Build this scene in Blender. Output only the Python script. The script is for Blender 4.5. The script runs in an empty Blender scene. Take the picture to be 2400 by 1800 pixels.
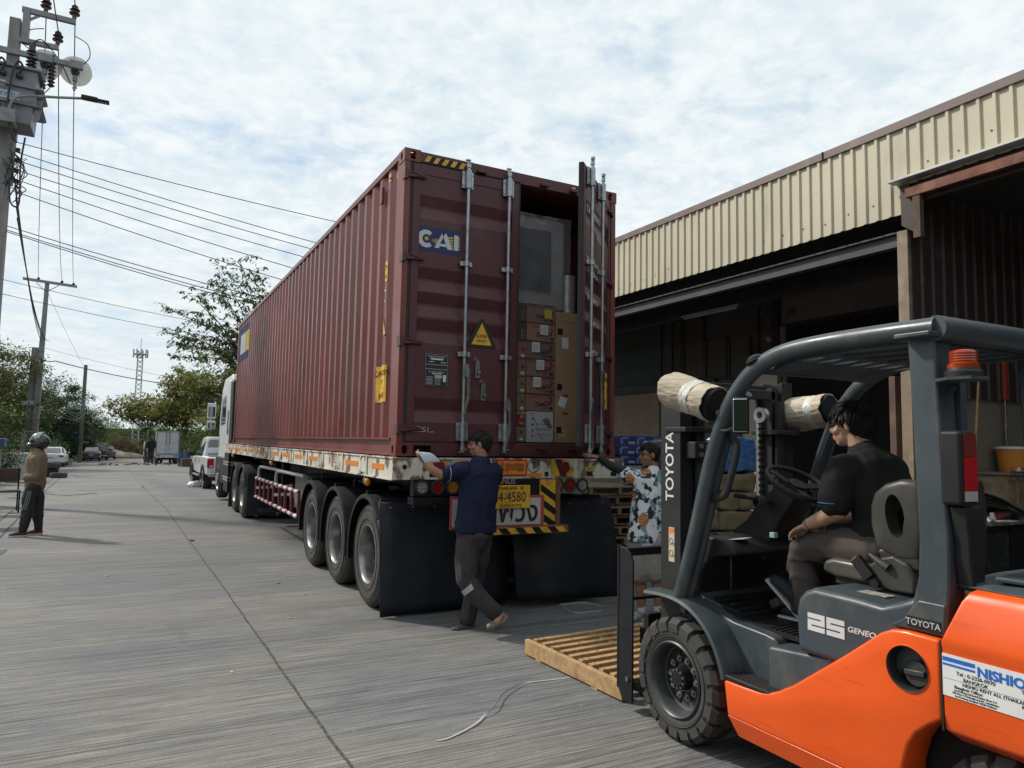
import bpy, bmesh, math, random
from math import sin, cos, pi, radians as R
from mathutils import Vector, Matrix, noise
V = Vector
SC = bpy.context.scene
COL = SC.collection

# ---------------------------------------------------------------- camera, sky, sun, exposure
CAM_H = 1.65
F_PX, YAW, PITCH, ROLL = 1670.2, 0.48431, 0.08306, 0.01847
fwd = V((sin(YAW) * cos(PITCH), cos(YAW) * cos(PITCH), sin(PITCH)))
r0 = V((cos(YAW), -sin(YAW), 0)); u0 = r0.cross(fwd)
rgt = r0 * cos(ROLL) + u0 * sin(ROLL); upv = -r0 * sin(ROLL) + u0 * cos(ROLL)
cam_d = bpy.data.cameras.new('camera'); cam = bpy.data.objects.new('camera', cam_d); COL.objects.link(cam)
m3 = Matrix((rgt, upv, -fwd)).transposed()
cam.matrix_world = Matrix.Translation((0, 0, CAM_H)) @ m3.to_4x4()
cam_d.sensor_width = 36; cam_d.lens = F_PX / 2400 * 36; cam_d.clip_start = .05; cam_d.clip_end = 2000
SC.camera = cam

SUN_AZ, SUN_EL = R(-39.5), R(41)          # sun stands ahead and to the left of the street
world = bpy.data.worlds.new('World'); SC.world = world; world.use_nodes = True
wn, wl = world.node_tree.nodes, world.node_tree.links
wn.clear()
wo = wn.new('ShaderNodeOutputWorld'); bg = wn.new('ShaderNodeBackground'); wl.new(bg.outputs[0], wo.inputs[0])
bg.inputs[1].default_value = .10
sky = wn.new('ShaderNodeTexSky'); sky.sky_type = 'NISHITA'; sky.sun_disc = False
sky.sun_elevation = SUN_EL; sky.sun_rotation = SUN_AZ % (2 * pi); sky.altitude = 0; sky.air_density = 1.0; sky.dust_density = 1.5
tc = wn.new('ShaderNodeTexCoord'); sep = wn.new('ShaderNodeSeparateXYZ'); wl.new(tc.outputs['Generated'], sep.inputs[0])
def wm(op, a, b=None, clamp=False):
    n = wn.new('ShaderNodeMath'); n.operation = op; n.use_clamp = clamp
    for i, s in enumerate((a, b)):
        if s is None: continue
        if isinstance(s, (int, float)): n.inputs[i].default_value = s
        else: wl.new(s, n.inputs[i])
    return n.outputs[0]
zz = wm('ADD', wm('MAXIMUM', sep.outputs[2], 0.0), .16)
cmb = wn.new('ShaderNodeCombineXYZ'); wl.new(wm('DIVIDE', sep.outputs[0], zz), cmb.inputs[0]); wl.new(wm('DIVIDE', sep.outputs[1], zz), cmb.inputs[1])
def wnoise(scale, det, rough, off=0, dist=0.0, sx=1.0):
    mp = wn.new('ShaderNodeMapping'); mp.inputs['Location'].default_value = (off, off * .7, off * .3); mp.inputs['Scale'].default_value = (sx, 1, 1); mp.inputs['Rotation'].default_value = (0, 0, .5)
    wl.new(cmb.outputs[0], mp.inputs[0])
    n = wn.new('ShaderNodeTexNoise'); n.inputs['Scale'].default_value = scale; n.inputs['Detail'].default_value = det; n.inputs['Roughness'].default_value = rough; n.inputs['Distortion'].default_value = dist
    wl.new(mp.outputs[0], n.inputs[0]); return n.outputs[0]
def wramp(s, a, b):
    n = wn.new('ShaderNodeMapRange'); n.inputs[1].default_value = a; n.inputs[2].default_value = b; n.interpolation_type = 'SMOOTHSTEP'; wl.new(s, n.inputs[0]); return n.outputs[0]
def wmix(f, a, b):
    n = wn.new('ShaderNodeMix'); n.data_type = 'RGBA'
    if isinstance(f, float): n.inputs[0].default_value = f
    else: wl.new(f, n.inputs[0])
    for i, s in ((6, a), (7, b)):
        if isinstance(s, tuple): n.inputs[i].default_value = (*s, 1)
        else: wl.new(s, n.inputs[i])
    return n.outputs[2]
big = wnoise(1.1, 4, .55, 3.3, .3); fine = wnoise(7.0, 9, .6, 1.2, .25, 1.0); tiny = wnoise(19, 8, .6, 8.2, .3, 1.0)
cover = wramp(wm('ADD', wm('MULTIPLY', big, .62), wm('MULTIPLY', fine, .38)), .30, .50)
bluesky = wmix(.6, sky.outputs[0], (4.4, 6.0, 7.7))
bright = wramp(wm('ADD', wm('MULTIPLY', fine, .55), wm('MULTIPLY', tiny, .45)), .36, .66)
cloudc = wmix(bright, (6.3, 7.15, 7.55), (8.0, 8.3, 8.3))
skyc = wmix(wm('MULTIPLY', cover, .93), bluesky, cloudc)
hz = wramp(sep.outputs[2], .30, 0.0)                       # paler, slightly greyer towards the horizon
skyc = wmix(wm('MULTIPLY', hz, .6), skyc, (6.6, 7.1, 7.3))
below = wramp(sep.outputs[2], 0.0, -.06)
skyc = wmix(below, skyc, (1.2, 1.2, 1.1))
wl.new(skyc, bg.inputs[0])

sun_d = bpy.data.lights.new('sun', 'SUN'); sun_d.energy = 2.9; sun_d.angle = R(4.5); sun_d.color = (1, .93, .82)
sun = bpy.data.objects.new('sun', sun_d); COL.objects.link(sun)
sd = V((sin(SUN_AZ) * cos(SUN_EL), cos(SUN_AZ) * cos(SUN_EL), sin(SUN_EL)))
sun.rotation_euler = (-sd).to_track_quat('-Z', 'Y').to_euler(); sun.location = sd * 60
SC.view_settings.view_transform = 'Standard'; SC.view_settings.look = 'None'; SC.view_settings.exposure = 0.27; SC.view_settings.gamma = 1
try: SC.cycles.max_bounces = 6; SC.cycles.use_denoising = True; SC.cycles.caustics_reflective = False; SC.cycles.caustics_refractive = False; SC.cycles.transparent_max_bounces = 8
except Exception: pass

# ---------------------------------------------------------------- materials
MATS = {}
def mat(name, col, rough=.6, metal=0.0, col2=None, vs=3.0, vlo=.35, vhi=.65, stretch=(1, 1, 1), bump=0.0, bs=60.0, bstretch=None,
        grime=0.0, gcol=(.05, .035, .025), gs=2.0, gstretch=(1, 1, 1), spec=.5, coat=0.0, trans=0.0, alpha=1.0, emis=None, estr=0.0, det=5, sub=0.0, rvar=0.0):
    if name in MATS: return MATS[name]
    m = bpy.data.materials.new(name); m.use_nodes = True; nt = m.node_tree; n, l = nt.nodes, nt.links
    b = n['Principled BSDF']; b.inputs['Roughness'].default_value = rough; b.inputs['Metallic'].default_value = metal
    b.inputs['Specular IOR Level'].default_value = spec; b.inputs['Coat Weight'].default_value = coat; b.inputs['Coat Roughness'].default_value = .12
    b.inputs['Transmission Weight'].default_value = trans; b.inputs['Alpha'].default_value = alpha
    b.inputs['Base Color'].default_value = (*col, 1)
    if sub: b.inputs['Subsurface Weight'].default_value = sub; b.inputs['Subsurface Radius'].default_value = (.02, .008, .004); b.inputs['Subsurface Scale'].default_value = .3
    if emis: b.inputs['Emission Color'].default_value = (*emis, 1); b.inputs['Emission Strength'].default_value = estr
    t = n.new('ShaderNodeTexCoord')
    def nz(scale, st, detail=5, off=0):
        mp = n.new('ShaderNodeMapping'); mp.inputs['Scale'].default_value = st; mp.inputs['Location'].default_value = (off, off, off); l.new(t.outputs['Object'], mp.inputs[0])
        z = n.new('ShaderNodeTexNoise'); z.inputs['Scale'].default_value = scale; z.inputs['Detail'].default_value = detail; l.new(mp.outputs[0], z.inputs[0]); return z.outputs[0]
    def rng(s, a, c, lo=0., hi=1.):
        z = n.new('ShaderNodeMapRange'); z.inputs[1].default_value = a; z.inputs[2].default_value = c; z.inputs[3].default_value = lo; z.inputs[4].default_value = hi; l.new(s, z.inputs[0]); return z.outputs[0]
    def mx(f, a, c):
        z = n.new('ShaderNodeMix'); z.data_type = 'RGBA'; l.new(f, z.inputs[0])
        for i, s in ((6, a), (7, c)):
            if isinstance(s, tuple): z.inputs[i].default_value = (*s[:3], 1)
            else: l.new(s, z.inputs[i])
        return z.outputs[2]
    cur = tuple(col)
    if col2 is None and not grime and not rvar and metal < .5 and trans == 0: col2 = tuple(c * .86 for c in col)
    if col2 is not None: cur = mx(rng(nz(vs, stretch, det), vlo, vhi), cur, tuple(col2))
    if grime: cur = mx(rng(nz(gs, gstretch, 8, 5.3), .62 - .25 * grime, .80, 0, .85), cur, gcol)
    if not isinstance(cur, tuple): l.new(cur, b.inputs['Base Color'])
    if rvar: l.new(rng(nz(vs * 1.7, stretch, 6, 2.1), .3, .7, max(.03, rough - rvar), min(1, rough + rvar)), b.inputs['Roughness'])
    if bump:
        bp = n.new('ShaderNodeBump'); bp.inputs['Strength'].default_value = bump; bp.inputs['Distance'].default_value = .01
        l.new(nz(bs, bstretch or stretch, 4, 1.7), bp.inputs['Height']); l.new(bp.outputs[0], b.inputs['Normal'])
    MATS[name] = m; return m

# ---------------------------------------------------------------- mesh builder
def frame_from(d):
    d = d.normalized(); a = V((0, 0, 1)) if abs(d.z) < .9 else V((1, 0, 0))
    x = d.cross(a).normalized(); return x, x.cross(d).normalized()
class MB:
    def __init__(s): s.v = []; s.f = []; s.marks = []
    def nxt(s):
        """start a new piece: build() makes one object per piece"""
        s.marks.append((len(s.v), len(s.f))); return s
    def add(s, vs, fs):
        o = len(s.v); s.v += [tuple(p) for p in vs]; s.f += [tuple(i + o for i in f) for f in fs]; return s
    def box(s, x0, x1, y0, y1, z0, z1, M=None):
        p = [V((x, y, z)) for x in (x0, x1) for y in (y0, y1) for z in (z0, z1)]
        if M: p = [M @ q for q in p]
        return s.add(p, [(0, 1, 3, 2), (4, 6, 7, 5), (0, 4, 5, 1), (2, 3, 7, 6), (0, 2, 6, 4), (1, 5, 7, 3)])
    def obox(s, c, size, rx=0, ry=0, rz=0):
        M = Matrix.Translation(c) @ Matrix.Rotation(rz, 4, 'Z') @ Matrix.Rotation(ry, 4, 'Y') @ Matrix.Rotation(rx, 4, 'X')
        a, b, d = (q / 2 for q in size); return s.box(-a, a, -b, b, -d, d, M)
    def bar(s, p0, p1, w, h, up=(0, 0, 1)):
        p0, p1 = V(p0), V(p1); d = (p1 - p0).normalized(); u = V(up); x = d.cross(u).normalized(); u = x.cross(d)
        r = []
        for p in (p0, p1): r += [p + x * a * w / 2 + u * b * h / 2 for a, b in ((-1, -1), (1, -1), (1, 1), (-1, 1))]
        return s.add(r, [(0, 1, 2, 3), (7, 6, 5, 4), (0, 4, 5, 1), (1, 5, 6, 2), (2, 6, 7, 3), (3, 7, 4, 0)])
    def rings(s, rs, caps=True, closed=False):
        n = len(rs[0]); o = len(s.v)
        for r in rs: s.v += [tuple(p) for p in r]
        k = len(rs)
        for i in range(k if closed else k - 1):
            for j in range(n):
                a, b = o + i * n, o + ((i + 1) % k) * n; s.f.append((a + j, a + (j + 1) % n, b + (j + 1) % n, b + j))
        if caps and not closed: s.f.append(tuple(o + j for j in range(n))[::-1]); s.f.append(tuple(o + (k - 1) * n + j for j in range(n)))
        return s
    def cyl(s, p0, p1, r, r1=None, seg=16, caps=True):
        p0, p1 = V(p0), V(p1); x, y = frame_from(p1 - p0); r1 = r if r1 is None else r1
        return s.rings([[p + x * q * cos(t) + y * q * sin(t) for t in [2 * pi * i / seg for i in range(seg)]] for p, q in ((p0, r), (p1, r1))], caps)
    def tube(s, pts, r, seg=8, closed=False, caps=True, flat=None, up=None):
        pts = [V(p) for p in pts]; n = len(pts); rr = r if isinstance(r, (list, tuple)) else [r] * n
        T = []
        for i in range(n):
            a = pts[(i - 1) % n] if (closed or i > 0) else pts[i]; b = pts[(i + 1) % n] if (closed or i < n - 1) else pts[i]; T.append((b - a).normalized())
        x, y = frame_from(T[0])
        if up is not None: x = (V(up) - T[0] * V(up).dot(T[0])).normalized(); y = T[0].cross(x)
        out = []
        for i in range(n):
            x = (x - T[i] * x.dot(T[i])).normalized(); y = T[i].cross(x).normalized()
            q = rr[i]; qa, qb = q if isinstance(q, (list, tuple)) else (q, q * (flat or 1))
            out.append([pts[i] + x * qa * cos(t) + y * qb * sin(t) for t in [2 * pi * k / seg for k in range(seg)]])
        return s.rings(out, caps, closed)
    def sph(s, c, r, seg=16, rings=10, M=None):
        c = V(c); r = (r, r, r) if isinstance(r, (int, float)) else r; o = len(s.v)
        p = [V((0, 0, r[2]))]
        for i in range(1, rings):
            a = pi * i / rings; p += [V((r[0] * sin(a) * cos(2 * pi * j / seg), r[1] * sin(a) * sin(2 * pi * j / seg), r[2] * cos(a))) for j in range(seg)]
        p.append(V((0, 0, -r[2])))
        if M: p = [M @ q for q in p]
        f = [(0, 1 + j, 1 + (j + 1) % seg) for j in range(seg)]
        for i in range(rings - 2):
            a = 1 + i * seg; f += [(a + j, a + seg + j, a + seg + (j + 1) % seg, a + (j + 1) % seg) for j in range(seg)]
        a = 1 + (rings - 2) * seg; f += [(a + (j + 1) % seg, a + j, len(p) - 1) for j in range(seg)]
        return s.add([c + q for q in p], f)
    def lathe(s, prof, c, axis=(0, 0, 1), seg=24, a0=0, a1=2 * pi, closed_prof=False):
        c = V(c); ax = V(axis).normalized(); x, y = frame_from(ax); full = abs(a1 - a0 - 2 * pi) < 1e-6
        n = seg if full else seg + 1
        rs = [[c + ax * h + (x * cos(t) + y * sin(t)) * r for r, h in prof] for t in [a0 + (a1 - a0) * i / seg for i in range(n)]]
        k = len(prof); o = len(s.v)
        for r in rs: s.v += [tuple(p) for p in r]
        for i in range(n if full else n - 1):
            for j in range(k if closed_prof else k - 1):
                a, b = o + i * k, o + ((i + 1) % n) * k; s.f.append((a + j, a + (j + 1) % k, b + (j + 1) % k, b + j))
        if closed_prof and not full: s.f.append(tuple(o + j for j in range(k))); s.f.append(tuple(o + (n - 1) * k + j for j in range(k))[::-1])
        return s
    def prism(s, poly, axis, a, b):
        # poly: (u,v) pairs; axis x -> (y,z), y -> (x,z), z -> (x,y)
        def P(u, v, w): return {'x': (w, u, v), 'y': (u, w, v), 'z': (u, v, w)}[axis]
        n = len(poly); vs = [P(u, v, a) for u, v in poly] + [P(u, v, b) for u, v in poly]
        return s.add(vs, [tuple(range(n))[::-1], tuple(range(n, 2 * n))] + [(i, (i + 1) % n, n + (i + 1) % n, n + i) for i in range(n)])
    def quad(s, a, b, c, d): return s.add([a, b, c, d], [(0, 1, 2, 3)])
    def build(s, name, m, parent=None, smooth=False, bevel=0.0, seg=2, world=True, recalc=True, ang=38):
        if s.marks:
            mk_ = [(0, 0)] + s.marks + [(len(s.v), len(s.f))]; out = []
            for (v0, f0), (v1, f1) in zip(mk_, mk_[1:]):
                if v1 > v0:
                    q = MB(); q.v = s.v[v0:v1]; q.f = [tuple(i - v0 for i in f) for f in s.f[f0:f1]]
                    out.append(q.build(name, m, parent, smooth, bevel, seg, world, recalc, ang))
            return out[0]
        me = bpy.data.meshes.new(name)
        vs = s.v
        if parent is not None and world:
            base = parent
            while base.parent: base = base.parent
            Mi = base.matrix_basis.inverted(); vs = [tuple(Mi @ V(p)) for p in vs]
        me.from_pydata(vs, [], s.f); 
        if recalc:
            bm = bmesh.new(); bm.from_mesh(me); bmesh.ops.recalc_face_normals(bm, faces=bm.faces); bm.to_mesh(me); bm.free()
        return link(name, me, m, parent, smooth, bevel, seg, ang)
def link(name, me, m, parent=None, smooth=False, bevel=0.0, seg=2, ang=38):
    me.materials.append(m)
    if smooth:
        me.polygons.foreach_set('use_smooth', [True] * len(me.polygons)); me.set_sharp_from_angle(angle=R(ang))
    o = bpy.data.objects.new(name, me); COL.objects.link(o)
    if parent is not None: o.parent = parent
    if bevel:
        b = o.modifiers.new('bevel', 'BEVEL'); b.width = bevel; b.segments = seg; b.limit_method = 'ANGLE'; b.angle_limit = R(35); b.use_clamp_overlap = True
        if not smooth: me.polygons.foreach_set('use_smooth', [True] * len(me.polygons)); b.harden_normals = True; me.set_sharp_from_angle(angle=R(180))
    return o
def thing(name, label, cat, loc=(0, 0, 0), rz=0.0, group=None):
    o = bpy.data.objects.new(name, None); COL.objects.link(o); o.empty_display_size = .2
    o.location = loc; o.rotation_euler = (0, 0, rz)
    o.matrix_basis = Matrix.Translation(loc) @ Matrix.Rotation(rz, 4, 'Z')
    return tag(o, label, cat, group)
def tag(o, label, cat, group=None):
    o['label'] = label; o['category'] = cat
    if group: o['group'] = group
    return o
def struct(o, kind='structure'): o['kind'] = kind; return o
def dup(root, loc, rz=0.0, label=None, group=None):
    r = root.copy(); COL.objects.link(r); r.location = loc; r.rotation_euler = (0, 0, rz)
    if label: r['label'] = label
    if group: r['group'] = group
    for ch in list(root.children):
        c = ch.copy(); COL.objects.link(c); c.parent = r
        for g in ch.children: d = g.copy(); COL.objects.link(d); d.parent = c
    return r
def evalmesh(o):
    dg = bpy.context.evaluated_depsgraph_get(); dg.update(); return bpy.data.meshes.new_from_object(o.evaluated_get(dg))
def cut(o, cutters):
    """boolean difference with MB cutters given in the same local frame, result baked into o"""
    tmp = []
    par = o.parent; o.parent = None
    for c in cutters:
        k = c.build('cutter', list(MATS.values())[0], None); tmp.append(k)
        b = o.modifiers.new('b', 'BOOLEAN'); b.operation = 'DIFFERENCE'; b.object = k; b.solver = 'EXACT'
    me = evalmesh(o); o.modifiers.clear(); o.data = me
    for k in tmp: bpy.data.objects.remove(k)
    o.parent = par; return o
def text(body, p, size, m, parent, right=(1, 0, 0), up=(0, 0, 1), align='CENTER', ext=.0006, xs=1.0, bold=0.0, shear=0.0, name='lettering', world=True, spacing=1.0):
    c = bpy.data.curves.new(name, 'FONT'); c.body = body; c.size = size; c.align_x = align; c.align_y = 'CENTER'; c.extrude = ext; c.offset = bold * size; c.shear = shear; c.space_character = spacing; c.resolution_u = 3
    o = bpy.data.objects.new(name, c); COL.objects.link(o); me = evalmesh(o); bpy.data.objects.remove(o)
    r, u = V(right).normalized(), V(up).normalized(); nn = r.cross(u); p = V(p)
    M = Matrix(((r.x * xs, u.x, nn.x, p.x), (r.y * xs, u.y, nn.y, p.y), (r.z * xs, u.z, nn.z, p.z), (0, 0, 0, 1)))
    if parent is not None and world:
        base = parent
        while base.parent: base = base.parent
        M = base.matrix_basis.inverted() @ M
    me.transform(M); me.materials.clear()
    return link(name, me, m, parent)
def arc(c, r, a0, a1, n, plane='xz'):
    out = []
    for i in range(n + 1):
        t = R(a0 + (a1 - a0) * i / n); a, b = r * cos(t), r * sin(t)
        out.append({'xz': (c[0] + a, c[1], c[2] + b), 'yz': (c[0], c[1] + a, c[2] + b), 'xy': (c[0] + a, c[1] + b, c[2])}[plane])
    return out
def bez(pts, n=8):
    """Catmull-Rom through pts"""
    pts = [V(p) for p in pts]; out = []
    for i in range(len(pts) - 1):
        p0, p1, p2, p3 = pts[max(i - 1, 0)], pts[i], pts[i + 1], pts[min(i + 2, len(pts) - 1)]
        for k in range(n):
            t = k / n; out.append(.5 * ((2 * p1) + (p2 - p0) * t + (2 * p0 - 5 * p1 + 4 * p2 - p3) * t * t + (3 * p1 - p0 - 3 * p2 + p3) * t ** 3))
    out.append(pts[-1]); return out

# shared materials
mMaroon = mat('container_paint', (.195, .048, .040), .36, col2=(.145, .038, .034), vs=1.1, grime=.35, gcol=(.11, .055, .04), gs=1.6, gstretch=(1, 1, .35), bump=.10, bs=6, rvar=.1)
mMaroonShade = mat('container_paint_doors_shaded', (.095, .027, .031), .5, col2=(.078, .022, .026), vs=1.5, grime=.2, gcol=(.09, .05, .045), gs=4, bump=.05, bs=30)  # same paint as the walls, with the shade at the rear put into the colour
mZinc = mat('galvanised_steel', (.42, .44, .46), .38, .75, col2=(.3, .32, .34), vs=14, bump=.05, bs=90)
mRub = mat('black_rubber', (.022, .022, .023), .75, col2=(.035, .034, .033), vs=9, bump=.12, bs=120)
mTyre = mat('tyre_rubber', (.035, .034, .033), .8, col2=(.06, .057, .053), vs=5, bump=.15, bs=70)
mBlk = mat('black_paint', (.010, .011, .014), .5, col2=(.018, .018, .021), vs=6, rvar=.1, spec=.25)
mBlkPl = mat('black_plastic', (.013, .0135, .0145), .55, col2=(.021, .021, .022), vs=8, bump=.05, bs=200, spec=.3)
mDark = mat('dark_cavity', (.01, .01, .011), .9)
mWhiteWorn = mat('worn_white_paint', (.60, .57, .49), .65, col2=(.15, .105, .075), vs=7, vlo=.51, vhi=.57, stretch=(1, 1, .7), det=9, grime=.6, gcol=(.30, .25, .18), gs=2.5, bump=.2, bs=40)
mWhite = mat('white_paint', (.72, .73, .73), .35, col2=(.64, .65, .65), vs=2, coat=.3)
mLet = mat('white_lettering', (.7, .7, .7), .6)
mLetB = mat('black_lettering', (.02, .02, .02), .6)
mYel = mat('yellow_sign', (.80, .46, .035), .5, col2=(.66, .37, .03), vs=8, grime=.4, gcol=(.12, .08, .04), gs=10)
mOrgRef = mat('orange_reflector', (.80, .25, .03), .35, col2=(.65, .2, .03), vs=20)
mRed = mat('red_plastic', (.5, .03, .03), .3)
mGlass = mat('dark_glass', (.03, .035, .04), .08, spec=.8)
mSteel = mat('bare_steel', (.35, .35, .36), .35, .85, col2=(.22, .21, .2), vs=10)
mRust = mat('rusty_steel', (.22, .085, .05), .75, col2=(.12, .045, .03), vs=6, grime=.4, gcol=(.35, .2, .15), gs=5, bump=.15, bs=40)
mWood = mat('pallet_wood', (.50, .32, .16), .75, col2=(.36, .22, .10), vs=4, stretch=(6, 6, 6), bump=.25, bs=30, bstretch=(1, 1, 6), grime=.25, gcol=(.16, .08, .035), gs=6)
mWoodG = mat('weathered_wood', (.30, .22, .14), .8, col2=(.19, .135, .085), vs=8, bump=.2, bs=40, grime=.3, gcol=(.07, .05, .04), gs=5)
mCard = mat('brown_cardboard', (.40, .27, .16), .8, col2=(.35, .23, .135), vs=3, bump=.05, bs=30)
mPaper = mat('white_paper', (.75, .76, .78), .7)
mGreyMet = mat('grey_steel_paint', (.24, .25, .27), .5, col2=(.19, .2, .21), vs=5, grime=.3, gcol=(.12, .1, .08), gs=4)
mConc = mat('pole_concrete', (.25, .245, .24), .85, col2=(.19, .185, .18), vs=4, stretch=(3, 3, .5), bump=.2, bs=60, grime=.3, gcol=(.15, .14, .13), gs=3)
def xf(mb, M): mb.v = [tuple(M @ V(p)) for p in mb.v]; return mb
X0, X1, Y0, Y1, Z0, ZT = 2.10, 4.538, 6.244, 18.436, 1.516, 4.412
# ---------------------------------------------------------------- shipping container
ct = thing('shipping_container', 'long maroon corrugated shipping container with one rear door open, on the trailer bed', 'container', (3.319, 12.34, Z0))
def xprof(y, out=X0 + .012, deep=.036):
    """outer face of the corrugated left wall at a given y"""
    t = (y - (Y0 + .16)) % .278
    if t < .072: return out
    if t < .140: return out + deep * (t - .072) / .068
    if t < .210: return out + deep
    return out + deep * (1 - (t - .210) / .068)
def corr_wall(x_out, sgn):
    mb = MB(); ys = []; y = Y0 + .10
    y = Y0 + .16
    while y < Y1 - .13:
        ys += [y, y + .072, y + .14, y + .21]; y += .278
    ys = [Y0 + .1] + [q for q in ys if q < Y1 - .1] + [Y1 - .1]
    pr = [(x_out + sgn * (xprof(q + 1e-5) - X0), q) for q in ys]
    o = [V((x, q, Z0 + .165)) for x, q in pr]; t = [V((x, q, ZT - .065)) for x, q in pr]
    mb.add(o + t, [(i, i + 1, len(o) + i + 1, len(o) + i) for i in range(len(o) - 1)]); return mb
corr_wall(X0, 1).build('side_wall', mMaroon, ct, recalc=False)
corr_wall(X1, -1).build('side_wall', mMaroon, ct, recalc=False)
for xx, s in ((X0, 1), (X1, -1)):
    MB().box(xx + (0 if s > 0 else -.06), xx + (.06 if s > 0 else 0), Y0 + .17, Y1 - .17, ZT - .066, ZT - .004).build('top_rail', mMaroon, ct, bevel=.004)
    mb = MB()  # channel shaped bottom rail: lip, recessed web, flange
    pz = [(0.0, 0), (.05, 0), (.05, .022), (.012, .03), (.012, .150), (0, .158), (0, .17), (.05, .17)]
    pp = [(xx + s * (.05 - a) if False else xx + s * (.04 - a * .8 if a < .05 else .0), Z0 + b) for a, b in pz]
    poly = [(xx, Z0 + .003), (xx + s * .06, Z0 + .003), (xx + s * .06, Z0 + .166), (xx - s * .006, Z0 + .166), (xx - s * .006, Z0 + .150), (xx + s * .035, Z0 + .145), (xx + s * .035, Z0 + .026), (xx, Z0 + .020)]
    mb.prism(poly, 'y', Y0 + .17, Y1 - .17); mb.build('bottom_rail', mMaroon, ct)
MB().box(X0 + .05, X1 - .05, Y0 + .05, Y1 - .05, ZT - .05, ZT - .02).build('roof', mMaroon, ct)
MB().box(X0 + .06, X1 - .06, Y0 + .12, Y1 - .05, Z0 + .10, Z0 + .14).build('floor', mat('container_floor', (.14, .09, .05), .8), ct)
MB().box(X0 + .06, X1 - .06, Y1 - .08, Y1 - .03, Z0 + .1, ZT - .05).build('front_wall', mMaroon, ct)
def casting(x, y, z, sx, sy, sz):
    o = MB().box(min(x, x + sx * .162), max(x, x + sx * .162), min(y, y + sy * .178), max(y, y + sy * .178), min(z, z + sz * .118), max(z, z + sz * .118)).build('corner_casting', mMaroon, ct, world=False)
    cx, cy, cz = x + sx * .085, y + sy * .09, z + sz * .060
    def oval(ax, r, e):
        pts = []
        for k in range(20):
            t = 2 * pi * k / 20; pts.append((r * cos(t) + (e if cos(t) > 0 else -e) * 0, r * sin(t) + (e if sin(t) > 0 else -e)))
        return pts
    c1 = MB().prism([(cx + a, cz + b) for a, b in oval('y', .030, .012)], 'y', y - .02 if sy > 0 else y + .02, y + sy * .10)
    c2 = MB().prism([(cy + a, cz + b) for a, b in oval('x', .028, .010)], 'x', x - sx * .02, x + sx * .2)
    c3 = MB().prism([(cx + a, cy + b) for a, b in oval('z', .030, .020)], 'z', z + sz * .02 if sz < 0 else z - .02, z + sz * .08) if True else None
    c3 = MB().prism([(cx + a, cy + b) for a, b in oval('z', .030, .020)], 'z', min(z, z + sz * .06) - .02, max(z, z + sz * .06) + .02)
    cut(o, [c1, c2, c3])
    Mi = ct.matrix_basis.inverted(); o.data.transform(Mi)
    o.data.polygons.foreach_set('use_smooth', [True] * len(o.data.polygons)); o.data.set_sharp_from_angle(angle=R(35))
    b = o.modifiers.new('bevel', 'BEVEL'); b.width = .008; b.segments = 2; b.limit_method = 'ANGLE'; b.angle_limit = R(50)
for x, sx in ((X0, 1), (X1, -1)):
    for z, sz in ((Z0, 1), (ZT, -1)):
        casting(x, Y0 - .004, z, sx, 1, sz)
    for z, sz in ((Z0, 1), (ZT, -1)): MB().box(min(x, x + sx * .162), max(x, x + sx * .162), Y1 - .178, Y1, min(z, z + sz * .118), max(z, z + sz * .118)).build('corner_casting', mMaroon, ct, bevel=.006)
for x, s in ((X0, 1), (X1, -1)):
    MB().prism([(x + s * .006, Y0 + .002), (x + s * .065, Y0 + .002), (x + s * .065, Y0 + .03), (x + s * .10, Y0 + .06), (x + s * .10, Y0 + .16), (x + s * .006, Y0 + .16)], 'z', Z0 + .116, ZT - .116).build('corner_post', mMaroon, ct, bevel=.004)
    MB().box(min(x + s * .01, x + s * .12), max(x + s * .01, x + s * .12), Y1 - .15, Y1 - .01, Z0 + .11, ZT - .11).build('corner_post', mMaroon, ct)
hd = MB().box(X0 + .16, X1 - .16, Y0 + .008, Y0 + .10, ZT - .118, ZT - .004).build('door_header', mMaroonShade, ct, bevel=.005)
sill = MB().box(X0 + .16, X1 - .16, Y0 + .004, Y0 + .15, Z0 + .004, Z0 + .128).build('door_sill', mMaroonShade, ct, world=False)
cut(sill, [MB().box(X0 + .175, X0 + .345, Y0 - .05, Y0 + .12, Z0 + .03, Z0 + .10), MB().box(X1 - .345, X1 - .175, Y0 - .05, Y0 + .12, Z0 + .03, Z0 + .10)])
sill.data.transform(ct.matrix_basis.inverted())
def hstripes(mb_y, mb_k, x0, x1, y, z0, z1, n, slant=.03):
    w = (x1 - x0) / n
    for i in range(n):
        a, b = x0 + i * w, x0 + (i + 1) * w; t = mb_y if i % 2 == 0 else mb_k
        t.quad((a - slant, y, z1), (b - slant, y, z1), (b, y, z0), (a, y, z0))
my, mk = MB(), MB(); hstripes(my, mk, X0 + .20, X0 + .60, Y0 + .005, ZT - .095, ZT - .035, 9, -.035); hstripes(my, mk, X1 - .60, X1 - .22, Y0 + .005, ZT - .095, ZT - .035, 9, -.035)
my.build('hazard_stripe', mYel, ct, recalc=False); mk.build('hazard_stripe', mBlk, ct, recalc=False)
mb = MB()
for xx in (2.90, 3.62, 3.98): mb.nxt(); mb.obox((xx, Y0 - .01, ZT - .085), (.09, .05, .035)); mb.nxt(); mb.obox((xx, Y0 - .015, Z0 + .085), (.10, .05, .022))
mb.build('lock_keeper', mMaroonShade, ct, bevel=.006)
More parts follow.
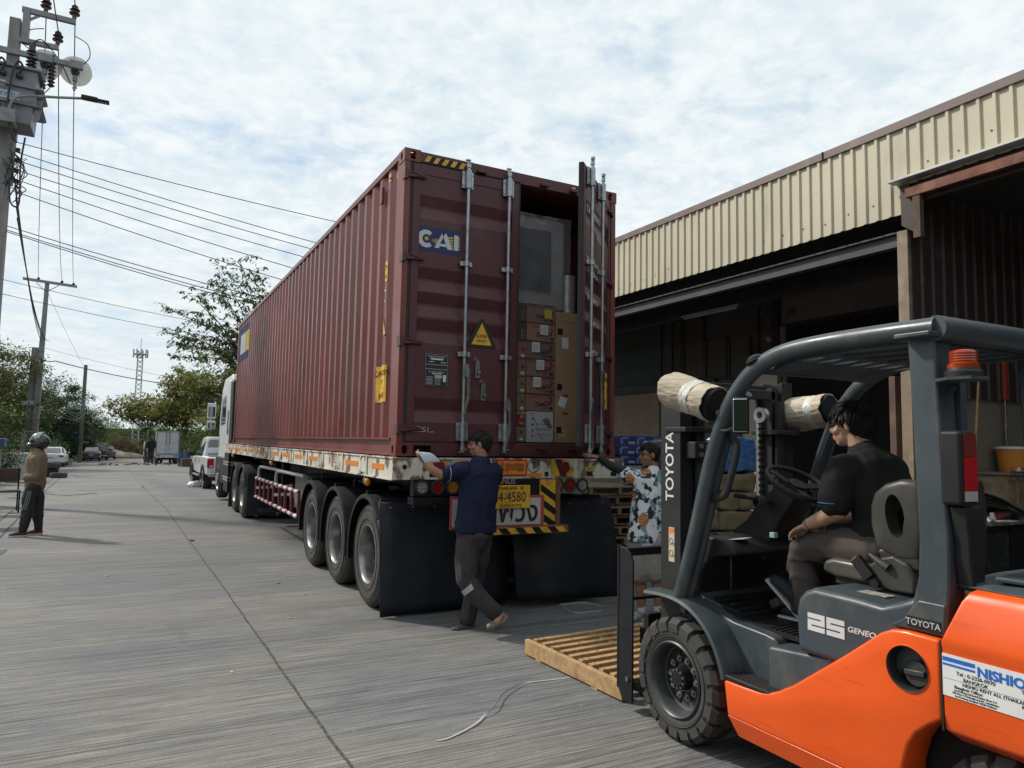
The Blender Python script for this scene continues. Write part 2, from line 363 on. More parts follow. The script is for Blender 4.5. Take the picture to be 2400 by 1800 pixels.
# doors, built around their hinge line: u along the door, -n outwards
def door(M, side):
    D = MB(); zb, zt, W, T = Z0 + .135, ZT - .125, 1.135, .05
    fr = .075
    D.box(0, fr, 0, T, zb, zt); D.box(W - fr, W, 0, T, zb, zt); D.box(fr, W - fr, 0, T, zt - .10, zt); D.box(fr, W - fr, 0, T, zb, zb + .09)
    out = []; z = zt - .10
    for c in (3.875, 3.18, 2.94, 2.69, 1.945): out += [(0.006, c + .115), (.040, c + .01), (.040, c - .01), (.006, c - .115)]
    out = [(.006, zt - .10)] + out + [(.006, zb + .09)]
    P = MB(); P.add([(fr, y, z) for y, z in out] + [(W - fr, y, z) for y, z in out], [(i, i + 1, len(out) + i + 1, len(out) + i) for i in range(len(out) - 1)])
    P.box(fr, W - fr, .043, T, zb + .09, zt - .1)
    d = xf(D, M).build('door', mMaroonShade, ct, bevel=.004); xf(P, M).build('door_panel', mMaroonShade, d)
    G = MB(); G.box(-.028, -.004, .004, T, zb - .01, zt + .01); G.box(-.028, W + .012, .006, T, zt + .004, zt + .022); G.box(-.028, W + .012, .006, T, zb - .022, zb - .004); G.box(W + .003, W + .02, .01, T, zb - .01, zt + .01)
    xf(G, M).build('gasket', mRub, d)
    for z in (4.16, 3.37, 2.575, 1.77):
        H = MB(); H.prism([(-.085, -.03), (.13, -.018), (.13, .018), (-.085, .03)], 'y', -.022, -.004)
        H.box(-.095, -.06, -.03, .06, -.05, .05); H.bar((-.03, -.026, .022), (.11, -.026, .0), .012, .008, (0, 1, 0)); H.bar((-.03, -.026, -.022), (.11, -.026, .0), .012, .008, (0, 1, 0))
        H.v = [(a, b, c + z) for a, b, c in H.v]; xf(H, M).build('hinge', mMaroonShade, d, bevel=.003)
    for k, u in enumerate((.55, 1.0)):
        rod = MB(); y = -.045
        rod.cyl((u, y, Z0 + .10), (u, y, ZT - .07), .0165, seg=14); ro = xf(rod, M).build('lock_rod', mZinc, d, smooth=True)
        B = MB()
        for z in (3.37, 2.49): B.nxt() if z < 3 else 0; B.obox((u, -.02, z), (.125, .03, .045)); B.cyl((u, y, z - .026), (u, y, z + .026), .028)
        for z in (zt - .08, zb + .10):
            B.nxt(); B.obox((u, -.016, z), (.12, .022, .17)); B.cyl((u, y, z - .09), (u, y, z + .09), .029)
            for a in (-.045, .045):
                for b in (-.055, .055): B.cyl((u + a, -.034, z + b), (u + a, -.026, z + b), .012, seg=8)
        xf(B, M).build('rod_bracket', mZinc, ro, bevel=.003)
        C = MB()
        for z, s in ((ZT - .06, 1), (Z0 + .09, -1)):
            C.cyl((u, y, z - .03), (u, y, z + .01), .023, seg=10); C.obox((u + .012, y - .004, z + s * .022), (.05, .03, .014)); C.obox((u - .012, y - .004, z + s * .046), (.05, .03, .012)); C.cyl((u, y, z), (u, y, z + s * .05), .012, seg=8)
        xf(C, M).build('cam', mZinc, ro, bevel=.002)
        hz = 2.33 - .31 * k
        Hd = MB(); Hd.obox((u + .012, y - .022, hz), (.05, .02, .12)); Hd.bar((u + .03, y - .03, hz + .02), (u + .038, y - .03, hz - .24), .03, .008, (0, 1, 0)); Hd.bar((u + .038, y - .03, hz - .24), (u, y - .03, hz - .42), .028, .008, (0, 1, 0))
        xf(Hd, M).build('rod_handle', mSteel, ro, bevel=.004)
    return d
ML = Matrix.Translation((X0 + .095, Y0 + .002, 0))
dl = door(ML, 0)
th = R(42)
MRr = Matrix.Translation((X1 - .085, Y0 - .004, 0)) @ Matrix(((-cos(th), sin(th), 0, 0), (-sin(th), -cos(th), 0, 0), (0, 0, 1, 0), (0, 0, 0, 1)))
# mirror u so that the outer face (-y in door space) turns outwards
MRr = Matrix.Translation((X1 - .085, Y0 - .010, 0)) @ Matrix.Rotation(th, 4, 'Z') @ Matrix.Diagonal((-1, 1, 1, 1))
dr = door(MRr, 1)
# white rivet line on the free edge of the open door
E_ = MB(); E_.box(1.136, 1.139, .018, .030, Z0 + .15, ZT - .13)
xf(E_, MRr).build('edge_strip', mat('grey_white_strip', (.55, .55, .53), .6), dr)
# latch plates in the middle of the left door
for (x, z) in ((2.90, 2.37), (2.965, 2.155)):
    L = MB(); L.prism([(x - .026, z - .085), (x - .018, z - .1), (x + .018, z - .1), (x + .026, z - .085), (x + .026, z + .06), (x + .004, z + .085), (x - .022, z + .06)], 'y', Y0 - .014, Y0 + .004)
    L.tube(arc((x - .028, Y0 - .03, z + .075), .018, 0, 200, 6), .006, 6); L.obox((x + .006, Y0 - .03, z - .045), (.026, .035, .03))
    L.build('door_latch', mSteel, dl, bevel=.003)
# company logo on the left door
def logo(parent, P, s=1.0, conform=None):
    """P(u, v, d) -> world point; u 0..0.46 from the left, v 0..0.24 up, d proud"""
    fr = P
    def poly(mname, m, pts, d):
        q = MB(); q.add([P(u * s, v * s, d) for u, v in pts], [tuple(range(len(pts)))]); return q.build(mname, m, parent, recalc=False)
    poly('logo_panel', mat('navy_blue_sticker', (.012, .02, .11), .5), [(0, 0), (.46, 0), (.46, .24), (0, .24)], .001)
    yl = mat('pale_yellow_sticker', (.62, .45, .09), .6); ns = MB()
    def add(pts, d=.002): ns.add([P(u * s, v * s, d) for u, v in pts], [tuple(range(len(pts)))])
    for i in range(5):
        a0, a1 = (.150, .123), (.28, .0)
        z0, z1 = .098 + i * .011, .105 + i * .011
        add([(.145, .120 - .002 * i), (.22, .135 - .013 * i), (.22, .127 - .013 * i)])
        yt = .168 - i * .0235
        add([(.315 + (.168 - yt) * .42, yt), (.375, yt + .004 - i * .004), (.375, yt - .015 - i * .002), (.323 + (.168 - yt) * .42, yt - .016)])
        add([(.43, yt + .012 - i * .004), (.446, yt + .012 - i * .004), (.446, yt - .006 - i * .003), (.43, yt - .006 - i * .003)])
    add([(.105 + .020 * cos(2 * pi * k / 18), .122 + .020 * sin(2 * pi * k / 18)) for k in range(18)])
    ns.build('logo_rays', yl, parent, recalc=False)
    w = MB()
    def addw(pts, d=.0035): w.add([P(u * s, v * s, d) for u, v in pts], [tuple(range(len(pts)))])
    n = 18
    for k in range(n):
        t0, t1 = R(48 + (312 - 48) * k / n), R(48 + (312 - 48) * (k + 1) / n)
        addw([(.100 + .086 * cos(t0), .120 + .086 * sin(t0)), (.100 + .086 * cos(t1), .120 + .086 * sin(t1)), (.104 + .043 * cos(t1), .120 + .043 * sin(t1)), (.104 + .043 * cos(t0), .120 + .043 * sin(t0))])
    addw([(.185, .045), (.260, .195), (.29, .195), (.275, .165), (.262, .135), (.238, .085), (.232, .045)]); addw([(.262, .195), (.305, .195), (.372, .045), (.32, .045), (.300, .088), (.285, .13), (.270, .165)]); addw([(.232, .066), (.312, .066), (.300, .092), (.243, .092)])
    addw([(.385, .045), (.43, .045), (.43, .195), (.385, .195)]); w.build('logo_lettering', mat('off_white_sticker', (.6, .62, .62), .6), parent, recalc=False)
logo(ct, lambda u, v, d: (2.24 + u, Y0 + .0065 - d, 3.45 + v))
def PL(u, v, d):
    y = 18.25 - u; return (xprof(y) - d * 2, y, 3.40 + v)
lm = MB()   # far logo follows the corrugation
def band(name, m, y0, y1, z0, z1, d, parent=ct):
    mb = MB(); ys = sorted({y0, y1} | {q for k in range(60) for q in [Y0 + .16 + k * .278 + e for e in (0, .072, .14, .21)] if y0 < q < y1})
    mb.add([(xprof(q + 1e-5) - d, q, z0) for q in ys] + [(xprof(q + 1e-5) - d, q, z1) for q in ys], [(i, i + 1, len(ys) + i + 1, len(ys) + i) for i in range(len(ys) - 1)])
    return mb.build(name, m, parent, recalc=False)
band('logo_panel', MATS['navy_blue_sticker'], 16.50, 18.15, 3.45, 4.25, .003)
band('logo_lettering', MATS['off_white_sticker'], 17.45, 17.95, 3.62, 4.08, .005); band('logo_rays', MATS['pale_yellow_sticker'], 16.62, 17.0, 3.62, 4.08, .005); band('logo_lettering', MATS['off_white_sticker'], 17.08, 17.3, 3.62, 4.08, .005)
def conform_text(body, yc, zc, size, m, d, **k):
    o = text(body, (0, yc, zc), size, m, ct, right=(0, -1, 0), up=(0, 0, 1), **k)
    W_ = ct.location
    for v in o.data.vertices: v.co.x = xprof(v.co.y + W_.y) - d - W_.x
    return o
band('caution_sticker', mYel, 6.655, 6.955, 2.03, 2.39, .003)
conform_text('CAUTION', 6.805, 2.315, .082, mLetB, .0055); conform_text("9'6\"", 6.805, 2.205, .105, mLetB, .0055); conform_text('HIGH', 6.805, 2.09, .09, mLetB, .0055)
band('height_sticker', mYel, 6.68, 6.81, 3.22, 3.42, .003); conform_text('2.9', 6.745, 3.36, .07, mLetB, .0055); conform_text('9.6', 6.745, 3.27, .07, mLetB, .0055)
band('white_sticker', mLet, 6.72, 6.80, 3.02, 3.14, .003); band('white_sticker', mLetB, 6.732, 6.788, 3.035, 3.125, .005)
mb = MB()
for dd, m, k in ((.003, mLetB, 1.0), (.005, mYel, .80)):
    ys = [6.66 + .24 * i / 8 for i in range(9)]; mb = MB(); cy, cz = 6.78, 2.76
    low, top = [], []
    for q in ys:
        yy = cy + (q - cy) * k; hgt = .235 * (1 - abs(q - cy) / .12) * k
        low.append((xprof(yy) - dd, yy, cz - .085 * k)); top.append((xprof(yy) - dd, yy, cz - .085 * k + max(.002, hgt)))
    mb.add(low + top, [(i, i + 1, 9 + i + 1, 9 + i) for i in range(8)]); mb.build('warning_triangle', m, ct, recalc=False)
for q in range(11):                                    # vertical serial number down a corrugation
    conform_text('CAIU98063961'[q], 7.10, 3.95 - q * .115, .10, mLet, .004)
for yq in (6.56, 6.70):
    band('hazard_stripe', mYel, yq - .03, yq + .03, 4.22, 4.30, .004); band('hazard_stripe', mLetB, yq - .03, yq + .01, 4.245, 4.265, .006)
MB().box(X0 - .02, X0 + .01, 6.86, 6.93, 4.05, 4.22).build('vent', mMaroon, ct, bevel=.006)
# warning triangle, data plate, chalk mark
mb = MB(); mb.add([(2.79, Y0 + .001, 2.575), (3.09, Y0 + .001, 2.575), (3.095, Y0 + .001, 2.60), (2.96, Y0 + .001, 2.855), (2.925, Y0 + .001, 2.855), (2.785, Y0 + .001, 2.60)], [tuple(range(6))]); mb.build('warning_triangle', mLetB, ct, recalc=False)
mb = MB(); mb.add([(2.83, Y0 - .002, 2.60), (3.05, Y0 - .002, 2.60), (2.942, Y0 - .002, 2.815)], [(0, 1, 2)]); tri = mb.build('warning_triangle', mYel, ct, recalc=False)
text('SUPER', (2.94, Y0 - .004, 2.685), .042, mLetB, ct); text('HEAVY', (2.94, Y0 - .004, 2.638), .036, mLetB, ct)
MB().box(2.365, 2.590, Y0 - .002, Y0 + .008, 2.175, 2.475).build('data_plate', mSteel, ct)
MB().box(2.371, 2.584, Y0 - .0035, Y0 - .002, 2.181, 2.469).build('data_plate', mLetB, ct)
for s_, z_, h_ in (('APPROVED FOR TRANSPORT', 2.452, .014), ('UNDER CUSTOMS SEAL', 2.436, .014), ('CSC SAFETY APPROVAL', 2.305, .016)): text(s_, (2.478, Y0 - .005, z_), h_, mLet, ct)
mb = MB()
for x0_, x1_, z_, h_ in ((2.42, 2.54, 2.42, .012), (2.40, 2.45, 2.398, .006), (2.52, 2.57, 2.394, .006), (2.371, 2.584, 2.372, .003), (2.371, 2.584, 2.33, .003), (2.43, 2.53, 2.286, .008), (2.46, 2.535, 2.265, .009), (2.46, 2.535, 2.252, .008), (2.545, 2.575, 2.215, .065)): mb.box(x0_, x1_, Y0 - .0055, Y0 - .0035, z_, z_ + h_)
for k in range(6): mb.box(2.378, 2.44, Y0 - .0055, Y0 - .0035, 2.19 + k * .013, 2.193 + k * .013); mb.box(2.46, 2.52, Y0 - .0055, Y0 - .0035, 2.19 + k * .011, 2.192 + k * .011)
mb.build('data_plate_print', mLet, ct)
mb = MB()
for pts in ([(2.345, 1.775), (2.32, 1.79), (2.27, 1.775), (2.255, 1.755), (2.28, 1.74), (2.33, 1.745)], [(2.385, 1.785), (2.36, 1.78), (2.355, 1.768), (2.385, 1.758), (2.38, 1.745), (2.34, 1.742)], [(2.415, 1.79), (2.412, 1.742), (2.47, 1.744)]): mb.tube(bez([(x - .0, Y0 + .0035, z) for x, z in pts], 4), .0022, 4)
mb.build('chalk_mark', mLet, ct)
# lettering on the open door
u_ = V((-cos(th), -sin(th), 0)); o_ = V((X1 - .085, Y0 - .010, 0)); nrm = V((sin(th), -cos(th), 0))
def dtext(b, u, z, s, m=mLet, al='LEFT'): text(b, o_ + u_ * u + nrm * .002 + V((0, 0, z)), s, m, ct, right=-u_, align=al)
for b, u, z, s in (('CAIU 980639', 1.04, 3.90, .10), ('4561', .62, 3.72, .10), ('MAX. 32500 KG', 1.02, 3.42, .07), ('        71650 LBS', 1.02, 3.31, .07), ('TARE  3840 KG', 1.02, 3.05, .07), ('CU.CAP. 76.4', .9, 2.83, .07), ('        2698 CU.FT', .95, 2.55, .06)): dtext(b, u, z, s)
mb = MB(); mb.add([tuple(o_ + u_ * a + nrm * .001 + V((0, 0, z))) for a, z in ((.42, 2.02), (.12, 2.02), (.12, 2.40), (.42, 2.40))], [(0, 1, 2, 3)]); mb.build('caution_sticker', mYel, ct, recalc=False)
for b, z in (('CAUTION', 2.33), ("9'6\"", 2.22), ('HIGH', 2.1)): text(b, o_ + u_ * .27 + nrm * .003 + V((0, 0, z)), .07, mLetB, ct, right=-u_)

# ---------------------------------------------------------------- semi-trailer
tr = thing('semi_trailer', 'long white-railed flatbed semi-trailer with three rear axles carrying the container', 'trailer', (3.32, 12.0, 0))
TX0, TX1 = 2.045, 4.595
mb = MB()
for x, s in ((TX0, 1), (TX1, -1)):
    mb.box(min(x, x + s * .05), max(x, x + s * .05), 6.17, 19.4, 1.495, 1.508); mb.box(min(x + s * .012, x + s * .03), max(x + s * .012, x + s * .03), 6.17, 19.4, 1.315, 1.495); mb.box(min(x, x + s * .09), max(x, x + s * .09), 6.17, 19.4, 1.30, 1.314)
mb.build('side_rail', mWhiteWorn, tr)
mb = MB(); y = 6.95
while y < 19.2:
    for x, s in ((TX0, 1), (TX1, -1)):
        mb.nxt()
        for e in (0, .20): mb.box(min(x, x + s * .011), max(x, x + s * .011), y + e, y + e + .05, 1.31, 1.499)
        mb.box(min(x + s * .004, x + s * .011), max(x + s * .004, x + s * .011), y + .05, y + .2, 1.335, 1.47)
    y += .93
mb.build('stake_pocket', mWhiteWorn, tr, bevel=.004)
k = 0; y = 6.95
while y < 18.5:
    if k != 1:
        m_ = MB().box(TX0 + .008, TX0 + .0115, y + .34, y + .84, 1.385, 1.437); m_.build('reflector_tape', mOrgRef, tr)
    y += .93; k += 1
MB().box(TX0 + .008, TX0 + .0115, 6.42, 6.80, 1.385, 1.437).build('reflector_tape', mOrgRef, tr)
text('33,500', (TX0 + .0105, 8.15, 1.425), .13, mat('orange_lettering', (.45, .2, .03), .6), tr, right=(0, -1, 0), xs=.85, bold=.01)
mb = MB().box(TX0 + .03, TX1 - .03, 6.4, 19.3, 1.44, 1.49); mb.build('deck', mDark, tr)
mb = MB()
for x in (2.85, 3.65): mb.box(x, x + .14, 6.35, 19.2, 1.02, 1.44)
for y in [6.6 + .9 * i for i in range(14)]: mb.box(TX0 + .08, TX1 - .08, y, y + .08, 1.30, 1.44)
for y in (7.10, 8.38, 9.66): mb.cyl((2.3, y, .52), (4.4, y, .52), .075); mb.box(2.80, 2.95, y - .3, y + .3, .62, .95); mb.box(3.7, 3.85, y - .3, y + .3, .62, .95)
mb.build('chassis', mBlk, tr)
# rear beam with writing and worn white paint
rb = MB().box(TX0 + .002, TX1 - .002, 6.150, 6.175, 1.305, 1.505).build('rear_beam', mWhiteWorn, tr, bevel=.004)
mb = MB()
for x in (2.30, 2.62, 2.9, 3.05, 3.66, 3.98, 4.30): mb.nxt(); mb.box(x, x + .022, 6.128, 6.150, 1.31, 1.50)
for a, b in ((2.30, 2.62), (3.98, 4.30)): mb.box(a, b, 6.128, 6.149, 1.488, 1.503)
mb.build('beam_rib', mWhiteWorn, tr, bevel=.003)
mb = MB()
for x in (2.16, ): mb.cyl((x, 6.146, 1.42), (x, 6.152, 1.42), .022)
for x in (2.40, 3.62, 4.12, 4.42): mb.nxt(); mb.box(x, x + .07, 6.145, 6.1505, 1.33, 1.375)
mb.build('beam_slot', mDark, tr)
mb, mk = MB(), MB(); hstripes(mb, mk, 2.40, 2.61, 6.146, 1.39, 1.50, 3, .07); mb.build('hazard_stripe', mYel, tr, recalc=False); mk.build('hazard_stripe', mat('dull_red_paint', (.20, .03, .03), .6), tr, recalc=False)
mb, mk = MB(), MB(); hstripes(mb, mk, 3.72, 3.96, 6.146, 1.33, 1.50, 3, .07); mb.build('hazard_stripe', mYel, tr, recalc=False); mk.build('hazard_stripe', mat('dark_red_paint', (.07, .02, .02), .6), tr, recalc=False)
MB().cyl((3.85, 6.13, 1.42), (3.85, 6.146, 1.42), .055).build('reflector', mat('dim_red_reflector', (.18, .02, .03), .3), tr, smooth=True)
MB().cyl((2.49, 6.13, 1.42), (2.49, 6.146, 1.42), .055).build('reflector', MATS['dim_red_reflector'], tr, smooth=True)
MB().box(3.08, 3.415, 6.140, 6.149, 1.335, 1.495).build('sign_frame', mRed, tr)
sg = MB().box(3.095, 3.40, 6.136, 6.140, 1.35, 1.48).build('truck_sign', mOrgRef, tr)
mb = MB().box(3.17, 3.375, 6.134, 6.136, 1.405, 1.455).prism([(3.115, 1.392), (3.155, 1.392), (3.155, 1.468), (3.13, 1.468), (3.115, 1.43)], 'y', 6.134, 6.136)
for x in (3.135, 3.195, 3.325, 3.355): mb.cyl((x, 6.134, 1.388), (x, 6.1361, 1.388), .013, seg=10)
mb.box(3.115, 3.375, 6.134, 6.1358, 1.392, 1.400); mb.build('truck_symbol', mat('dark_orange_print', (.38, .11, .02), .5), tr)
mb = MB(); mb.lathe([(.062, 0), (.068, 0), (.068, .002), (.062, .002)], (3.49, 6.147, 1.435), (0, -1, 0), 28, closed_prof=True); mb.build('t_mark', mLetB, tr); text('T', (3.49, 6.145, 1.432), .10, mLetB, tr)
MB().box(3.43, 3.58, 6.145, 6.149, 1.325, 1.36).build('reflector_tape', mOrgRef, tr); MB().box(4.10, 4.22, 6.145, 6.149, 1.38, 1.42).build('reflector_tape', mYel, tr)
# light clusters
def cluster(x0, x1, cols, zc=1.235, box=mBlk):
    c = MB().box(x0, x1, 6.16, 6.26, zc - .085, zc + .075).build('light_box', box, tr, bevel=.006)
    if box is mBlk: MB().box(x0 - .01, x1 + .02, 6.13, 6.28, zc - .155, zc - .09).build('light_box_shelf', mBlk, c)
    n = len(cols)
    for i, mcol in enumerate(cols):
        x = x0 + (x1 - x0) * (i + .5) / n
        a = MB(); a.lathe([(.050, 0), (.068, 0), (.068, .022), (.050, .022)], (x, 6.16, zc), (0, -1, 0), 24, closed_prof=True); ring = a.build('tail_light', mRub, tr, smooth=True)
        MB().cyl((x, 6.16, zc), (x, 6.150, zc), .051, seg=24).build('lens_base', mBlkPl, ring)
        q = MB()
        for rr, nn in ((0, 1), (.017, 6), (.033, 12), (.045, 16)):
            for k in range(nn): q.sph((x + rr * cos(2 * pi * k / nn), 6.149, zc + rr * sin(2 * pi * k / nn)), (.0078, .006, .0078), 6, 4)
        q.build('lens', mcol, ring, smooth=True)
mLr, mLa, mLw = mat('red_lens', (.42, .012, .018), .15), mat('amber_lens', (.75, .25, .02), .15), mat('clear_lens', (.42, .41, .39), .15)
cluster(2.255, 2.71, (mLw, mLr, mLa)); cluster(3.70, 4.14, (mLa, mLr, mLw), 1.24, mat('bare_box_paint', (.30, .27, .24), .7, grime=.5))
# plates, wide-load board, step bumper
np_ = MB().box(3.02, 3.425, 6.085, 6.10, 1.03, 1.25).build('number_plate', mYel, tr, bevel=.004)
text('THAILAND  18', (3.21, 6.082, 1.222), .042, mLetB, np_, bold=.02); text('84-4580', (3.20, 6.082, 1.135), .135, mLetB, np_, xs=.78); text('สมุทรปราการ', (3.21, 6.082, 1.058), .045, mLetB, np_)
bd = MB().box(2.60, 3.60, 6.115, 6.13, .845, 1.15).build('rear_board', mat('faded_red_paint', (.42, .07, .06), .6, grime=.3), tr, bevel=.005)
MB().box(2.62, 3.555, 6.108, 6.1155, .872, 1.125).build('board_face', mat('dull_white_board', (.50, .50, .50), .6), bd)
text('รถพ่วง', (3.17, 6.105, .985), .27, mLetB, bd, xs=.95, bold=.018)
MB().box(2.75, 3.70, 6.14, 6.16, 1.13, 1.31).build('cross_panel', mBlk, tr); text('JANUS', (3.18, 6.138, 1.283), .075, mat('dull_pink_letter', (.35, .25, .25), .7), tr, bold=.02)
hb = MB().box(3.56, 3.73, 6.12, 6.15, .80, 1.30).build('hazard_board', mYel, tr)
mb = MB()
for k in range(4): z = 1.26 - k * .135; mb.quad((3.56, 6.117, z), (3.73, 6.117, z - .11), (3.73, 6.117, z - .18), (3.56, 6.117, z - .07)) if z - .18 > .8 else None
mb.build('hazard_stripe', mBlk, hb, recalc=False)
MB().box(3.73, 3.775, 6.10, 6.15, .84, 1.30).build('upright', mRust, tr)
st = MB().prism([(6.04, .79), (6.20, .79), (6.20, .86), (6.05, .855)], 'x', 2.75, 3.84).build('step_bumper', mRust, tr)
mb, mk = MB(), MB(); hstripes(mb, mk, 3.02, 3.82, 6.038, .795, .85, 9, .05); mb.build('hazard_stripe', mYel, st, recalc=False); mk.build('hazard_stripe', mBlk, st, recalc=False)
MB().box(2.8, 3.0, 6.2, 6.35, .8, 1.3).build('bumper_arm', mBlk, tr); MB().box(3.66, 3.8, 6.2, 6.35, .8, 1.3).build('bumper_arm', mBlk, tr)
# mudflaps: large rubber sheets with slight bow
def flap(p_tl, p_tr, p_br, p_bl, bow, nm='mudflap', nb=6):
    mb = MB(); N = 10; a, b, c, d = map(V, (p_tl, p_tr, p_br, p_bl)); g = []
    for i in range(N + 1):
        for j in range(N + 1):
            u, v = i / N, j / N; p = (a * (1 - u) + b * u) * (1 - v) + (d * (1 - u) + c * u) * v
            p.y += -bow * sin(pi * v) + .012 * sin(5 * u + 3 * v) * v; g.append(p)
    mb.add(g, [(i * (N + 1) + j, (i + 1) * (N + 1) + j, (i + 1) * (N + 1) + j + 1, i * (N + 1) + j + 1) for i in range(N) for j in range(N)])
    o = mb.build(nm, mat('mudflap_rubber', (.012, .016, .024), .6, col2=(.02, .024, .032), vs=2.5, rvar=.12, spec=.35, grime=.15, gcol=(.05, .045, .04)), tr, smooth=True); s = o.modifiers.new('s', 'SOLIDIFY'); s.thickness = .010
    q = MB()
    for k in range(nb): x = a + (b - a) * ((k + .5) / nb); q.sph((x.x, x.y - .012, x.z - .055), .011, 8, 6)
    q.build('bolt', mSteel, o, smooth=True); return o
flap((2.075, 6.60, 1.075), (3.42, 6.60, 1.075), (3.44, 6.56, .055), (2.11, 6.56, .01), .02)
flap((3.36, 6.42, 1.10), (4.60, 6.42, 1.085), (4.72, 6.36, .03), (3.45, 6.36, .09), .03)
MB().box(2.10, 4.62, 6.62, 6.68, 1.04, 1.10).build('flap_bar', mBlk, tr)
# wheels
def wheel(parent, y, x=2.13, r=.515, w=.27, inner=True, s=1, deep=.13):
    """disc wheel, outer face at x, axle along +x*s"""
    t = MB(); prof = [(.29, .0), (.34, -.006), (.40, -.012), (.455, -.006), (.49, .012), (r, .045), (r, w - .045), (.49, w - .01), (.40, w), (.29, w)]
    T = t.lathe(prof, (x, y, r), (s, 0, 0), 56, closed_prof=True).build('tyre', mTyre, parent, smooth=True, ang=25)
    g = MB()
    for h in (.09, .13, .17): g.lathe([(r + .001, h - .004), (r + .001, h + .004)], (x, y, r), (s, 0, 0), 56)
    for q in (.345, .43, .452): g.lathe([(q, -.012), (q + .006, -.013), (q + .006, -.006)], (x, y, r), (s, 0, 0), 48)
    g.build('tread_groove', mRub, T, recalc=False)
    h = MB(); h.lathe([(.300, .0), (.285, -.004), (.272, .012), (.262, .05), (.256, deep + .05), (.20, deep + .06), (.15, deep + .05), (.0, deep + .05)], (x, y, r), (s, 0, 0), 48)
    Hh = h.build('rim', mSteelRim, parent, smooth=True, recalc=False)
    n = MB()
    for k in range(10): a = 2 * pi * k / 10; p = V((x + s * (deep + .02), y + .165 * cos(a), r + .165 * sin(a))); n.cyl(p, p - V((s * .04, 0, 0)), .016, seg=6)
    n.cyl((x + s * (deep - .01), y, r), (x + s * (deep + .05), y, r), .085, .10, seg=20); n.build('hub', mSteelRim, Hh)
    if inner: MB().lathe([(.29, w + .04), (r, w + .08), (r, 2 * w), (.29, 2 * w + .04)], (x, y, r), (s, 0, 0), 40, closed_prof=True).build('inner_tyre', mTyre, parent, smooth=True)
mSteelRim = mat('dusty_steel_rim', (.30, .30, .30), .38, .8, col2=(.16, .15, .14), vs=7, stretch=(1, 1, 1))
def fender(parent, y, x=2.08, r=.585, w=.62, a0=-12, a1=192, zc=.52):
    m_ = MB(); n = 26; rs = []
    for i in range(n + 1):
        t = R(a0 + (a1 - a0) * i / n); c, s_ = cos(t), sin(t); ring = []
        for (dx, dr) in ((0, -.035), (-.006, -.02), (.0, .004), (.03, .012), (w, .012), (w, .004), (.035, .004), (.012, -.02)): ring.append(V((x + dx, y + (r + dr) * c, zc + (r + dr) * s_)))
        rs.append(ring)
    o = m_.rings(rs).build('fender', mBlkPl, parent, smooth=True, ang=50); return o
for y in (7.10, 8.38, 9.66):
    wheel(tr, y); wheel(tr, y, 4.52, s=-1, inner=True); e_ = 138 if y < 7.5 else 192; fender(tr, y, a1=e_); fender(tr, y, 3.95, a1=e_)
mb = MB()
for y in (7.10, 8.38, 9.66): mb.bar((2.2, y + .42, 1.18), (2.2, y + .42, .98), .03, .05); mb.bar((2.1, y, 1.13), (2.9, y, 1.13), .04, .04)
mb.build('fender_bracket', mBlk, tr)
# side marker lamps
for y in (6.98, 12.6, 17.9):
    l = MB().cyl((2.075, y, 1.305), (2.075, y, 1.275), .012).obox((2.08, y, 1.25), (.05, .05, .07)).build('marker_lamp', mBlk, tr)
    MB().sph((2.06, y - .038, 1.243), (.034, .028, .04), 12, 8).build('lens', mLa, l, smooth=True); MB().sph((2.06, y + .04, 1.25), (.03, .02, .036), 12, 8).build('lens', mat('green_lens', (.05, .22, .14), .2), l, smooth=True)
mb = MB()
for y in (7.5, 9.0, 11.0, 13.6): mb.tube(bez([(2.09, y, 1.30), (2.10, y + .03, 1.24), (2.09, y + .06, 1.20), (2.10, y + .05, 1.16)], 4), .006, 5)
mb.build('rope_end', mRub, tr)
# tubular side guards, red with white bands
sgd = MB(); xg = 2.11
def guard(y0, y1, zt, zb, zl):
    sgd.tube(bez([(xg, y0, zb), (xg, y0 + .03, zb - .0), (xg, y0, zt)], 3), .024); 
for (ya, yb) in ((10.45, 12.50), (12.52, 14.45)):
    for z in (.90, .55): sgd.cyl((xg, ya, z), (xg, yb, z), .027, seg=12)
    n = 4
    for k in range(n + 1): y = ya + (yb - ya) * k / n; sgd.cyl((xg, y, .55), (xg, y, .90), .024, seg=10)
sgo = sgd.build('side_guard', mat('maroon_tube_paint', (.20, .02, .05), .45, col2=(.15, .02, .04)), tr, smooth=True)
wb = MB()
for z in (.90, .55):
    y = 10.5
    while y < 14.3: wb.cyl((xg, y, z), (xg, y + .2, z), .0295, seg=12, caps=False); y += .42
wb.build('white_band', mat('worn_white_band', (.55, .5, .5), .6, grime=.5, gcol=(.25, .05, .07), gs=12), sgo, smooth=True, recalc=False)
gl = MB(); 
for (ya, yb) in ((10.6, 12.50), (12.55, 14.40)): gl.tube(bez([(xg + .03, yb, .88), (xg + .03, yb, 1.02), (xg + .03, yb - .1, 1.10), (xg + .06, yb - .3, 1.12), (xg + .1, ya, 1.12)], 6), .03, 10); gl.bar((xg, yb, .72), (xg + .5, yb - .9, .80), .03, .05)
gl.build('guard_hoop', mat('white_tube_paint', (.4, .39, .37), .5), sgo, smooth=True)
MB().box(2.35, 2.9, 11.0, 12.0, .55, 1.1).build('tool_box', mat('grey_tool_box', (.2, .2, .19), .6), tr, bevel=.02)
mb = MB(); 
for x in (2.55, 3.9): mb.box(x, x + .14, 14.2, 14.34, .25, 1.3); mb.box(x - .06, x + .2, 14.15, 14.4, .2, .25)
mb.build('landing_leg', mBlk, tr)
mb = MB(); 
for y in (13.9, 15.0): mb.bar((2.12, y, .95), (2.12, y, 1.32), .03, .03)
mb.build('guard_hanger', mGreyMet, tr)

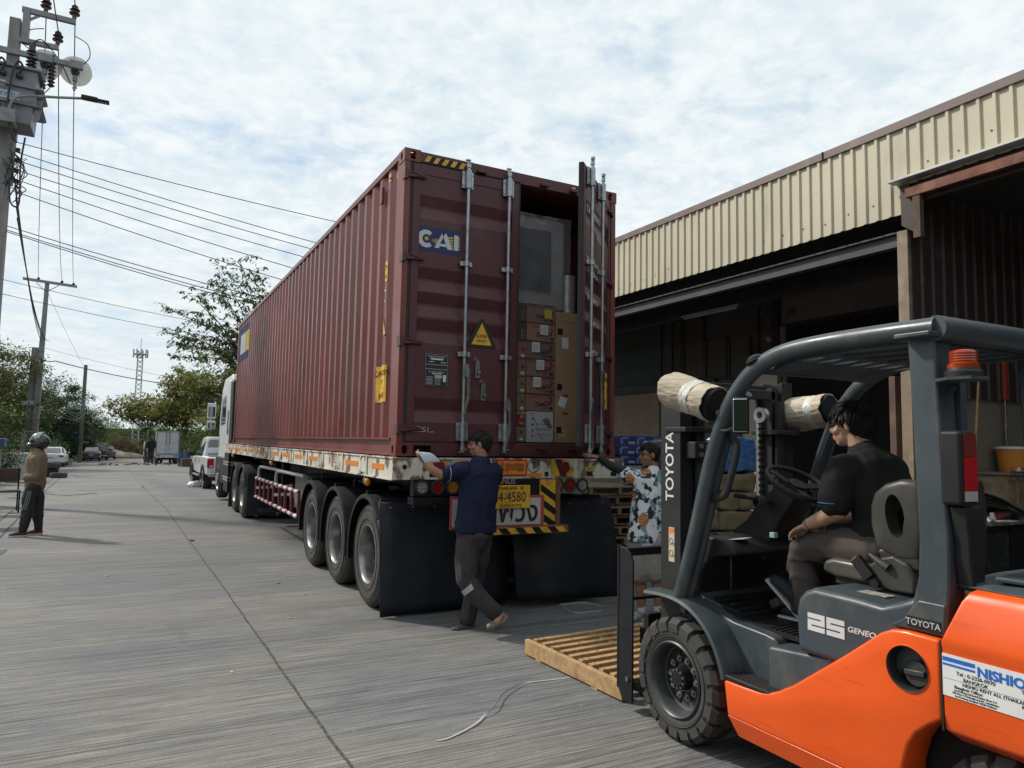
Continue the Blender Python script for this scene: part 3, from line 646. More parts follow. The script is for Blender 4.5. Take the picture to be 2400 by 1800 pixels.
# ---------------------------------------------------------------- truck tractor
tk = thing('truck_tractor', 'white truck tractor with black side fairings hitched in front of the container', 'truck', (3.3, 19.0, 0))
mb = MB()
for x in (2.9, 3.6): mb.box(x, x + .1, 15.2, 22.6, .75, 1.02)
mb.box(2.75, 3.85, 16.2, 17.2, 1.02, 1.2)
for y in (15.98, 17.26): mb.cyl((2.3, y, .52), (4.3, y, .52), .1)
mb.build('chassis', mBlk, tk)
for y in (15.98, 17.26): wheel(tk, y, 2.06); wheel(tk, y, 4.5, s=-1); fender(tk, y, 2.02, .57, .6, 10, 165)
wheel(tk, 21.4, 2.10, inner=False); wheel(tk, 21.4, 4.48, s=-1, inner=False)
f = MB().box(2.06, 2.72, 15.28, 15.30, .10, .95).build('mudflap', MATS['mudflap_rubber'], tk); text('ISUZU', (2.45, 15.275, .20), .11, mat('dull_grey_letter', (.16, .15, .15), .6), f, xs=1.2)
f = MB().box(2.06, 2.72, 18.35, 18.37, .02, .95).build('mudflap', MATS['mudflap_rubber'], tk)
MB().box(2.02, 2.10, 18.4, 19.3, .35, 1.30).box(2.02, 2.6, 18.4, 18.45, .35, 1.3).build('side_fairing', mBlkPl, tk, bevel=.03)
mb = MB()
for z in (.62, .68, .99, 1.05): mb.box(2.0, 2.04, 18.2, 19.3, z, z + .035); mb.box(2.0, 2.5, 18.2, 18.24, z, z + .035)
mb.build('guard_strip', mat('dull_aluminium', (.32, .32, .32), .5, .5), tk)
cabm = mat('cab_white_paint', (.58, .60, .61), .4, col2=(.5, .52, .53), vs=1.5, grime=.15, coat=.2)
cb = MB().prism([(19.35, 1.15), (21.95, 1.0), (22.05, 1.9), (21.65, 3.0), (21.1, 3.28), (19.5, 3.30), (19.35, 3.15)], 'x', 2.13, 4.47).build('cab', cabm, tk, bevel=.05, seg=3)
MB().prism([(20.3, 2.05), (21.6, 2.0), (21.42, 2.75), (20.3, 2.8)], 'x', 2.120, 2.14).build('side_window', mGlass, cb)
MB().prism([(19.33, 1.3), (20.1, 1.3), (20.1, 3.2), (19.33, 3.1)], 'x', 2.09, 2.135).build('side_deflector', cabm, cb, bevel=.015)
MB().box(2.082, 2.092, 19.45, 19.62, 1.75, 2.35).build('vent_slot', mBlk, cb); MB().box(2.10, 2.5, 18.85, 19.3, 1.55, 3.1).build('air_intake', mBlkPl, tk, bevel=.05)
MB().box(2.5, 4.1, 19.345, 19.352, 2.1, 2.7).build('rear_window', mGlass, cb)
MB().box(2.2, 2.5, 19.338, 19.352, 1.7, 3.0).build('rear_pipe', mBlkPl, cb)
MB().prism([(19.6, 3.28), (21.0, 3.28), (20.7, 3.5), (19.7, 3.6)], 'x', 2.5, 4.1).build('roof_deflector', cabm, cb, bevel=.04)
MB().box(2.10, 4.50, 20.1, 22.3, .45, 1.15).build('lower_body', mBlkPl, tk, bevel=.05)
MB().cyl((2.32, 19.1, .9), (2.32, 19.1, 3.55), .09).build('exhaust_stack', mat('dull_stack', (.25, .24, .23), .5, .4), tk, smooth=True)
for (z, h) in ((2.42, .46), (2.02, .26)):
    mm = MB().obox((1.93, 22.3, z), (.23, .09, h)).build('mirror_housing', cabm, tk, bevel=.035, seg=3)
    MB().obox((1.93, 22.25, z - .02), (.18, .01, h * .62)).build('mirror_glass', mat('mirror_dark', (.25, .28, .3), .05, .9), mm, bevel=.003)
MB().tube(bez([(2.15, 22.0, 2.85), (1.98, 22.3, 2.9), (1.98, 22.32, 2.4), (1.98, 22.3, 1.85), (2.15, 22.0, 1.8)], 5), .014, 6).build('mirror_arm', mBlkPl, tk, smooth=True)
MB().cyl((2.06, 21.4, .5), (2.10, 21.4, .5), .19, seg=20).build('wheel_cap', mZinc, tk)
# ---------------------------------------------------------------- ground
def road_mat():
    m = bpy.data.materials.new('concrete_road'); m.use_nodes = True; nt = m.node_tree; n, l = nt.nodes, nt.links; b = n['Principled BSDF']; b.inputs['Roughness'].default_value = .82; b.inputs['Specular IOR Level'].default_value = .35
    g = n.new('ShaderNodeNewGeometry')
    def nz(sc, st, det=6, off=0, rough=.55, dist=0):
        mp = n.new('ShaderNodeMapping'); mp.inputs['Scale'].default_value = st; mp.inputs['Location'].default_value = (off, off * .6, 0); mp.inputs['Rotation'].default_value = (0, 0, R(1.2)); l.new(g.outputs['Position'], mp.inputs[0])
        z = n.new('ShaderNodeTexNoise'); z.inputs['Scale'].default_value = sc; z.inputs['Detail'].default_value = det; z.inputs['Roughness'].default_value = rough; z.inputs['Distortion'].default_value = dist; l.new(mp.outputs[0], z.inputs[0]); return z.outputs[0]
    def mr(s, a, c, lo, hi):
        z = n.new('ShaderNodeMapRange'); z.inputs[1].default_value = a; z.inputs[2].default_value = c; z.inputs[3].default_value = lo; z.inputs[4].default_value = hi; l.new(s, z.inputs[0]); return z.outputs[0]
    def mx(f, a, c, mode='MIX'):
        z = n.new('ShaderNodeMix'); z.data_type = 'RGBA'; z.blend_type = mode
        if isinstance(f, float): z.inputs[0].default_value = f
        else: l.new(f, z.inputs[0])
        for i, s in ((6, a), (7, c)):
            if isinstance(s, tuple): z.inputs[i].default_value = (*s, 1)
            else: l.new(s, z.inputs[i])
        return z.outputs[2]
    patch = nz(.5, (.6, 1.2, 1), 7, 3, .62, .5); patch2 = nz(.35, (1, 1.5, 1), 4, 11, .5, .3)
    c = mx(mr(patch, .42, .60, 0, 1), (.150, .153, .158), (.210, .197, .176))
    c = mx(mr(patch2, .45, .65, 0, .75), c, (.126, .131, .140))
    broom = nz(1.0, (1.6, 55, 1), 6, 0, .7); broomf = nz(1.0, (4, 120, 1), 5, 7, .7); streak = nz(1.0, (.45, 7, 1), 7, 5, .7)
    c = mx(1.0, c, mx(mr(broom, .38, .62, 0, 1), (.72, .72, .73), (1.28, 1.28, 1.26)), 'MULTIPLY')
    c = mx(1.0, c, mx(mr(broomf, .38, .62, 0, 1), (.74, .74, .74), (1.28, 1.28, 1.26)), 'MULTIPLY')
    c = mx(1.0, c, mx(mr(streak, .35, .65, 0, 1), (.92, .92, .93), (1.08, 1.078, 1.07)), 'MULTIPLY')
    spots = nz(38, (1, 1, 1), 3, 2, .6); c = mx(mr(spots, .66, .74, 0, .7), c, (.42, .40, .36)); pit = nz(60, (1, 1, 1), 3, 31, .6); c = mx(mr(pit, .64, .72, 0, .7), c, (.05, .05, .05))
    stain = nz(1.3, (1, 1, 1), 7, 21, .65); c = mx(mr(stain, .60, .72, 0, .55), c, (.07, .066, .062))
    grain = nz(160, (1, 1, 1), 2, 4, .5); c = mx(1.0, c, mx(mr(grain, .35, .65, 0, 1), (.66, .66, .66), (1.34, 1.34, 1.34)), 'MULTIPLY')
    grv = nz(1.0, (.13, 58, 1), 2, 13, .5); c = mx(1.0, c, mx(mr(grv, .39, .50, 0, 1), (.64, .64, .65), (1.06, 1.06, 1.06)), 'MULTIPLY')
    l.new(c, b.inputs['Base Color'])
    bp = n.new('ShaderNodeBump'); bp.inputs['Strength'].default_value = .55; bp.inputs['Distance'].default_value = .006; l.new(grv, bp.inputs['Height'])
    b2 = n.new('ShaderNodeBump'); b2.inputs['Strength'].default_value = .3; b2.inputs['Distance'].default_value = .003; l.new(grain, b2.inputs['Height']); l.new(bp.outputs[0], b2.inputs['Normal']); l.new(b2.outputs[0], b.inputs['Normal'])
    MATS['road'] = m; return m
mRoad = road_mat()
mSoil = mat('dirt_ground', (.17, .14, .10), .95, col2=(.10, .085, .06), vs=1.2, bump=.4, bs=8, grime=.3, gcol=(.05, .07, .03), gs=2)
def gz(y): return 0.0 if y <= 18 else -.015 * (min(y, 160) - 18)
def strip(name, rows, m, dz):
    """rows: (y, x_left, x_right); the sheet follows the gentle fall of the street beyond y = 18"""
    mb = MB(); v = []
    for y, a, b in rows: v += [(a, y, gz(y) + dz), (b, y, gz(y) + dz)]
    mb.add(v, [(2 * i, 2 * i + 1, 2 * i + 3, 2 * i + 2) for i in range(len(rows) - 1)]); return struct(mb.build(name, m, recalc=False))
strip('ground', [(-40, -600, 600), (18, -600, 600), (160, -600, 600), (900, -600, 600)], mSoil, -.03)
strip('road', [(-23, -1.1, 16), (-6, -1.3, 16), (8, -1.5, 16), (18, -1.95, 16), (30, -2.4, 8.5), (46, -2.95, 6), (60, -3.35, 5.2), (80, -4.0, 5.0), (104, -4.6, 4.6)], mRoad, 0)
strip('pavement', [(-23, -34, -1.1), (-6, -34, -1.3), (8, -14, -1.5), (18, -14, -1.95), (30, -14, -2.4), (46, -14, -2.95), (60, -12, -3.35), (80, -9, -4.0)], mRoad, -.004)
rnd = random.Random(4)
# longitudinal slab joint: irregular strip
pts = [(1.12, -10), (1.06, 3.7), (1.03, 4.84), (1.01, 6.14), (.94, 9.5), (.80, 15), (.74, 18), (.55, 24), (.36, 29), (0, 45), (-.42, 65)]
def joint(name, pts, w, m, z=.004):
    mb = MB(); L_, R_ = [], []
    for i in range(len(pts) - 1):
        (x0, y0), (x1, y1) = pts[i], pts[i + 1]; n = max(3, int(math.hypot(x1 - x0, y1 - y0) / .06))
        if n > 160: n = 160
        for k in range(n):
            t = k / n; x, y = x0 + (x1 - x0) * t, y0 + (y1 - y0) * t; j = .008 * noise.noise(V((x * 3, y * 2.1, 1))); dx, dy = (x1 - x0), (y1 - y0); q = math.hypot(dx, dy); nx, ny = dy / q, -dx / q
            a = w * (.6 + .5 * abs(noise.noise(V((y * 5, x, 3)))) + rnd.random() * .35); b_ = w * (.6 + .5 * abs(noise.noise(V((y * 6, x, 8)))) + rnd.random() * .35)
            L_.append((x + j - nx * a, y - ny * a, z + gz(y))); R_.append((x + j + nx * b_, y + ny * b_, z + gz(y)))
    n = len(L_); mb.add(L_ + R_, [(i, i + 1, n + i + 1, n + i) for i in range(n - 1)]); return struct(mb.build(name, m, recalc=False))
mJoint = mat('joint_tar', (.04, .039, .037), .9, col2=(.10, .095, .085), vs=30, vlo=.45, vhi=.6)
joint('slab_joint', pts, .010, mJoint); 
joint('pavement_edge', [(-1.42, 2), (-1.5, 8), (-1.78, 13), (-2.0, 18.4), (-2.44, 27.3), (-3.0, 41), (-3.44, 58)], .016, mJoint)
joint('pavement_edge', [(-1.72, 2), (-1.80, 8), (-2.05, 13), (-2.25, 18.4), (-2.7, 27.3), (-3.25, 41), (-3.65, 58)], .012, mJoint)
joint('slab_joint', [(-4.5, 15.2), (-1.7, 14.9), (1.0, 14.7), (3, 14.6)], .008, mJoint)
joint('slab_joint', [(4.0, 6.65), (4.9, 5.9), (6.2, 4.8), (7.4, 3.9)], .008, mJoint); joint('slab_joint', [(3.1, 7.1), (5.0, 6.9), (7.4, 6.7)], .008, mJoint)
struct(MB().add([(-1.75, 12.0, .006), (-1.52, 12.0, .006), (-1.52, 12.5, .006), (-1.75, 12.5, .006)], [(0, 1, 2, 3)]).build('drain_cover', mat('drain_iron', (.06, .06, .06), .7), recalc=False))
# ---------------------------------------------------------------- forklift
fk = thing('forklift', 'orange and dark grey counterbalance forklift with a driver, cardboard wrapped round its front lamps', 'forklift', (3.33, 2.4, 0))
FX0, FX1 = 2.76, 3.90
def mir(x): return FX0 + FX1 - x
mOr = mat('forklift_orange', (.86, .105, .007), .36, col2=(.78, .092, .006), vs=2.2, coat=.25, grime=.05, gcol=(.55, .07, .01), gs=4, gstretch=(1, .8, 8), bump=.03, bs=9, rvar=.12)
mSl = mat('forklift_slate', (.054, .070, .082), .38, col2=(.042, .055, .065), vs=2.6, grime=.4, gcol=(.12, .115, .10), gs=8, gstretch=(1, 1, .5), bump=.06, bs=30, rvar=.12)
mVin = mat('grey_vinyl', (.034, .033, .030), .42, col2=(.05, .047, .042), vs=5, bump=.06, bs=60, rvar=.12, grime=.2, gcol=(.12, .11, .09))
# front wheels with lugs
def lugwheel(x, y, r, w, s, rim_r, lugs):
    wt = MB().lathe([(rim_r, .012), (rim_r + .03, .0), (rim_r + .085, .004), (r - .035, .006), (r - .025, .02), (r - .024, w - .02), (r - .035, w - .006), (rim_r, w)], (x, y, r), (s, 0, 0), 64, closed_prof=True).build('tyre', mTyre, fk, smooth=True, ang=25)
    lg = MB()
    for k in range(lugs):
        for side in (0, 1):
            a = 2 * pi * (k + .5 * side) / lugs; da = 2 * pi / lugs * .40
            def P(ang, rr, xx): return (x + s * xx, y + rr * cos(ang), r + rr * sin(ang))
            xs_ = (-.006, .018, w * .54) if side == 0 else (w + .006, w - .018, w * .46)
            sk = .05 * (1 if side == 0 else -1)
            ring = []
            for xx, ro, ri in ((xs_[0], r - .028, r - .075), (xs_[1], r, r - .05), (xs_[2], r, r - .05)):
                q = 0 if xx == xs_[0] else (.02 if xx == xs_[1] else .07)
                ring.append([P(a - da + q, ri, xx), P(a - da * .86 + q, ro, xx), P(a + da * .86 + q, ro, xx), P(a + da + q, ri, xx)])
            lg.rings(ring)
    lg.build('tread_lugs', mTyre, wt)
    g = MB()
    for q in (rim_r + .04, r - .066): g.lathe([(q, -.001), (q + .003, -.004), (q + .006, -.001)], (x, y, r), (s, 0, 0), 64)
    g.build('sidewall_ring', mTyre, wt, smooth=True, recalc=False)
    rm = MB().lathe([(rim_r + .004, .004), (rim_r - .004, -.004), (rim_r - .014, .004), (rim_r - .022, .03), (rim_r - .03, .085), (rim_r - .055, .10), (.085, .095), (.08, .085), (.0, .085)], (x, y, r), (s, 0, 0), 56).build('rim', mat('dark_wheel_paint', (.04, .045, .05), .4, col2=(.06, .06, .06), vs=8, grime=.3, gcol=(.1, .09, .08)), fk, smooth=True, recalc=False)
    h = MB(); h.cyl((x + s * .09, y, r), (x + s * .03, y, r), .068, .06, 20); h.cyl((x + s * .03, y, r), (x + s * .022, y, r), .045, .04, 20)
    hb = h.build('hub', mBlk, rm, smooth=True)
    n = MB()
    for k in range(10):
        n.nxt() if k else 0; a = 2 * pi * k / 10; p = V((x + s * .10, y + .105 * cos(a), r + .105 * sin(a))); n.cyl(p, p - V((s * .03, 0, 0)), .020, seg=6); n.cyl(p, p - V((s * .042, 0, 0)), .009, seg=8)
        a += .3; n.nxt(); p = V((x + s * .06, y + .05 * cos(a), r + .05 * sin(a))); n.cyl(p, p - V((s * .038, 0, 0)), .007, seg=6)
    n.build('wheel_nuts', mSteel, rm)
    return wt
wt = lugwheel(2.765, 3.23, .338, .20, 1, .205, 20); lugwheel(3.895, 3.23, .338, .20, -1, .205, 20)
lugwheel(2.86, 1.52, .27, .16, 1, .14, 17); lugwheel(3.80, 1.52, .27, .16, -1, .14, 17)
for k, chh in enumerate('SOLID 7.00-12'):
    a = R(118 - k * 5.2); text(chh, (2.7605, 3.23 - .27 * cos(a) * -1 * -1, .338 + .27 * sin(a)), .020, mVin, wt, right=(0, -sin(a), cos(a) * 1) if False else (0, -sin(a), -cos(a)), up=(0, -cos(a), sin(a)) if False else (0, -cos(a) * 1, sin(a)))
# front fenders
for s in (0, 1):
    f_ = lambda x: mir(x) if s else x
    pr = [(3.49, .775), (3.36, .785), (3.24, .785), (3.13, .765), (3.04, .725), (2.96, .665), (2.90, .585), (2.86, .50), (2.845, .45)]
    mb = MB(); rs = [[(f_(2.755), y, z), (f_(2.77), y + .0, z + .012), (f_(2.93), y - .0, z + .02), (f_(2.93), y + .01, z - .012), (f_(2.77), y + .014, z - .012)] for y, z in bez([(0, a, b) for a, b in pr], 4) for _ in (0,)] if False else None
    path = [(p.y, p.z) for p in bez([(0, a, b) for a, b in pr], 4)]
    rs = []
    for i, (y, z) in enumerate(path):
        a, b = path[max(i - 1, 0)], path[min(i + 1, len(path) - 1)]; t = V((b[0] - a[0], b[1] - a[1])).normalized(); ny, nz_ = t.y * -1, t.x; 
        if nz_ < 0 and ny < 0: ny, nz_ = -ny, -nz_
        if nz_ < 0: ny, nz_ = -ny, -nz_
        rs.append([(f_(2.752), y - ny * .004, z - nz_ * .004), (f_(2.76), y + ny * .012, z + nz_ * .012), (f_(2.79), y + ny * .018, z + nz_ * .018), (f_(2.95), y + ny * .018, z + nz_ * .018), (f_(2.95), y - ny * .004, z - nz_ * .004)])
    MB().rings(rs).build('fender', mSl, fk, smooth=True, ang=50)
# tub / floor body
tub = [(3.33, .80), (3.25, .865), (3.14, .79), (3.03, .735), (2.92, .712), (2.70, .70), (2.64, .69), (2.615, .66), (2.60, .62), (2.0, .64), (2.0, .40), (2.60, .40), (2.86, .42), (3.0, .62), (3.2, .72), (3.33, .74)]
MB().prism(tub, 'x', 2.915, 3.745).build('floor_tub', mSl, fk, bevel=.014, seg=3)
sd_ = [(2.96, .74), (2.92, .712), (2.70, .705), (2.645, .695), (2.615, .665), (2.60, .62), (2.60, .43), (2.85, .43), (2.88, .52)]
MB().prism([(2.62, .44), (1.90, .44), (1.90, .80), (2.30, .70), (2.62, .67)], 'x', 2.84, 3.82).build('side_sill', mSl, fk, bevel=.02, seg=3)
fm = MB().prism([(3.16, .800), (3.03, .745), (2.92, .722), (2.70, .71), (2.38, .71), (2.38, .69), (2.7, .69), (2.92, .70), (3.16, .78)], 'x', 2.975, 3.70).build('floor_mat', mBlkPl, fk)
mb = MB()
for k in range(9): y = 2.46 + k * .035; mb.bar((2.99, y, .7125), (3.68, y + .07, .7125), .012, .008)
for k in range(5): y = 2.88 + k * .045; mb.bar((3.0, y, .724 + (k * .018)), (3.68, y, .724 + k * .018), .014, .008)
mb.build('mat_ribs', mBlkPl, fm)
stp = MB().prism([(2.765, 2.845), (2.765, 2.53), (2.80, 2.475), (2.90, 2.475), (2.915, 2.845)], 'z', .455, .480).build('step', mBlkPl, fk, bevel=.008)
mb = MB()
for i in range(9):
    for j in range(3): mb.obox((2.798 + j * .042, 2.81 - i * .034, .4802), (.030, .014, .0016), rz=.25)
mb.build('step_slots', mDark, stp)
# orange side panels
top = [(2.84, .452), (2.70, .456), (2.60, .462), (2.545, .475), (2.49, .50), (2.40, .555), (2.30, .63), (2.12, .765), (1.95, .90), (1.90, .925), (1.84, .932), (1.705, .93)]
archp = [(1.705, .635), (1.76, .595), (1.81, .55), (1.845, .49), (1.87, .40), (1.88, .285)]
for s in (0, 1):
    f_ = lambda x: mir(x) if s else x
    def band_(pts, xo, xi, nm='side_panel'):
        mb = MB(); n = len(pts); mb.add([(f_(xo), y, z) for y, z in pts] + [(f_(xi), y, z) for y, z in pts], [tuple(range(n)), tuple(range(n, 2 * n))[::-1]] + [(i, (i + 1) % n, n + (i + 1) % n, n + i) for i in range(n)]); return mb
    poly = top + archp + [(2.815, .285)]
    p_ = band_(poly, 2.762, 2.93).build('side_panel', mOr, fk, bevel=.012, seg=3)
    lw = MB(); a_ = [(2.815, .284), (1.88, .284)]; b_ = [(2.775, .19), (1.90, .19)]
    lw.rings([[(f_(2.763), 2.815, .286), (f_(2.80), 2.775, .185), (f_(2.93), 2.775, .185), (f_(2.93), 2.815, .286)], [(f_(2.763), 1.88, .286), (f_(2.80), 1.90, .185), (f_(2.93), 1.90, .185), (f_(2.93), 1.88, .286)]])
    lw.build('panel_skirt', mOr, p_, bevel=.004)
    if s == 0:
        cut(p_, []) if False else None
        rc = MB(); rc.lathe([(.084, -.003), (.090, -.003), (.093, .002)], (2.762, 1.835, .788), (1, 0, 0), 40); rc.build('filler_rim', mOr, p_, smooth=True, recalc=False)
        rd = MB(); rd.lathe([(.088, -.002), (.084, .0), (.083, .003)], (2.758, 1.835, .788), (1, 0, 0), 40); rd.build('filler_lip', mBlkPl, p_, smooth=True, recalc=False)
        cutter = MB().cyl((2.70, 1.835, .788), (2.85, 1.835, .788), .085, seg=40)
        # recess baked into the panel
        M_ = fk.matrix_basis; cm = MB(); cm.v = [tuple(M_.inverted() @ V(q)) for q in cutter.v]; cm.f = cutter.f
        p_.modifiers.clear(); bv = p_.modifiers.new('bevel', 'BEVEL'); bv.width = .012; bv.segments = 3; bv.limit_method = 'ANGLE'; bv.angle_limit = R(35)
        cut(p_, [cm]); p_.data.polygons.foreach_set('use_smooth', [True] * len(p_.data.polygons)); p_.data.set_sharp_from_angle(angle=R(30))
        cup = MB().lathe([(.0848, -.001), (.082, .004), (.082, .08), (0, .08)], (2.766, 1.835, .788), (1, 0, 0), 40).build('filler_cup', mBlkPl, p_, smooth=True, recalc=False)
        cp = MB(); cp.cyl((2.835, 1.825, .765), (2.80, 1.825, .765), .052, .050, 28); cp.obox((2.795, 1.825, .77), (.02, .085, .022), rx=-.1); cp.build('fuel_cap', mVin, cup, bevel=.004, smooth=True)
# hood with the white figures
hood = [(2.415, .70), (2.425, .88), (2.41, .945), (2.375, .985), (2.32, 1.01), (2.10, 1.005), (1.98, 1.00), (1.90, 1.03), (1.84, 1.06), (1.80, 1.06), (1.80, .80), (1.95, .70)]
h_ = MB().prism(hood, 'x', 2.815, 3.845).build('hood', mSl, fk, bevel=.030, seg=4)
def num_bar(pts): 
    q = MB(); q.prism(pts, 'x', 2.8115, 2.8150); return q
nb = MB(); 
def seg7(y0, z0, w, h, segs, t=.021):
    yL, yR, g = y0, y0 - w, .0005; m0, m1 = z0 + h / 2 + t / 2, z0 + h / 2 - t / 2
    bars = {'t': (yL, yR, z0 + h - t, z0 + h), 'm': (yL, yR, z0 + h / 2 - t / 2, z0 + h / 2 + t / 2), 'b': (yL, yR, z0, z0 + t), 'tl': (yL, yL - t, m0, z0 + h - t), 'tr': (yR + t, yR, m0, z0 + h - t), 'bl': (yL, yL - t, z0 + t, m1), 'br': (yR + t, yR, z0 + t, m1)}
    for k in segs: a, b, c, d = bars[k]; nb.prism([(a, c), (b, c), (b, d), (a, d)], 'x', 2.8112, 2.8152)
seg7(2.35, .815, .092, .078, ('t', 'm', 'b', 'tr', 'bl')); nb.nxt(); seg7(2.248, .815, .092, .078, ('t', 'm', 'b', 'tl', 'br'))
nb.build('numeral', mLet, h_)
text('GENEO', (2.8135, 2.075, .865), .033, mLet, h_, right=(0, -1, 0), bold=.02, shear=.2, xs=1.25)
mb = MB(); mb.obox((2.98, 2.12, 1.008), (.07, .14, .002)); mb.build('warning_label', mat('dirty_label', (.42, .4, .33), .7, col2=(.2, .19, .17), vs=30), h_)
skirt = [(1.925, .935), (1.86, .98), (1.80, 1.06), (1.69, 1.06), (1.70, .938), (1.84, .938)]
sk = MB().prism(skirt, 'x', 2.785, 2.84).build('pillar_skirt', mSl, fk, bevel=.008)
bp_ = MB().box(2.781, 2.786, 1.71, 1.845, .950, .992).build('badge', mBlkPl, sk); text('TOYOTA', (2.780, 1.778, .971), .034, mat('silver_letter', (.5, .5, .5), .4), bp_, right=(0, -1, 0), bold=.015)
# rear pillars
for s in (0, 1):
    f_ = lambda x: 6.50 - x if s else x
    secs = [(.95, 1.69, 1.86), (1.05, 1.685, 1.825), (1.15, 1.675, 1.80), (1.30, 1.672, 1.793), (1.60, 1.685, 1.80), (1.95, 1.70, 1.812), (2.12, 1.705, 1.82)]
    MB().rings([[(f_(2.79), y0, z), (f_(2.79), y1, z), (f_(2.905), y1, z), (f_(2.905), y0, z)] for z, y0, y1 in secs]).build('rear_pillar', mSl, fk, bevel=.012, seg=3)
mb = MB(); mb.obox((2.785, 1.755, 2.112), (.13, .15, .02)); mb.build('pillar_weld', mSl, fk, bevel=.006)
# overhead guard: side tubes that bend down into the front pillars
for s in (0, 1):
    f_ = lambda x: 6.50 - x if s else x
    P_ = bez([(f_(2.805), a, b) for a, b in ((1.70, 2.142), (1.95, 2.144), (2.22, 2.140), (2.42, 2.126), (2.56, 2.092), (2.67, 2.035), (2.76, 1.955), (2.84, 1.85), (2.91, 1.71), (2.98, 1.53), (3.05, 1.30), (3.13, 1.05), (3.225, .79))], 4)
    MB().tube(P_, [(.040, .043)] * len(P_), 16, up=(1, 0, 0)).build('guard_tube', mSl, fk, smooth=True)
    Q_ = [(f_(2.853), p.y - .012, p.z - .018) for p in P_[24:]]
    MB().tube(Q_, [(.03, .030)] * len(Q_), 8, up=(1, 0, 0)).build('pillar_rib', mSl, fk, smooth=True)
MB().tube([(2.79, 1.70, 2.138), (3.25, 1.70, 2.14), (3.71, 1.70, 2.138)], [(.046, .052)] * 3, 14, up=(0, 1, 0)).build('guard_rear_bar', mSl, fk, smooth=True)
rfp = [(1.74, 2.105), (2.25, 2.108), (2.44, 2.10), (2.54, 2.07), (2.57, 2.045), (2.55, 2.035), (2.50, 2.055), (2.42, 2.078), (2.25, 2.088), (1.74, 2.085)]
rf = MB().prism(rfp, 'x', 2.84, 3.66).build('guard_roof', mSl, fk, world=False)
ct_ = []
for x in (2.88, 3.0, 3.12, 3.24, 3.36, 3.48, 3.60):
    pts = [(x + .028 * sin(pi * k / 8), 2.28 + .17 * k / 8) for k in range(9)] + [(x - .028 * sin(pi * k / 8), 2.45 - .17 * k / 8) for k in range(1, 8)]
    ct_.append(MB().prism(pts, 'z', 1.9, 2.2))
cut(rf, ct_); rf.data.transform(fk.matrix_basis.inverted())
mb = MB()
for x in (2.94, 3.10, 3.26, 3.42, 3.58): mb.nxt(); mb.bar((x, 1.76, 2.08), (x, 2.22, 2.083), .03, .016)
mb.build('roof_rib', mSl, rf, bevel=.006)
MB().tube([(2.83, 2.60, 2.045), (3.25, 2.60, 2.05), (3.67, 2.60, 2.045)], .022, 10).build('guard_front_bar', mSl, fk, smooth=True)
MB().box(2.84, 3.82, 3.22, 3.26, .70, .80).build('cowl_base', mSl, fk)
# dashboard cowl with open footwell
cow = [(3.30, .80), (3.32, 1.09), (3.27, 1.135), (3.10, 1.150), (2.98, 1.135), (2.90, 1.10), (2.885, 1.07), (2.95, 1.055), (3.05, 1.04), (3.12, .98), (3.16, .90), (3.18, .80)]
cw_ = MB().prism(cow, 'x', 2.90, 3.78).build('dash_cowl', mBlkPl, fk, bevel=.02, seg=3)
MB().obox((3.02, 2.985, 1.141), (.10, .12, .003), rx=-.14, rz=.35).build('instruction_label', mat('pale_label', (.45, .45, .42), .6, col2=(.3, .3, .29), vs=60), cw_)
MB().cyl((2.98, 3.13, 1.150), (2.98, 3.13, 1.156), .022, seg=6).build('cap', mDark, cw_)
col_ = MB().rings([[(3.33 + a * w, y + b * d, z + b * d * .6) for a, b in ((-1, -1), (1, -1), (1, 1), (-1, 1))] for y, z, w, d in ((3.08, 1.08, .15, .12), (3.03, 1.18, .11, .085), (2.95, 1.30, .10, .078), (2.86, 1.40, .085, .06), (2.82, 1.43, .06, .04))]).build('steering_column', mBlkPl, fk, bevel=.012, seg=3, smooth=True)
swc, sax = V((3.28, 2.79, 1.455)), V((0, -.48, .88)).normalized()
sx_ = V((1, 0, 0)); sy_ = sax.cross(sx_)
ring = [swc + sx_ * .175 * cos(2 * pi * k / 48) + sy_ * .175 * sin(2 * pi * k / 48) for k in range(48)]
sw = MB().tube(ring, .0145, 10, closed=True).build('steering_wheel', mBlkPl, fk, smooth=True)
mb = MB()
for a in (-.2, 2.1, 4.2): d_ = sx_ * cos(a) + sy_ * sin(a); mb.bar(swc - sax * .02 + d_ * .03, swc + d_ * .17, .05, .014, sax)
mb.cyl(swc - sax * .06, swc + sax * .004, .05, .055, 20); mb.build('wheel_spokes', mBlkPl, sw, bevel=.004)
MB().cyl(swc + V((-.13, .10, .0)), swc + V((-.13, .10, .0)) + sax * .05, .022, .026, 14).build('spinner_knob', mBlkPl, sw, smooth=True)
mb = MB(); mb.cyl((3.24, 2.93, 1.34), (3.05, 2.99, 1.375), .010); mb.cyl((3.07, 2.985, 1.373), (3.00, 3.005, 1.385), .016); mb.build('direction_lever', mBlkPl, fk, smooth=True)
mb = MB(); mb.lathe([(.03, 0), (.034, .01), (.028, .02), (.036, .03), (.028, .04), (.036, .05), (.026, .06)], (3.19, 2.95, 1.34), (-1, .2, .15), 14); mb.build('lever_boot', mRub, fk, smooth=True)
mb = MB()
for x in (3.48, 3.56, 3.64): mb.nxt(); mb.cyl((x, 2.93, 1.10), (x, 2.86, 1.30), .007); mb.sph((x, 2.855, 1.315), .018, 10, 8)
mb.build('control_lever', mBlkPl, fk, smooth=True)
MB().obox((3.16, 2.86, 1.17), (.03, .035, .03)).build('key_switch', mat('pale_green_tag', (.3, .5, .42), .5), fk, bevel=.004)
mb = MB(); mb.obox((3.20, 2.86, .80), (.10, .06, .05), rx=-.5); mb.nxt(); mb.obox((3.36, 2.96, .86), (.07, .02, .10), rx=-.6); mb.build('pedal', mRub, fk, bevel=.01)
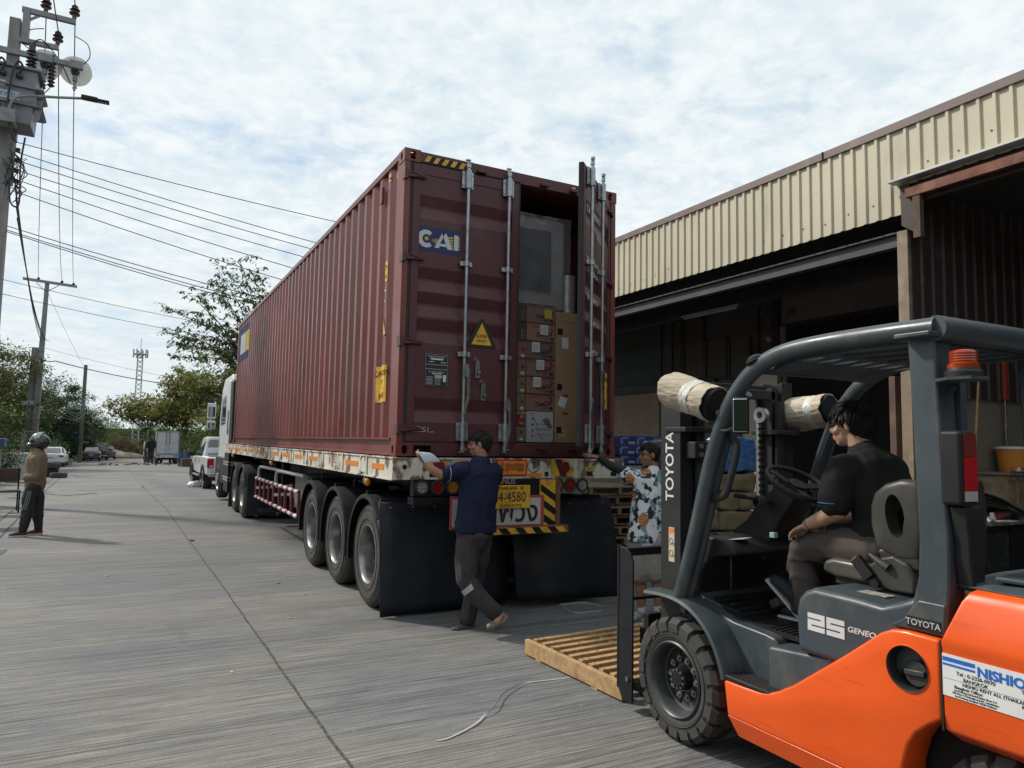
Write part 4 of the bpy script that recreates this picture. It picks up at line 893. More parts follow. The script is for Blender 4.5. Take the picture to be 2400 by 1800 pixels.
mb = MB(); mb.tube(bez([(3.05, 3.08, 1.12), (2.98, 3.0, 1.08), (2.96, 2.98, .95), (3.03, 3.05, .82)], 6), .006, 6); mb.build('cable', mRub, fk, smooth=True)
# seat
mb = MB().prism([(2.50, 1.04), (2.485, 1.095), (2.43, 1.115), (2.25, 1.110), (2.10, 1.10), (2.06, 1.04), (2.25, 1.02), (2.42, 1.02)], 'x', 3.09, 3.57).build('seat_cushion', mVin, fk, bevel=.025, seg=4)
for k_, xx in enumerate((3.075, 3.50)):
    so_ = MB().prism([(2.19, 1.20), (2.215, 1.30), (2.215, 1.39), (2.195, 1.45), (2.14, 1.495), (2.06, 1.52), (1.985, 1.52), (1.96, 1.48), (1.955, 1.30), (1.975, 1.16), (2.05, 1.15), (2.13, 1.165)], 'x', xx, xx + .085).build('seat_bolster', mVin, fk, world=False)
    b_ = so_.modifiers.new('b', 'BEVEL'); b_.width = .03; b_.segments = 4; b_.limit_method = 'ANGLE'; b_.angle_limit = R(60)
    cut(so_, [MB().prism([(2.085 + .046 * cos(2 * pi * q / 20) + .010 * sin(2 * pi * q / 20), 1.352 + .098 * sin(2 * pi * q / 20)) for q in range(20)], 'x', xx - .1, xx + .2)]); so_.data.transform(fk.matrix_basis.inverted()); so_.data.polygons.foreach_set('use_smooth', [True] * len(so_.data.polygons)); so_.data.set_sharp_from_angle(angle=R(40))
MB().prism([(2.07, 1.16), (2.075, 1.30), (2.035, 1.47), (2.0, 1.53), (1.955, 1.52), (1.94, 1.35), (1.965, 1.18), (2.0, 1.14)], 'x', 3.10, 3.56).build('seat_back', mVin, fk, bevel=.025, seg=3)
MB().prism([(2.19, 1.19), (2.10, 1.22), (1.98, 1.20), (1.97, 1.12), (2.06, 1.10), (2.16, 1.14)], 'x', 3.08, 3.13).build('bolster_skirt', mVin, fk, bevel=.02, seg=3)
MB().prism([(2.20, 1.035), (2.24, 1.09), (2.16, 1.155), (2.09, 1.175), (2.02, 1.15), (1.985, 1.09), (1.99, 1.02), (2.10, 1.015)], 'x', 3.055, 3.10).build('recliner_cover', mVin, fk, bevel=.014, seg=3)
MB().box(3.12, 3.54, 2.02, 2.44, .985, 1.03).build('seat_base', mRub, fk, bevel=.012)
MB().tube([(3.045, 2.10, 1.12), (3.04, 2.14, 1.14), (3.04, 2.19, 1.17)], [.020, .017, .010], 10).build('recliner_lever', mVin, fk, smooth=True)
mb = MB(); mb.obox((3.04, 2.225, 1.10), (.03, .055, .11), rx=-.75); bk_ = mb.build('belt_buckle', mBlkPl, fk, bevel=.005)
MB().obox((3.04, 2.262, 1.137), (.022, .035, .012), rx=-.75).build('buckle_button', mat('dusty_pink_plastic', (.45, .12, .15), .5), bk_)
mb = MB(); mb.bar((3.045, 2.205, 1.08), (3.045, 2.165, 1.04), .03, .008, (1, 0, 0)); mb.cyl((3.03, 2.165, 1.04), (3.05, 2.165, 1.04), .022, seg=14); mb.build('belt_anchor', mBlk, fk)
# mast
mMast = mat('mast_black', (.022, .023, .024), .5, col2=(.032, .032, .032), vs=5, grime=.25, gcol=(.05, .045, .04), spec=.25)
def chan(x0, x1, y0, y1, z0, z1, nm='mast_rail'):
    return MB().prism([(x0, y0), (x1, y0), (x1, y0 + .02), (x0 + .02, y0 + .02), (x0 + .02, y1 - .02), (x1, y1 - .02), (x1, y1), (x0, y1)] if x0 < x1 else [(x0, y0), (x0, y1), (x1, y1), (x1, y1 - .02), (x0 - .02, y1 - .02), (x0 - .02, y0 + .02), (x1, y0 + .02), (x1, y0)], 'z', z0, z1).build(nm, mMast, fk, bevel=.003)
ml = chan(2.855, 2.95, 3.275, 3.45, .12, 2.075); chan(mir(2.855), mir(2.95), 3.275, 3.45, .12, 2.075)
chan(2.96, 3.02, 3.30, 3.44, .15, 2.04, 'inner_mast_rail'); chan(mir(2.96), mir(3.02), 3.30, 3.44, .15, 2.04, 'inner_mast_rail')
text('TOYOTA', (2.8535, 3.365, 1.53), .100, mLet, ml, right=(0, 0, 1), up=(0, 1, 0), bold=.015, xs=1.0)
lb = MB().box(2.852, 2.855, 3.325, 3.375, .97, 1.17).build('instruction_sticker', mat('cream_label', (.6, .5, .4), .6), ml)
mb = MB().box(2.8505, 2.852, 3.33, 3.37, 1.14, 1.165).build('sticker_header', mOrgRef, lb)
mb = MB()
for z in (1.09, 1.02): mb.lathe([(.014, 0), (.017, 0), (.017, .001), (.014, .001)], (2.8515, 3.353, z), (-1, 0, 0), 16, closed_prof=True); mb.box(2.8508, 2.8515, 3.333, 3.372, z - .024, z - .022); mb.lathe([(.004, 0), (.006, 0), (.006, .001)], (2.8515, 3.332, z - .015), (-1, 0, 0), 10)
mb.build('sticker_print', mLetB, lb)
MB().box(2.86, 3.80, 3.40, 3.46, 1.98, 2.06).build('mast_top_beam', mMast, fk, bevel=.005)
MB().box(2.98, 3.68, 3.30, 3.34, 1.96, 2.02).build('inner_top_beam', mMast, fk, bevel=.005)
MB().box(2.86, 3.80, 3.40, 3.45, .25, .40).build('mast_lower_beam', mMast, fk)
for x in (2.99, 3.67):
    MB().cyl((x, 3.26, .2), (x, 3.26, 1.95), .030, seg=16).build('lift_cylinder', mMast, fk, smooth=True)
for x in (3.10, 3.56):
    MB().box(x - .012, x + .012, 3.33, 3.345, .3, 1.86).build('lift_chain', mSteel, fk)
    c_ = MB()
    z = .35
    while z < 1.84: c_.obox((x, 3.325, z), (.030, .014, .022)); z += .04
    c_.build('chain_links', mSteel, fk)
mb = MB()
for x in (3.10, 3.56): mb.nxt(); mb.lathe([(.022, -.018), (.050, -.018), (.050, -.010), (.042, 0), (.050, .010), (.050, .018), (.022, .018)], (x, 3.31, 1.86), (1, 0, 0), 24, closed_prof=True)
mb.build('chain_pulley', mSteel, fk, smooth=True)
mb = MB(); mb.prism([(2.845, 3.22), (2.845, 3.40), (2.97, 3.44), (3.08, 3.42), (3.08, 3.2), (2.93, 3.17)], 'z', 1.735, 1.765); mb.nxt(); mb.prism([(mir(2.845), 3.22), (mir(2.845), 3.40), (mir(2.97), 3.44), (mir(3.08), 3.42), (mir(3.08), 3.2), (mir(2.93), 3.17)], 'z', 1.735, 1.765); mb.build('cylinder_bracket', mMast, fk, bevel=.006)
mb = MB(); mb.obox((2.93, 3.22, 1.63), (.09, .08, .10)); bb = mb.build('mast_clamp', mMast, fk, bevel=.008)
mb = MB()
for z in (1.655, 1.605): mb.nxt(); mb.cyl((2.925, 3.18, z), (2.925, 3.165, z), .015, seg=6)
mb.build('bolt', mZinc, bb)
mb = MB()
for dx, r_ in ((0, .012), (.035, .009), (.6, .012)): mb.nxt(); mb.tube(bez([(2.975 + dx, 3.24, 1.55), (2.978 + dx, 3.235, 1.2), (2.975 + dx, 3.24, .9), (2.98 + dx, 3.22, .7)], 6), r_, 8)
mb.build('hydraulic_hose', mRub, fk, smooth=True)
mb = MB(); mb.prism([(3.18, .60), (3.46, .60), (3.46, .92), (3.40, .95), (3.22, .86), (3.18, .80)], 'x', 2.86, 2.95); mb.build('mast_support', mMast, fk, bevel=.01)
# carriage with side plate and cross bars, forks
cp_ = [(3.66, .06), (3.655, .92), (3.68, .97), (3.73, 1.0), (3.79, 1.005), (3.80, .12), (3.76, .06)]
for x in (2.80, 3.845): MB().prism(cp_, 'x', x, x + .014).build('carriage_plate', mBlk, fk, bevel=.004); MB().box(x, x + .05, 3.80, 3.815, .12, 1.0).build('carriage_flange', mBlk, fk)
mb = MB(); mb.box(2.81, 3.85, 3.74, 3.80, .945, .995); mb.nxt(); mb.box(2.81, 3.85, 3.74, 3.78, .665, .685); mb.nxt(); mb.box(2.86, 3.80, 3.55, 3.66, .42, .52); mb.nxt(); mb.box(2.86, 3.80, 3.60, 3.66, .1, .22); mb.build('carriage_bar', mBlk, fk, bevel=.004)
for x in (3.05, 3.50): MB().prism([(3.81, .045), (4.85, .050), (4.85, .062), (3.87, .085), (3.86, .55), (3.81, .55)], 'x', x, x + .11).build('fork', mBlk, fk, bevel=.006)
mb = MB(); mb.cyl((2.79, 3.70, .20), (2.80, 3.70, .20), .016, seg=6); mb.build('bolt', mSteel, fk)
mb = MB(); mb.box(2.98, 3.68, 3.455, 3.56, .14, .24); mb.build('carriage_roller_block', mBlk, fk)
# grab handle, mirror
gh = MB().tube(bez([(2.84, 2.90, 1.75), (2.835, 2.83, 1.70), (2.835, 2.81, 1.63), (2.835, 2.865, 1.46), (2.835, 2.90, 1.395), (2.835, 2.98, 1.37), (2.84, 3.05, 1.365)], 5), [(.015, .024)] * 31, 10, up=(1, 0, 0)).build('grab_handle', mBlkPl, fk, smooth=True)
mm = MB(); mc = V((2.755, 2.70, 1.815)); 
mr_ = MB().obox(mc, (.022, .085, .19), rz=.66).build('mirror_housing', mBlkPl, fk, bevel=.012, seg=3)
MB().obox(mc + V((-.010, -.008, 0)), (.008, .070, .172), rz=.66).build('mirror_glass', mat('mirror_glass', (.7, .72, .75), .02, 1.0), mr_, bevel=.008, seg=3)
MB().tube(bez([(2.79, 2.90, 1.74), (2.77, 2.80, 1.74), (2.76, 2.72, 1.77)], 5), .008, 6).build('mirror_arm', mBlkPl, mr_, smooth=True)
# lamps wrapped in cardboard
def wrapped(c, ax, r0_, r1_, L, band_at):
    ax = V(ax).normalized(); c = V(c); x_, y_ = frame_from(ax); n = 22; rs = []
    rr = random.Random(int(c.x * 100))
    for i in range(7):
        t = i / 6; q = r0_ + (r1_ - r0_) * t; q *= (.93 if abs(t - band_at) < .1 else 1.0)
        rs.append([c + ax * L * (t - .5) + (x_ * cos(a) * (1.0) + y_ * sin(a) * .86) * q * (1 + .05 * sin(3 * a + 1) + rr.uniform(-.012, .012)) + (ax * rr.uniform(-.012, .012) if i in (0, 6) else V((0, 0, 0))) for a in [2 * pi * k / n for k in range(n)]])
    lm_ = MB().rings(rs, caps=False); o = lm_.build('cardboard_wrap', mat('bare_corrugated_card', (.56, .48, .37), .85, col2=(.36, .30, .22), vs=8, stretch=(1, .35, 5), bump=.6, bs=22, bstretch=(.3, 1, 4)), fk, recalc=False)
    s_ = o.modifiers.new('s', 'SOLIDIFY'); s_.thickness = .007
    tb = MB(); rs2 = []
    for t in (band_at - .1, band_at - .04, band_at + .03, band_at + .09):
        q = (r0_ + (r1_ - r0_) * t) * 1.0
        rs2.append([c + ax * L * (t - .5) + (x_ * cos(a) + y_ * sin(a) * .86) * (q * (1 + .05 * sin(3 * a + 1)) + .004 + .003 * sin(9 * a + t * 30)) for a in [2 * pi * k / n for k in range(n)]])
    tb.rings(rs2, caps=False).build('tape_band', mat('white_tape', (.68, .67, .63), .5, col2=(.5, .49, .45), vs=40, bump=.5, bs=50), o, smooth=True, recalc=False)
    e_ = c - ax * L * .5 if False else c + ax * L * .5
    MB().cyl(c - ax * L * .42, c + ax * L * .56, r0_ * .80, r1_ * .80, 18).build('head_lamp', mBlkPl, fk, smooth=True)
    return o
wrapped((2.80, 3.11, 1.935), (.12, -.95, -.30), .118, .110, .32, .60)
wrapped((3.84, 3.17, 1.885), (.15, -.96, .10), .125, .115, .27, .70)
mb = MB()
for z in (1.22, 1.66, 1.90): mb.nxt(); mb.cyl((2.87, 1.682, z), (2.87, 1.676, z), .010, seg=8)
mb.build('bolt', mSteel, fk)
mb = MB(); mb.bar((2.84, 2.95, 1.85), (2.86, 3.05, 1.80), .03, .05); mb.bar((3.84, 3.0, 1.85), (3.82, 2.93, 1.84), .03, .05); mb.build('lamp_bracket', mSl, fk)
MB().lathe([(.0, .0), (.05, .0), (.05, .02), (.03, .035), (.0, .04)], (2.80, 2.63, 2.085), (0, .4, 1), 16).build('horn', mBlkPl, fk, smooth=True)
# beacon, rear lamp, rear duct
bc = MB(); bc.lathe([(0, .0), (.066, .0), (.066, .018), (.058, .026), (.056, .034)], (2.80, 1.60, 1.935), (0, 0, 1), 28); bo = bc.build('beacon', mBlkPl, fk, smooth=True)
bl_ = MB(); bl_.lathe([(.050, 0), (.055, .003), (.055, .018), (.048, .022)] + [(.047 + (.0015 if k % 2 else -.001), .025 + k * .005) for k in range(9)] + [(.042, .070), (.03, .074), (0, .075)], (2.80, 1.60, 1.966), (0, 0, 1), 32)
bl_.build('beacon_lens', mat('amber_beacon', (.65, .08, .015), .10, trans=.55, col2=(.7, .09, .015), vs=10, emis=(.9, .12, .02), estr=.0), bo, smooth=True)
MB().prism([(2.78, 1.70), (2.90, 1.70), (2.89, 1.56), (2.83, 1.525), (2.74, 1.54), (2.725, 1.62)], 'z', 1.922, 1.934).build('beacon_shelf', mSl, bo)
tlx = MB().box(2.765, 2.872, 1.603, 1.686, 1.445, 1.730).build('rear_lamp_box', mBlkPl, fk, bevel=.016, seg=3)
mb = MB(); mb.box(2.785, 2.860, 1.597, 1.604, 1.462, 1.500); mb.build('lamp_lens', mLw, tlx); MB().box(2.785, 2.860, 1.596, 1.604, 1.502, 1.63).build('lamp_lens', mLr, tlx); MB().box(2.785, 2.860, 1.597, 1.604, 1.632, 1.718).build('lamp_lens', mat('dull_red_lens', (.20, .03, .025), .2), tlx)
MB().box(2.91, 2.955, 1.68, 1.74, 1.52, 2.04).build('lamp_bracket', mSl, fk)
MB().rings([[(x0, 1.61, z), (x1, 1.61, z), (x1, 1.675, z), (x0, 1.675, z)] for z, x0, x1 in ((1.12, 2.84, 2.91), (1.24, 2.82, 2.93), (1.30, 2.82, 2.94), (1.44, 2.80, 2.92))]).build('air_duct', mBlkPl, fk, bevel=.01)
# counterweight and its dark cover
cws = MB(); prof = [(2.86, .55), (2.775, .60), (2.762, .66), (2.760, .905), (2.752, .925), (2.757, .95), (2.775, 1.09), (2.800, 1.125), (2.86, 1.14), (3.80, 1.14), (3.86, 1.125), (3.885, 1.09), (3.90, .93), (3.90, .60), (3.80, .55)]
def fy(z): return 1.698 if z < .93 else 1.698 - (z - .93) * .45
rs = [[(x, fy(z), z) for x, z in prof]] + [[(x, y, z) for x, z in prof] for y in (1.1, .85)] + [[(3.33 + (x - 3.33) * .9, .66, z) for x, z in prof], [(3.33 + (x - 3.33) * .6, .56, z) for x, z in prof]]
cwt = cws.rings(rs).build('counterweight', mOr, fk, bevel=.012, seg=3)
MB().prism([(1.36, .28), (1.25, .56), (.6, .56), (.62, .25)], 'x', 2.80, 3.86).build('counterweight_base', mOr, cwt, bevel=.01)
MB().box(2.95, 3.72, 1.0, 3.2, .22, .56).build('under_frame', mBlk, fk)
cv = MB().rings([[(2.83, y, 1.135), (2.86, y, 1.15 + e), (3.1, y, 1.165 + e), (3.5, y, 1.17 + e), (3.8, y, 1.15 + e), (3.83, y, 1.135)] for y, e in ((1.68, .0), (1.4, .012), (1.1, .02), (.7, -.005))]).build('rear_cover', mSl, fk, bevel=.006, smooth=True)
MB().obox((3.05, 1.42, 1.178), (.34, .30, .02), rz=.1).build('cover_hatch', mSl, cv, bevel=.008)
MB().cyl((2.90, 1.56, 1.14), (2.90, 1.56, 1.155), .02).build('reflector_dot', mOrgRef, cwt)
# rental company sign on the counterweight
sgn = MB().box(2.7575, 2.7600, 1.13, 1.692, .735, .888).build('company_sign', mLet, cwt)
bl = mat('sign_blue', (.01, .13, .5), .5)
mb = MB(); mb.box(2.7565, 2.7575, 1.572, 1.690, .862, .877); mb.nxt(); mb.box(2.7565, 2.7575, 1.572, 1.690, .846, .854); mb.build('blue_bar', bl, sgn)
text('NISHIO', (2.7565, 1.484, .852), .047, bl, sgn, right=(0, -1, 0), bold=.035, xs=1.05); text('RENTAL', (2.7565, 1.30, .852), .047, bl, sgn, right=(0, -1, 0), bold=.03)
for b, y, z, s in (('Tel : 0-2326-0970', 1.572, .826, .019), ('BANGKOK', 1.572, .808, .018), ('Tel : 038-027-', 1.365, .826, .019), ('RAYONG', 1.36, .808, .018), ('NISHIO RENT ALL (THAILAND) CO.,LTD.', 1.465, .790, .017), ('Bangkok Office:', 1.598, .775, .016), ('Rayong Office:', 1.372, .775, .016)): text(b, (2.7565, y, z), s, mLetB, sgn, right=(0, -1, 0))
for b, y, z in (('Lat Krabang Industrial Estate Zone 3-A', 1.575, .763), ('984 Moo 4 Chalongkrung Rd., Lamplatiew,', 1.575, .753), ('Lat Krabang, Bangkok 10520 Thailand', 1.575, .743), ('Highway No.331, Moo 4', 1.36, .763), ('King Amphur Pluakdaeng', 1.36, .753)): text(b, (2.7565, y, z), .0095, mLetB, sgn, right=(0, -1, 0))
MB().box(2.757, 2.7575, 1.13, 1.690, .7985, .7995).build('sign_rule', mLetB, sgn)
MB().box(2.7605, 2.766, 1.694, 1.702, .60, .93).build('panel_gap', mDark, fk)
# ---------------------------------------------------------------- people
mSkin = mat('skin', (.36, .19, .115), .5, col2=(.31, .155, .09), vs=9, bump=.05, bs=150, sub=.08)
mSkinL = mat('lighter_skin', (.52, .31, .21), .5, col2=(.46, .26, .17), vs=9, bump=.05, bs=150, sub=.08)
mHair = mat('black_hair', (.009, .008, .008), .55, col2=(.016, .013, .012), vs=20, stretch=(1, 1, .2), spec=.25)
mEye = mat('dark_eye', (.02, .015, .012), .2)
def organic(name, mb, m, parent, voxel=.012, smooth=3, fold=0.0, fs=9.0, fst=(1, 1, .45), ang=80, folds2=0.0):
    o = bpy.data.objects.new('tmp', bpy.data.meshes.new('tmp')); COL.objects.link(o)
    me = o.data; me.from_pydata(mb.v, [], mb.f); bm = bmesh.new(); bm.from_mesh(me); bmesh.ops.recalc_face_normals(bm, faces=bm.faces); bm.to_mesh(me); bm.free()
    r_ = o.modifiers.new('r', 'REMESH'); r_.mode = 'VOXEL'; r_.voxel_size = voxel; r_.adaptivity = 0
    s_ = o.modifiers.new('s', 'SMOOTH'); s_.factor = .6; s_.iterations = smooth
    me2 = evalmesh(o); bpy.data.objects.remove(o)
    if fold:
        co = [v.co.copy() for v in me2.vertices]; no = [v.normal.copy() for v in me2.vertices]
        for i, v in enumerate(me2.vertices):
            p = V((co[i].x * fst[0], co[i].y * fst[1], co[i].z * fst[2])) * fs
            a = noise.noise(p + noise.noise_vector(p * .6) * .9); a = (1 - abs(a) * 2.2) ** 2 if abs(a) < .45 else 0
            b_ = noise.noise(co[i] * fs * .8 + V((7, 3, 1)))
            v.co = co[i] + no[i] * fold * (a * .8 + b_ * .7)
    base = parent
    while base.parent: base = base.parent
    me2.transform(base.matrix_basis.inverted()); me2.materials.clear()
    return link(name, me2, m, parent, smooth=True, ang=ang)
def pt(o, r, u, f, x, y, z): return o + r * x + f * y + u * z
def head(mb, c, f, u, s=1.0):
    """adds head geometry to mb; c centre of the skull, f facing, u up"""
    f, u = V(f).normalized(), V(u).normalized(); r = f.cross(u).normalized(); u = r.cross(f)
    M = Matrix((r, f, u)).transposed().to_4x4(); c = V(c)
    def E(x, y, z, rx, ry, rz, sg=20): mb.sph(pt(c, r, u, f, x * s, y * s, z * s), (rx * s, ry * s, rz * s), sg, 14, M)
    E(0, -.012, .030, .075, .092, .084); E(0, .022, -.040, .058, .066, .066); E(0, .052, -.080, .030, .030, .024); E(0, .066, .024, .055, .024, .022)
    E(0, .070, -.02, .046, .026, .035)
    for k in (-1, 1): E(k * .077, -.004, -.006, .011, .019, .031); E(k * .038, .060, -.022, .024, .022, .022); E(k * .014, .094, -.024, .009, .010, .008, 10)
    mb.tube([pt(c, r, u, f, 0, .084 * s, .022 * s), pt(c, r, u, f, 0, .098 * s, -.006 * s), pt(c, r, u, f, 0, .104 * s, -.022 * s)], [.008 * s, .010 * s, .012 * s], 10)
    mb.tube([pt(c, r, u, f, -.024 * s, .080 * s, -.052 * s), pt(c, r, u, f, 0, .092 * s, -.049 * s), pt(c, r, u, f, .024 * s, .080 * s, -.052 * s)], [.005, .008, .005], 8)
    mb.tube([pt(c, r, u, f, -.020 * s, .080 * s, -.062 * s), pt(c, r, u, f, 0, .090 * s, -.064 * s), pt(c, r, u, f, .020 * s, .080 * s, -.062 * s)], [.005, .008, .005], 8)
    return c, r, u, f
def face(parent, c, r, u, f, s=1.0):
    e = MB()
    for k in (-1, 1): e.nxt(); e.sph(pt(c, r, u, f, k * .032 * s, .0835 * s, .002 * s), (.012 * s, .006 * s, .006 * s), 12, 8, Matrix((r, f, u)).transposed().to_4x4())
    e.build('eye', mEye, parent, smooth=True)
    b = MB()
    for k in (-1, 1): b.nxt(); b.tube([pt(c, r, u, f, k * .015 * s, .094 * s, .022 * s), pt(c, r, u, f, k * .034 * s, .090 * s, .029 * s), pt(c, r, u, f, k * .052 * s, .074 * s, .022 * s)], [.003, .004, .002], 6)
    b.build('eyebrow', mHair, parent)
def hair(parent, c, r, u, f, s=1.0, length=.05, low=-.03, seed=1, n=520, fringe=.045, back=-.05, wild=.22):
    rr = random.Random(seed); mb = MB(); M = Matrix((r, f, u)).transposed().to_4x4()
    mb.sph(pt(c, r, u, f, 0, -.020 * s, .036 * s), (.081 * s, .092 * s, .088 * s), 20, 14, M)
    if back < -.03: mb.sph(pt(c, r, u, f, 0, -.045 * s, -.01 * s), (.070 * s, .062 * s, (.03 - back) * s), 16, 10, M)
    for k in range(n):
        a = rr.uniform(-pi, pi); el = math.asin(rr.uniform(-.55, 1))
        d = V((cos(el) * sin(a), cos(el) * cos(a), sin(el)))
        if d.y > (.02 if abs(d.x) > .5 else .25) and d.z < .35: continue
        if abs(d.x) > .75 and d.z < .0 and d.y > -.15 and back > -.04: continue
        p0 = V((d.x * .078, -.016 + d.y * .092, .034 + d.z * .088)) * s
        dn = V((d.x * .5 + rr.uniform(-wild, wild), d.y * .8 + (0.5 if d.z > .5 else 0) + rr.uniform(-wild, wild), -.9 + rr.uniform(-.2, .3) if d.z < .6 else -.15))
        dn = (dn - d * dn.dot(d) * .9).normalized(); L_ = length * s * rr.uniform(.6, 1.2)
        pts = [p0 - d * .006, p0 + d * .005 + dn * L_ * .35, p0 + d * .003 + dn * L_ * .7, p0 - d * .007 + dn * L_]
        mb.tube([pt(c, r, u, f, *q) for q in pts], [.006 * s, .007 * s, .005 * s, .001 * s], 5)
    return mb.build('hair', mHair, parent, smooth=True, ang=70, recalc=False)
def hand(mb, w, d, n_, side=1, s=1.0, curl=(.3, .35, .4, .5), spread=.12, thumb=(.5, .4)):
    """w wrist, d direction of the fingers, n_ palm normal; side +1: thumb on +(d x n_)"""
    w, d, n_ = V(w), V(d).normalized(), V(n_).normalized(); n_ = (n_ - d * n_.dot(d)).normalized(); t = d.cross(n_) * side
    M = Matrix((t, d, n_)).transposed().to_4x4()
    mb.sph(w + d * .048 * s, (.040 * s, .052 * s, .015 * s), 14, 10, M); mb.sph(w + d * .075 * s, (.041 * s, .022 * s, .0125 * s), 14, 8, M); mb.sph(w + d * .03 * s + t * .022 * s + n_ * .006, (.018 * s, .032 * s, .014 * s), 12, 8, M)
    for i in range(4):
        off = (.030, .010, -.010, -.029)[i]; L = (.070, .080, .074, .058)[i] * s; base = w + d * (.086, .090, .087, .079)[i] * s + t * off * s
        dir_ = (d + t * (1.5 - i) * spread * .55).normalized(); c = curl[i]; pts = [base - d * .02 * s, base]; rad = [.0088 * s, .0086 * s]; p = base
        for j, fr in enumerate((.44, .31, .25)):
            a = c * (j + .6); dd = (dir_ * cos(a) + n_ * sin(a)).normalized(); p = p + dd * L * fr; pts.append(p); rad.append((.0083, .0076, .0062)[j] * s)
        mb.tube(pts, rad, 8)
    b = w + d * .022 * s + t * .030 * s; d1 = (d * .75 + t * thumb[0] + n_ * .25).normalized(); d2 = (d * .95 + t * (thumb[0] - .35) + n_ * thumb[1]).normalized()
    mb.tube([b - d1 * .01, b + d1 * .034 * s, b + d1 * .034 * s + d2 * .030 * s, b + d1 * .034 * s + d2 * .052 * s], [.013 * s, .0115 * s, .0098 * s, .0075 * s], 8)
def limb(mb, pts, rad, seg=14, up=None):
    mb.tube(pts, rad, seg, up=up)
    mb.sph(pts[0], min(rad[0]) if isinstance(rad[0], tuple) else rad[0], 10, 8); mb.sph(pts[-1], min(rad[-1]) if isinstance(rad[-1], tuple) else rad[-1], 10, 8); return mb
def rad2(*a): return [x for x in a]

# --- man in the navy polo shirt walking past the rear of the trailer, seen from behind
pn = thing('person', 'man in navy polo shirt and grey trousers walking, sheet of paper raised in left hand', 'person', (2.72, 5.8, 0))
def P3(x, z, dy=0.0, Y=5.8): return V((x * (Y + dy) / Y, Y + dy, 1.65 + (z - 1.65) * (Y + dy) / Y))   # same line of sight, other distance: real depth of each joint
body = MB(); c, r_, u_, f_ = head(body, P3(2.735, 1.635, .02), (-.90, .42, -.12), (.05, 0, 1), .98)
limb(body, [P3(2.745, 1.59), P3(2.765, 1.50), P3(2.765, 1.40)], [.055, .054, .07]); limb(body, [P3(2.75, 1.42), P3(2.74, 1.2), P3(2.72, .9)], [(.13, .08), (.12, .08), (.12, .09)], up=(1, 0, 0))
limb(body, [P3(2.58, 1.41), P3(2.46, 1.385, -.02), P3(2.37, 1.365, -.02), P3(2.29, 1.41, 0), P3(2.225, 1.46, .03)], [.05, .046, .043, .038, .027])
hand(body, P3(2.225, 1.46, .03), (-.62, .25, .62), (.45, -.3, .65), 1, .95, curl=(.55, .6, .65, .7), thumb=(.35, .8))
limb(body, [P3(2.90, 1.40), P3(2.86, 1.33, .20), P3(2.75, 1.42, .32), P3(2.60, 1.475, .34)], [.05, .045, .038, .027]); hand(body, P3(2.60, 1.475, .34), (-.95, .1, .15), (0, .3, -1), -1, .95, curl=(.2, .25, .3, .4))
# legs under the trousers, feet
limb(body, [P3(2.66, .85), P3(2.635, .45, -.04), P3(2.93, .13, -.16)], [.07, .05, .036]); limb(body, [P3(2.78, .85, .06), P3(2.70, .46, .14), P3(2.66, .12, .14)], [.07, .05, .036])
limb(body, [P3(2.93, .15, -.16), P3(2.985, .11, -.19), P3(2.93, .04, -.23), P3(2.885, .02, -.25)], [.040, .034, .034, .026])
limb(body, [P3(2.66, .12, .14), P3(2.68, .05, .14), P3(2.60, .035, .14), P3(2.54, .03, .12)], [.038, .034, .034, .026])
bo = organic('body', body, mSkin, pn, .0062, 2); face(bo, c, r_, u_, f_, .98); hair(pn, c, r_, u_, f_, 1.0, .045, seed=3, n=620)
sh = MB(); limb(sh, [P3(2.745, 1.455, .0), P3(2.745, 1.40), P3(2.74, 1.28), P3(2.725, 1.10), P3(2.715, .97), P3(2.715, .865)], [(.13, .09), (.185, .11), (.182, .125), (.17, .125), (.180, .13), (.193, .14)], 22, up=(1, 0, 0))
sh.sph(P3(2.60, 1.40), (.075, .08, .07)); sh.sph(P3(2.885, 1.39), (.075, .08, .07)); limb(sh, [P3(2.76, 1.42), P3(2.765, 1.485), P3(2.762, 1.50, .01)], [.085, .066, .062])
limb(sh, [P3(2.60, 1.40), P3(2.52, 1.392), P3(2.425, 1.375, -.02)], [.078, .074, .070]); limb(sh, [P3(2.89, 1.39), P3(2.89, 1.35, .10), P3(2.84, 1.35, .22)], [.075, .070, .066])
so = organic('polo_shirt', sh, mat('navy_cotton', (.016, .020, .052), .8, col2=(.012, .015, .04), vs=6, bump=.3, bs=260, spec=.2), pn, .010, 3, .014, 7)
mPipe = mat('pale_blue_piping', (.35, .42, .52), .7)
MB().tube([P3(2.425, 1.375, -.02) + V((.012, .0, .0)) + V((0, cos(t) * .071, sin(t) * .071)) for t in [2 * pi * k / 20 for k in range(20)]], .0035, 6, closed=True).build('sleeve_piping', mPipe, so)
MB().tube([P3(2.762, 1.492, .01) + V((cos(t) * .066, sin(t) * .064, .006 * sin(t))) for t in [2 * pi * k / 24 for k in range(24)]], .0035, 6, closed=True).build('collar_piping', mPipe, so)
ts = MB(); limb(ts, [P3(2.715, .93), P3(2.71, .82)], [(.15, .12), (.168, .13)], 20, up=(1, 0, 0))
limb(ts, [P3(2.655, .86), P3(2.63, .64, -.01), P3(2.635, .45, -.04), P3(2.70, .355, -.08), P3(2.80, .255, -.12), P3(2.915, .155, -.16)], [(.105, .115), (.098, .105), (.080, .088), (.076, .08), (.070, .075), (.068, .068)], up=(1, 0, 0))
limb(ts, [P3(2.775, .86, .05), P3(2.745, .62, .10), P3(2.715, .45, .14), P3(2.69, .28, .14), P3(2.665, .115, .14)], [(.10, .11), (.092, .10), (.078, .085), (.072, .078), (.072, .072)], up=(1, 0, 0))
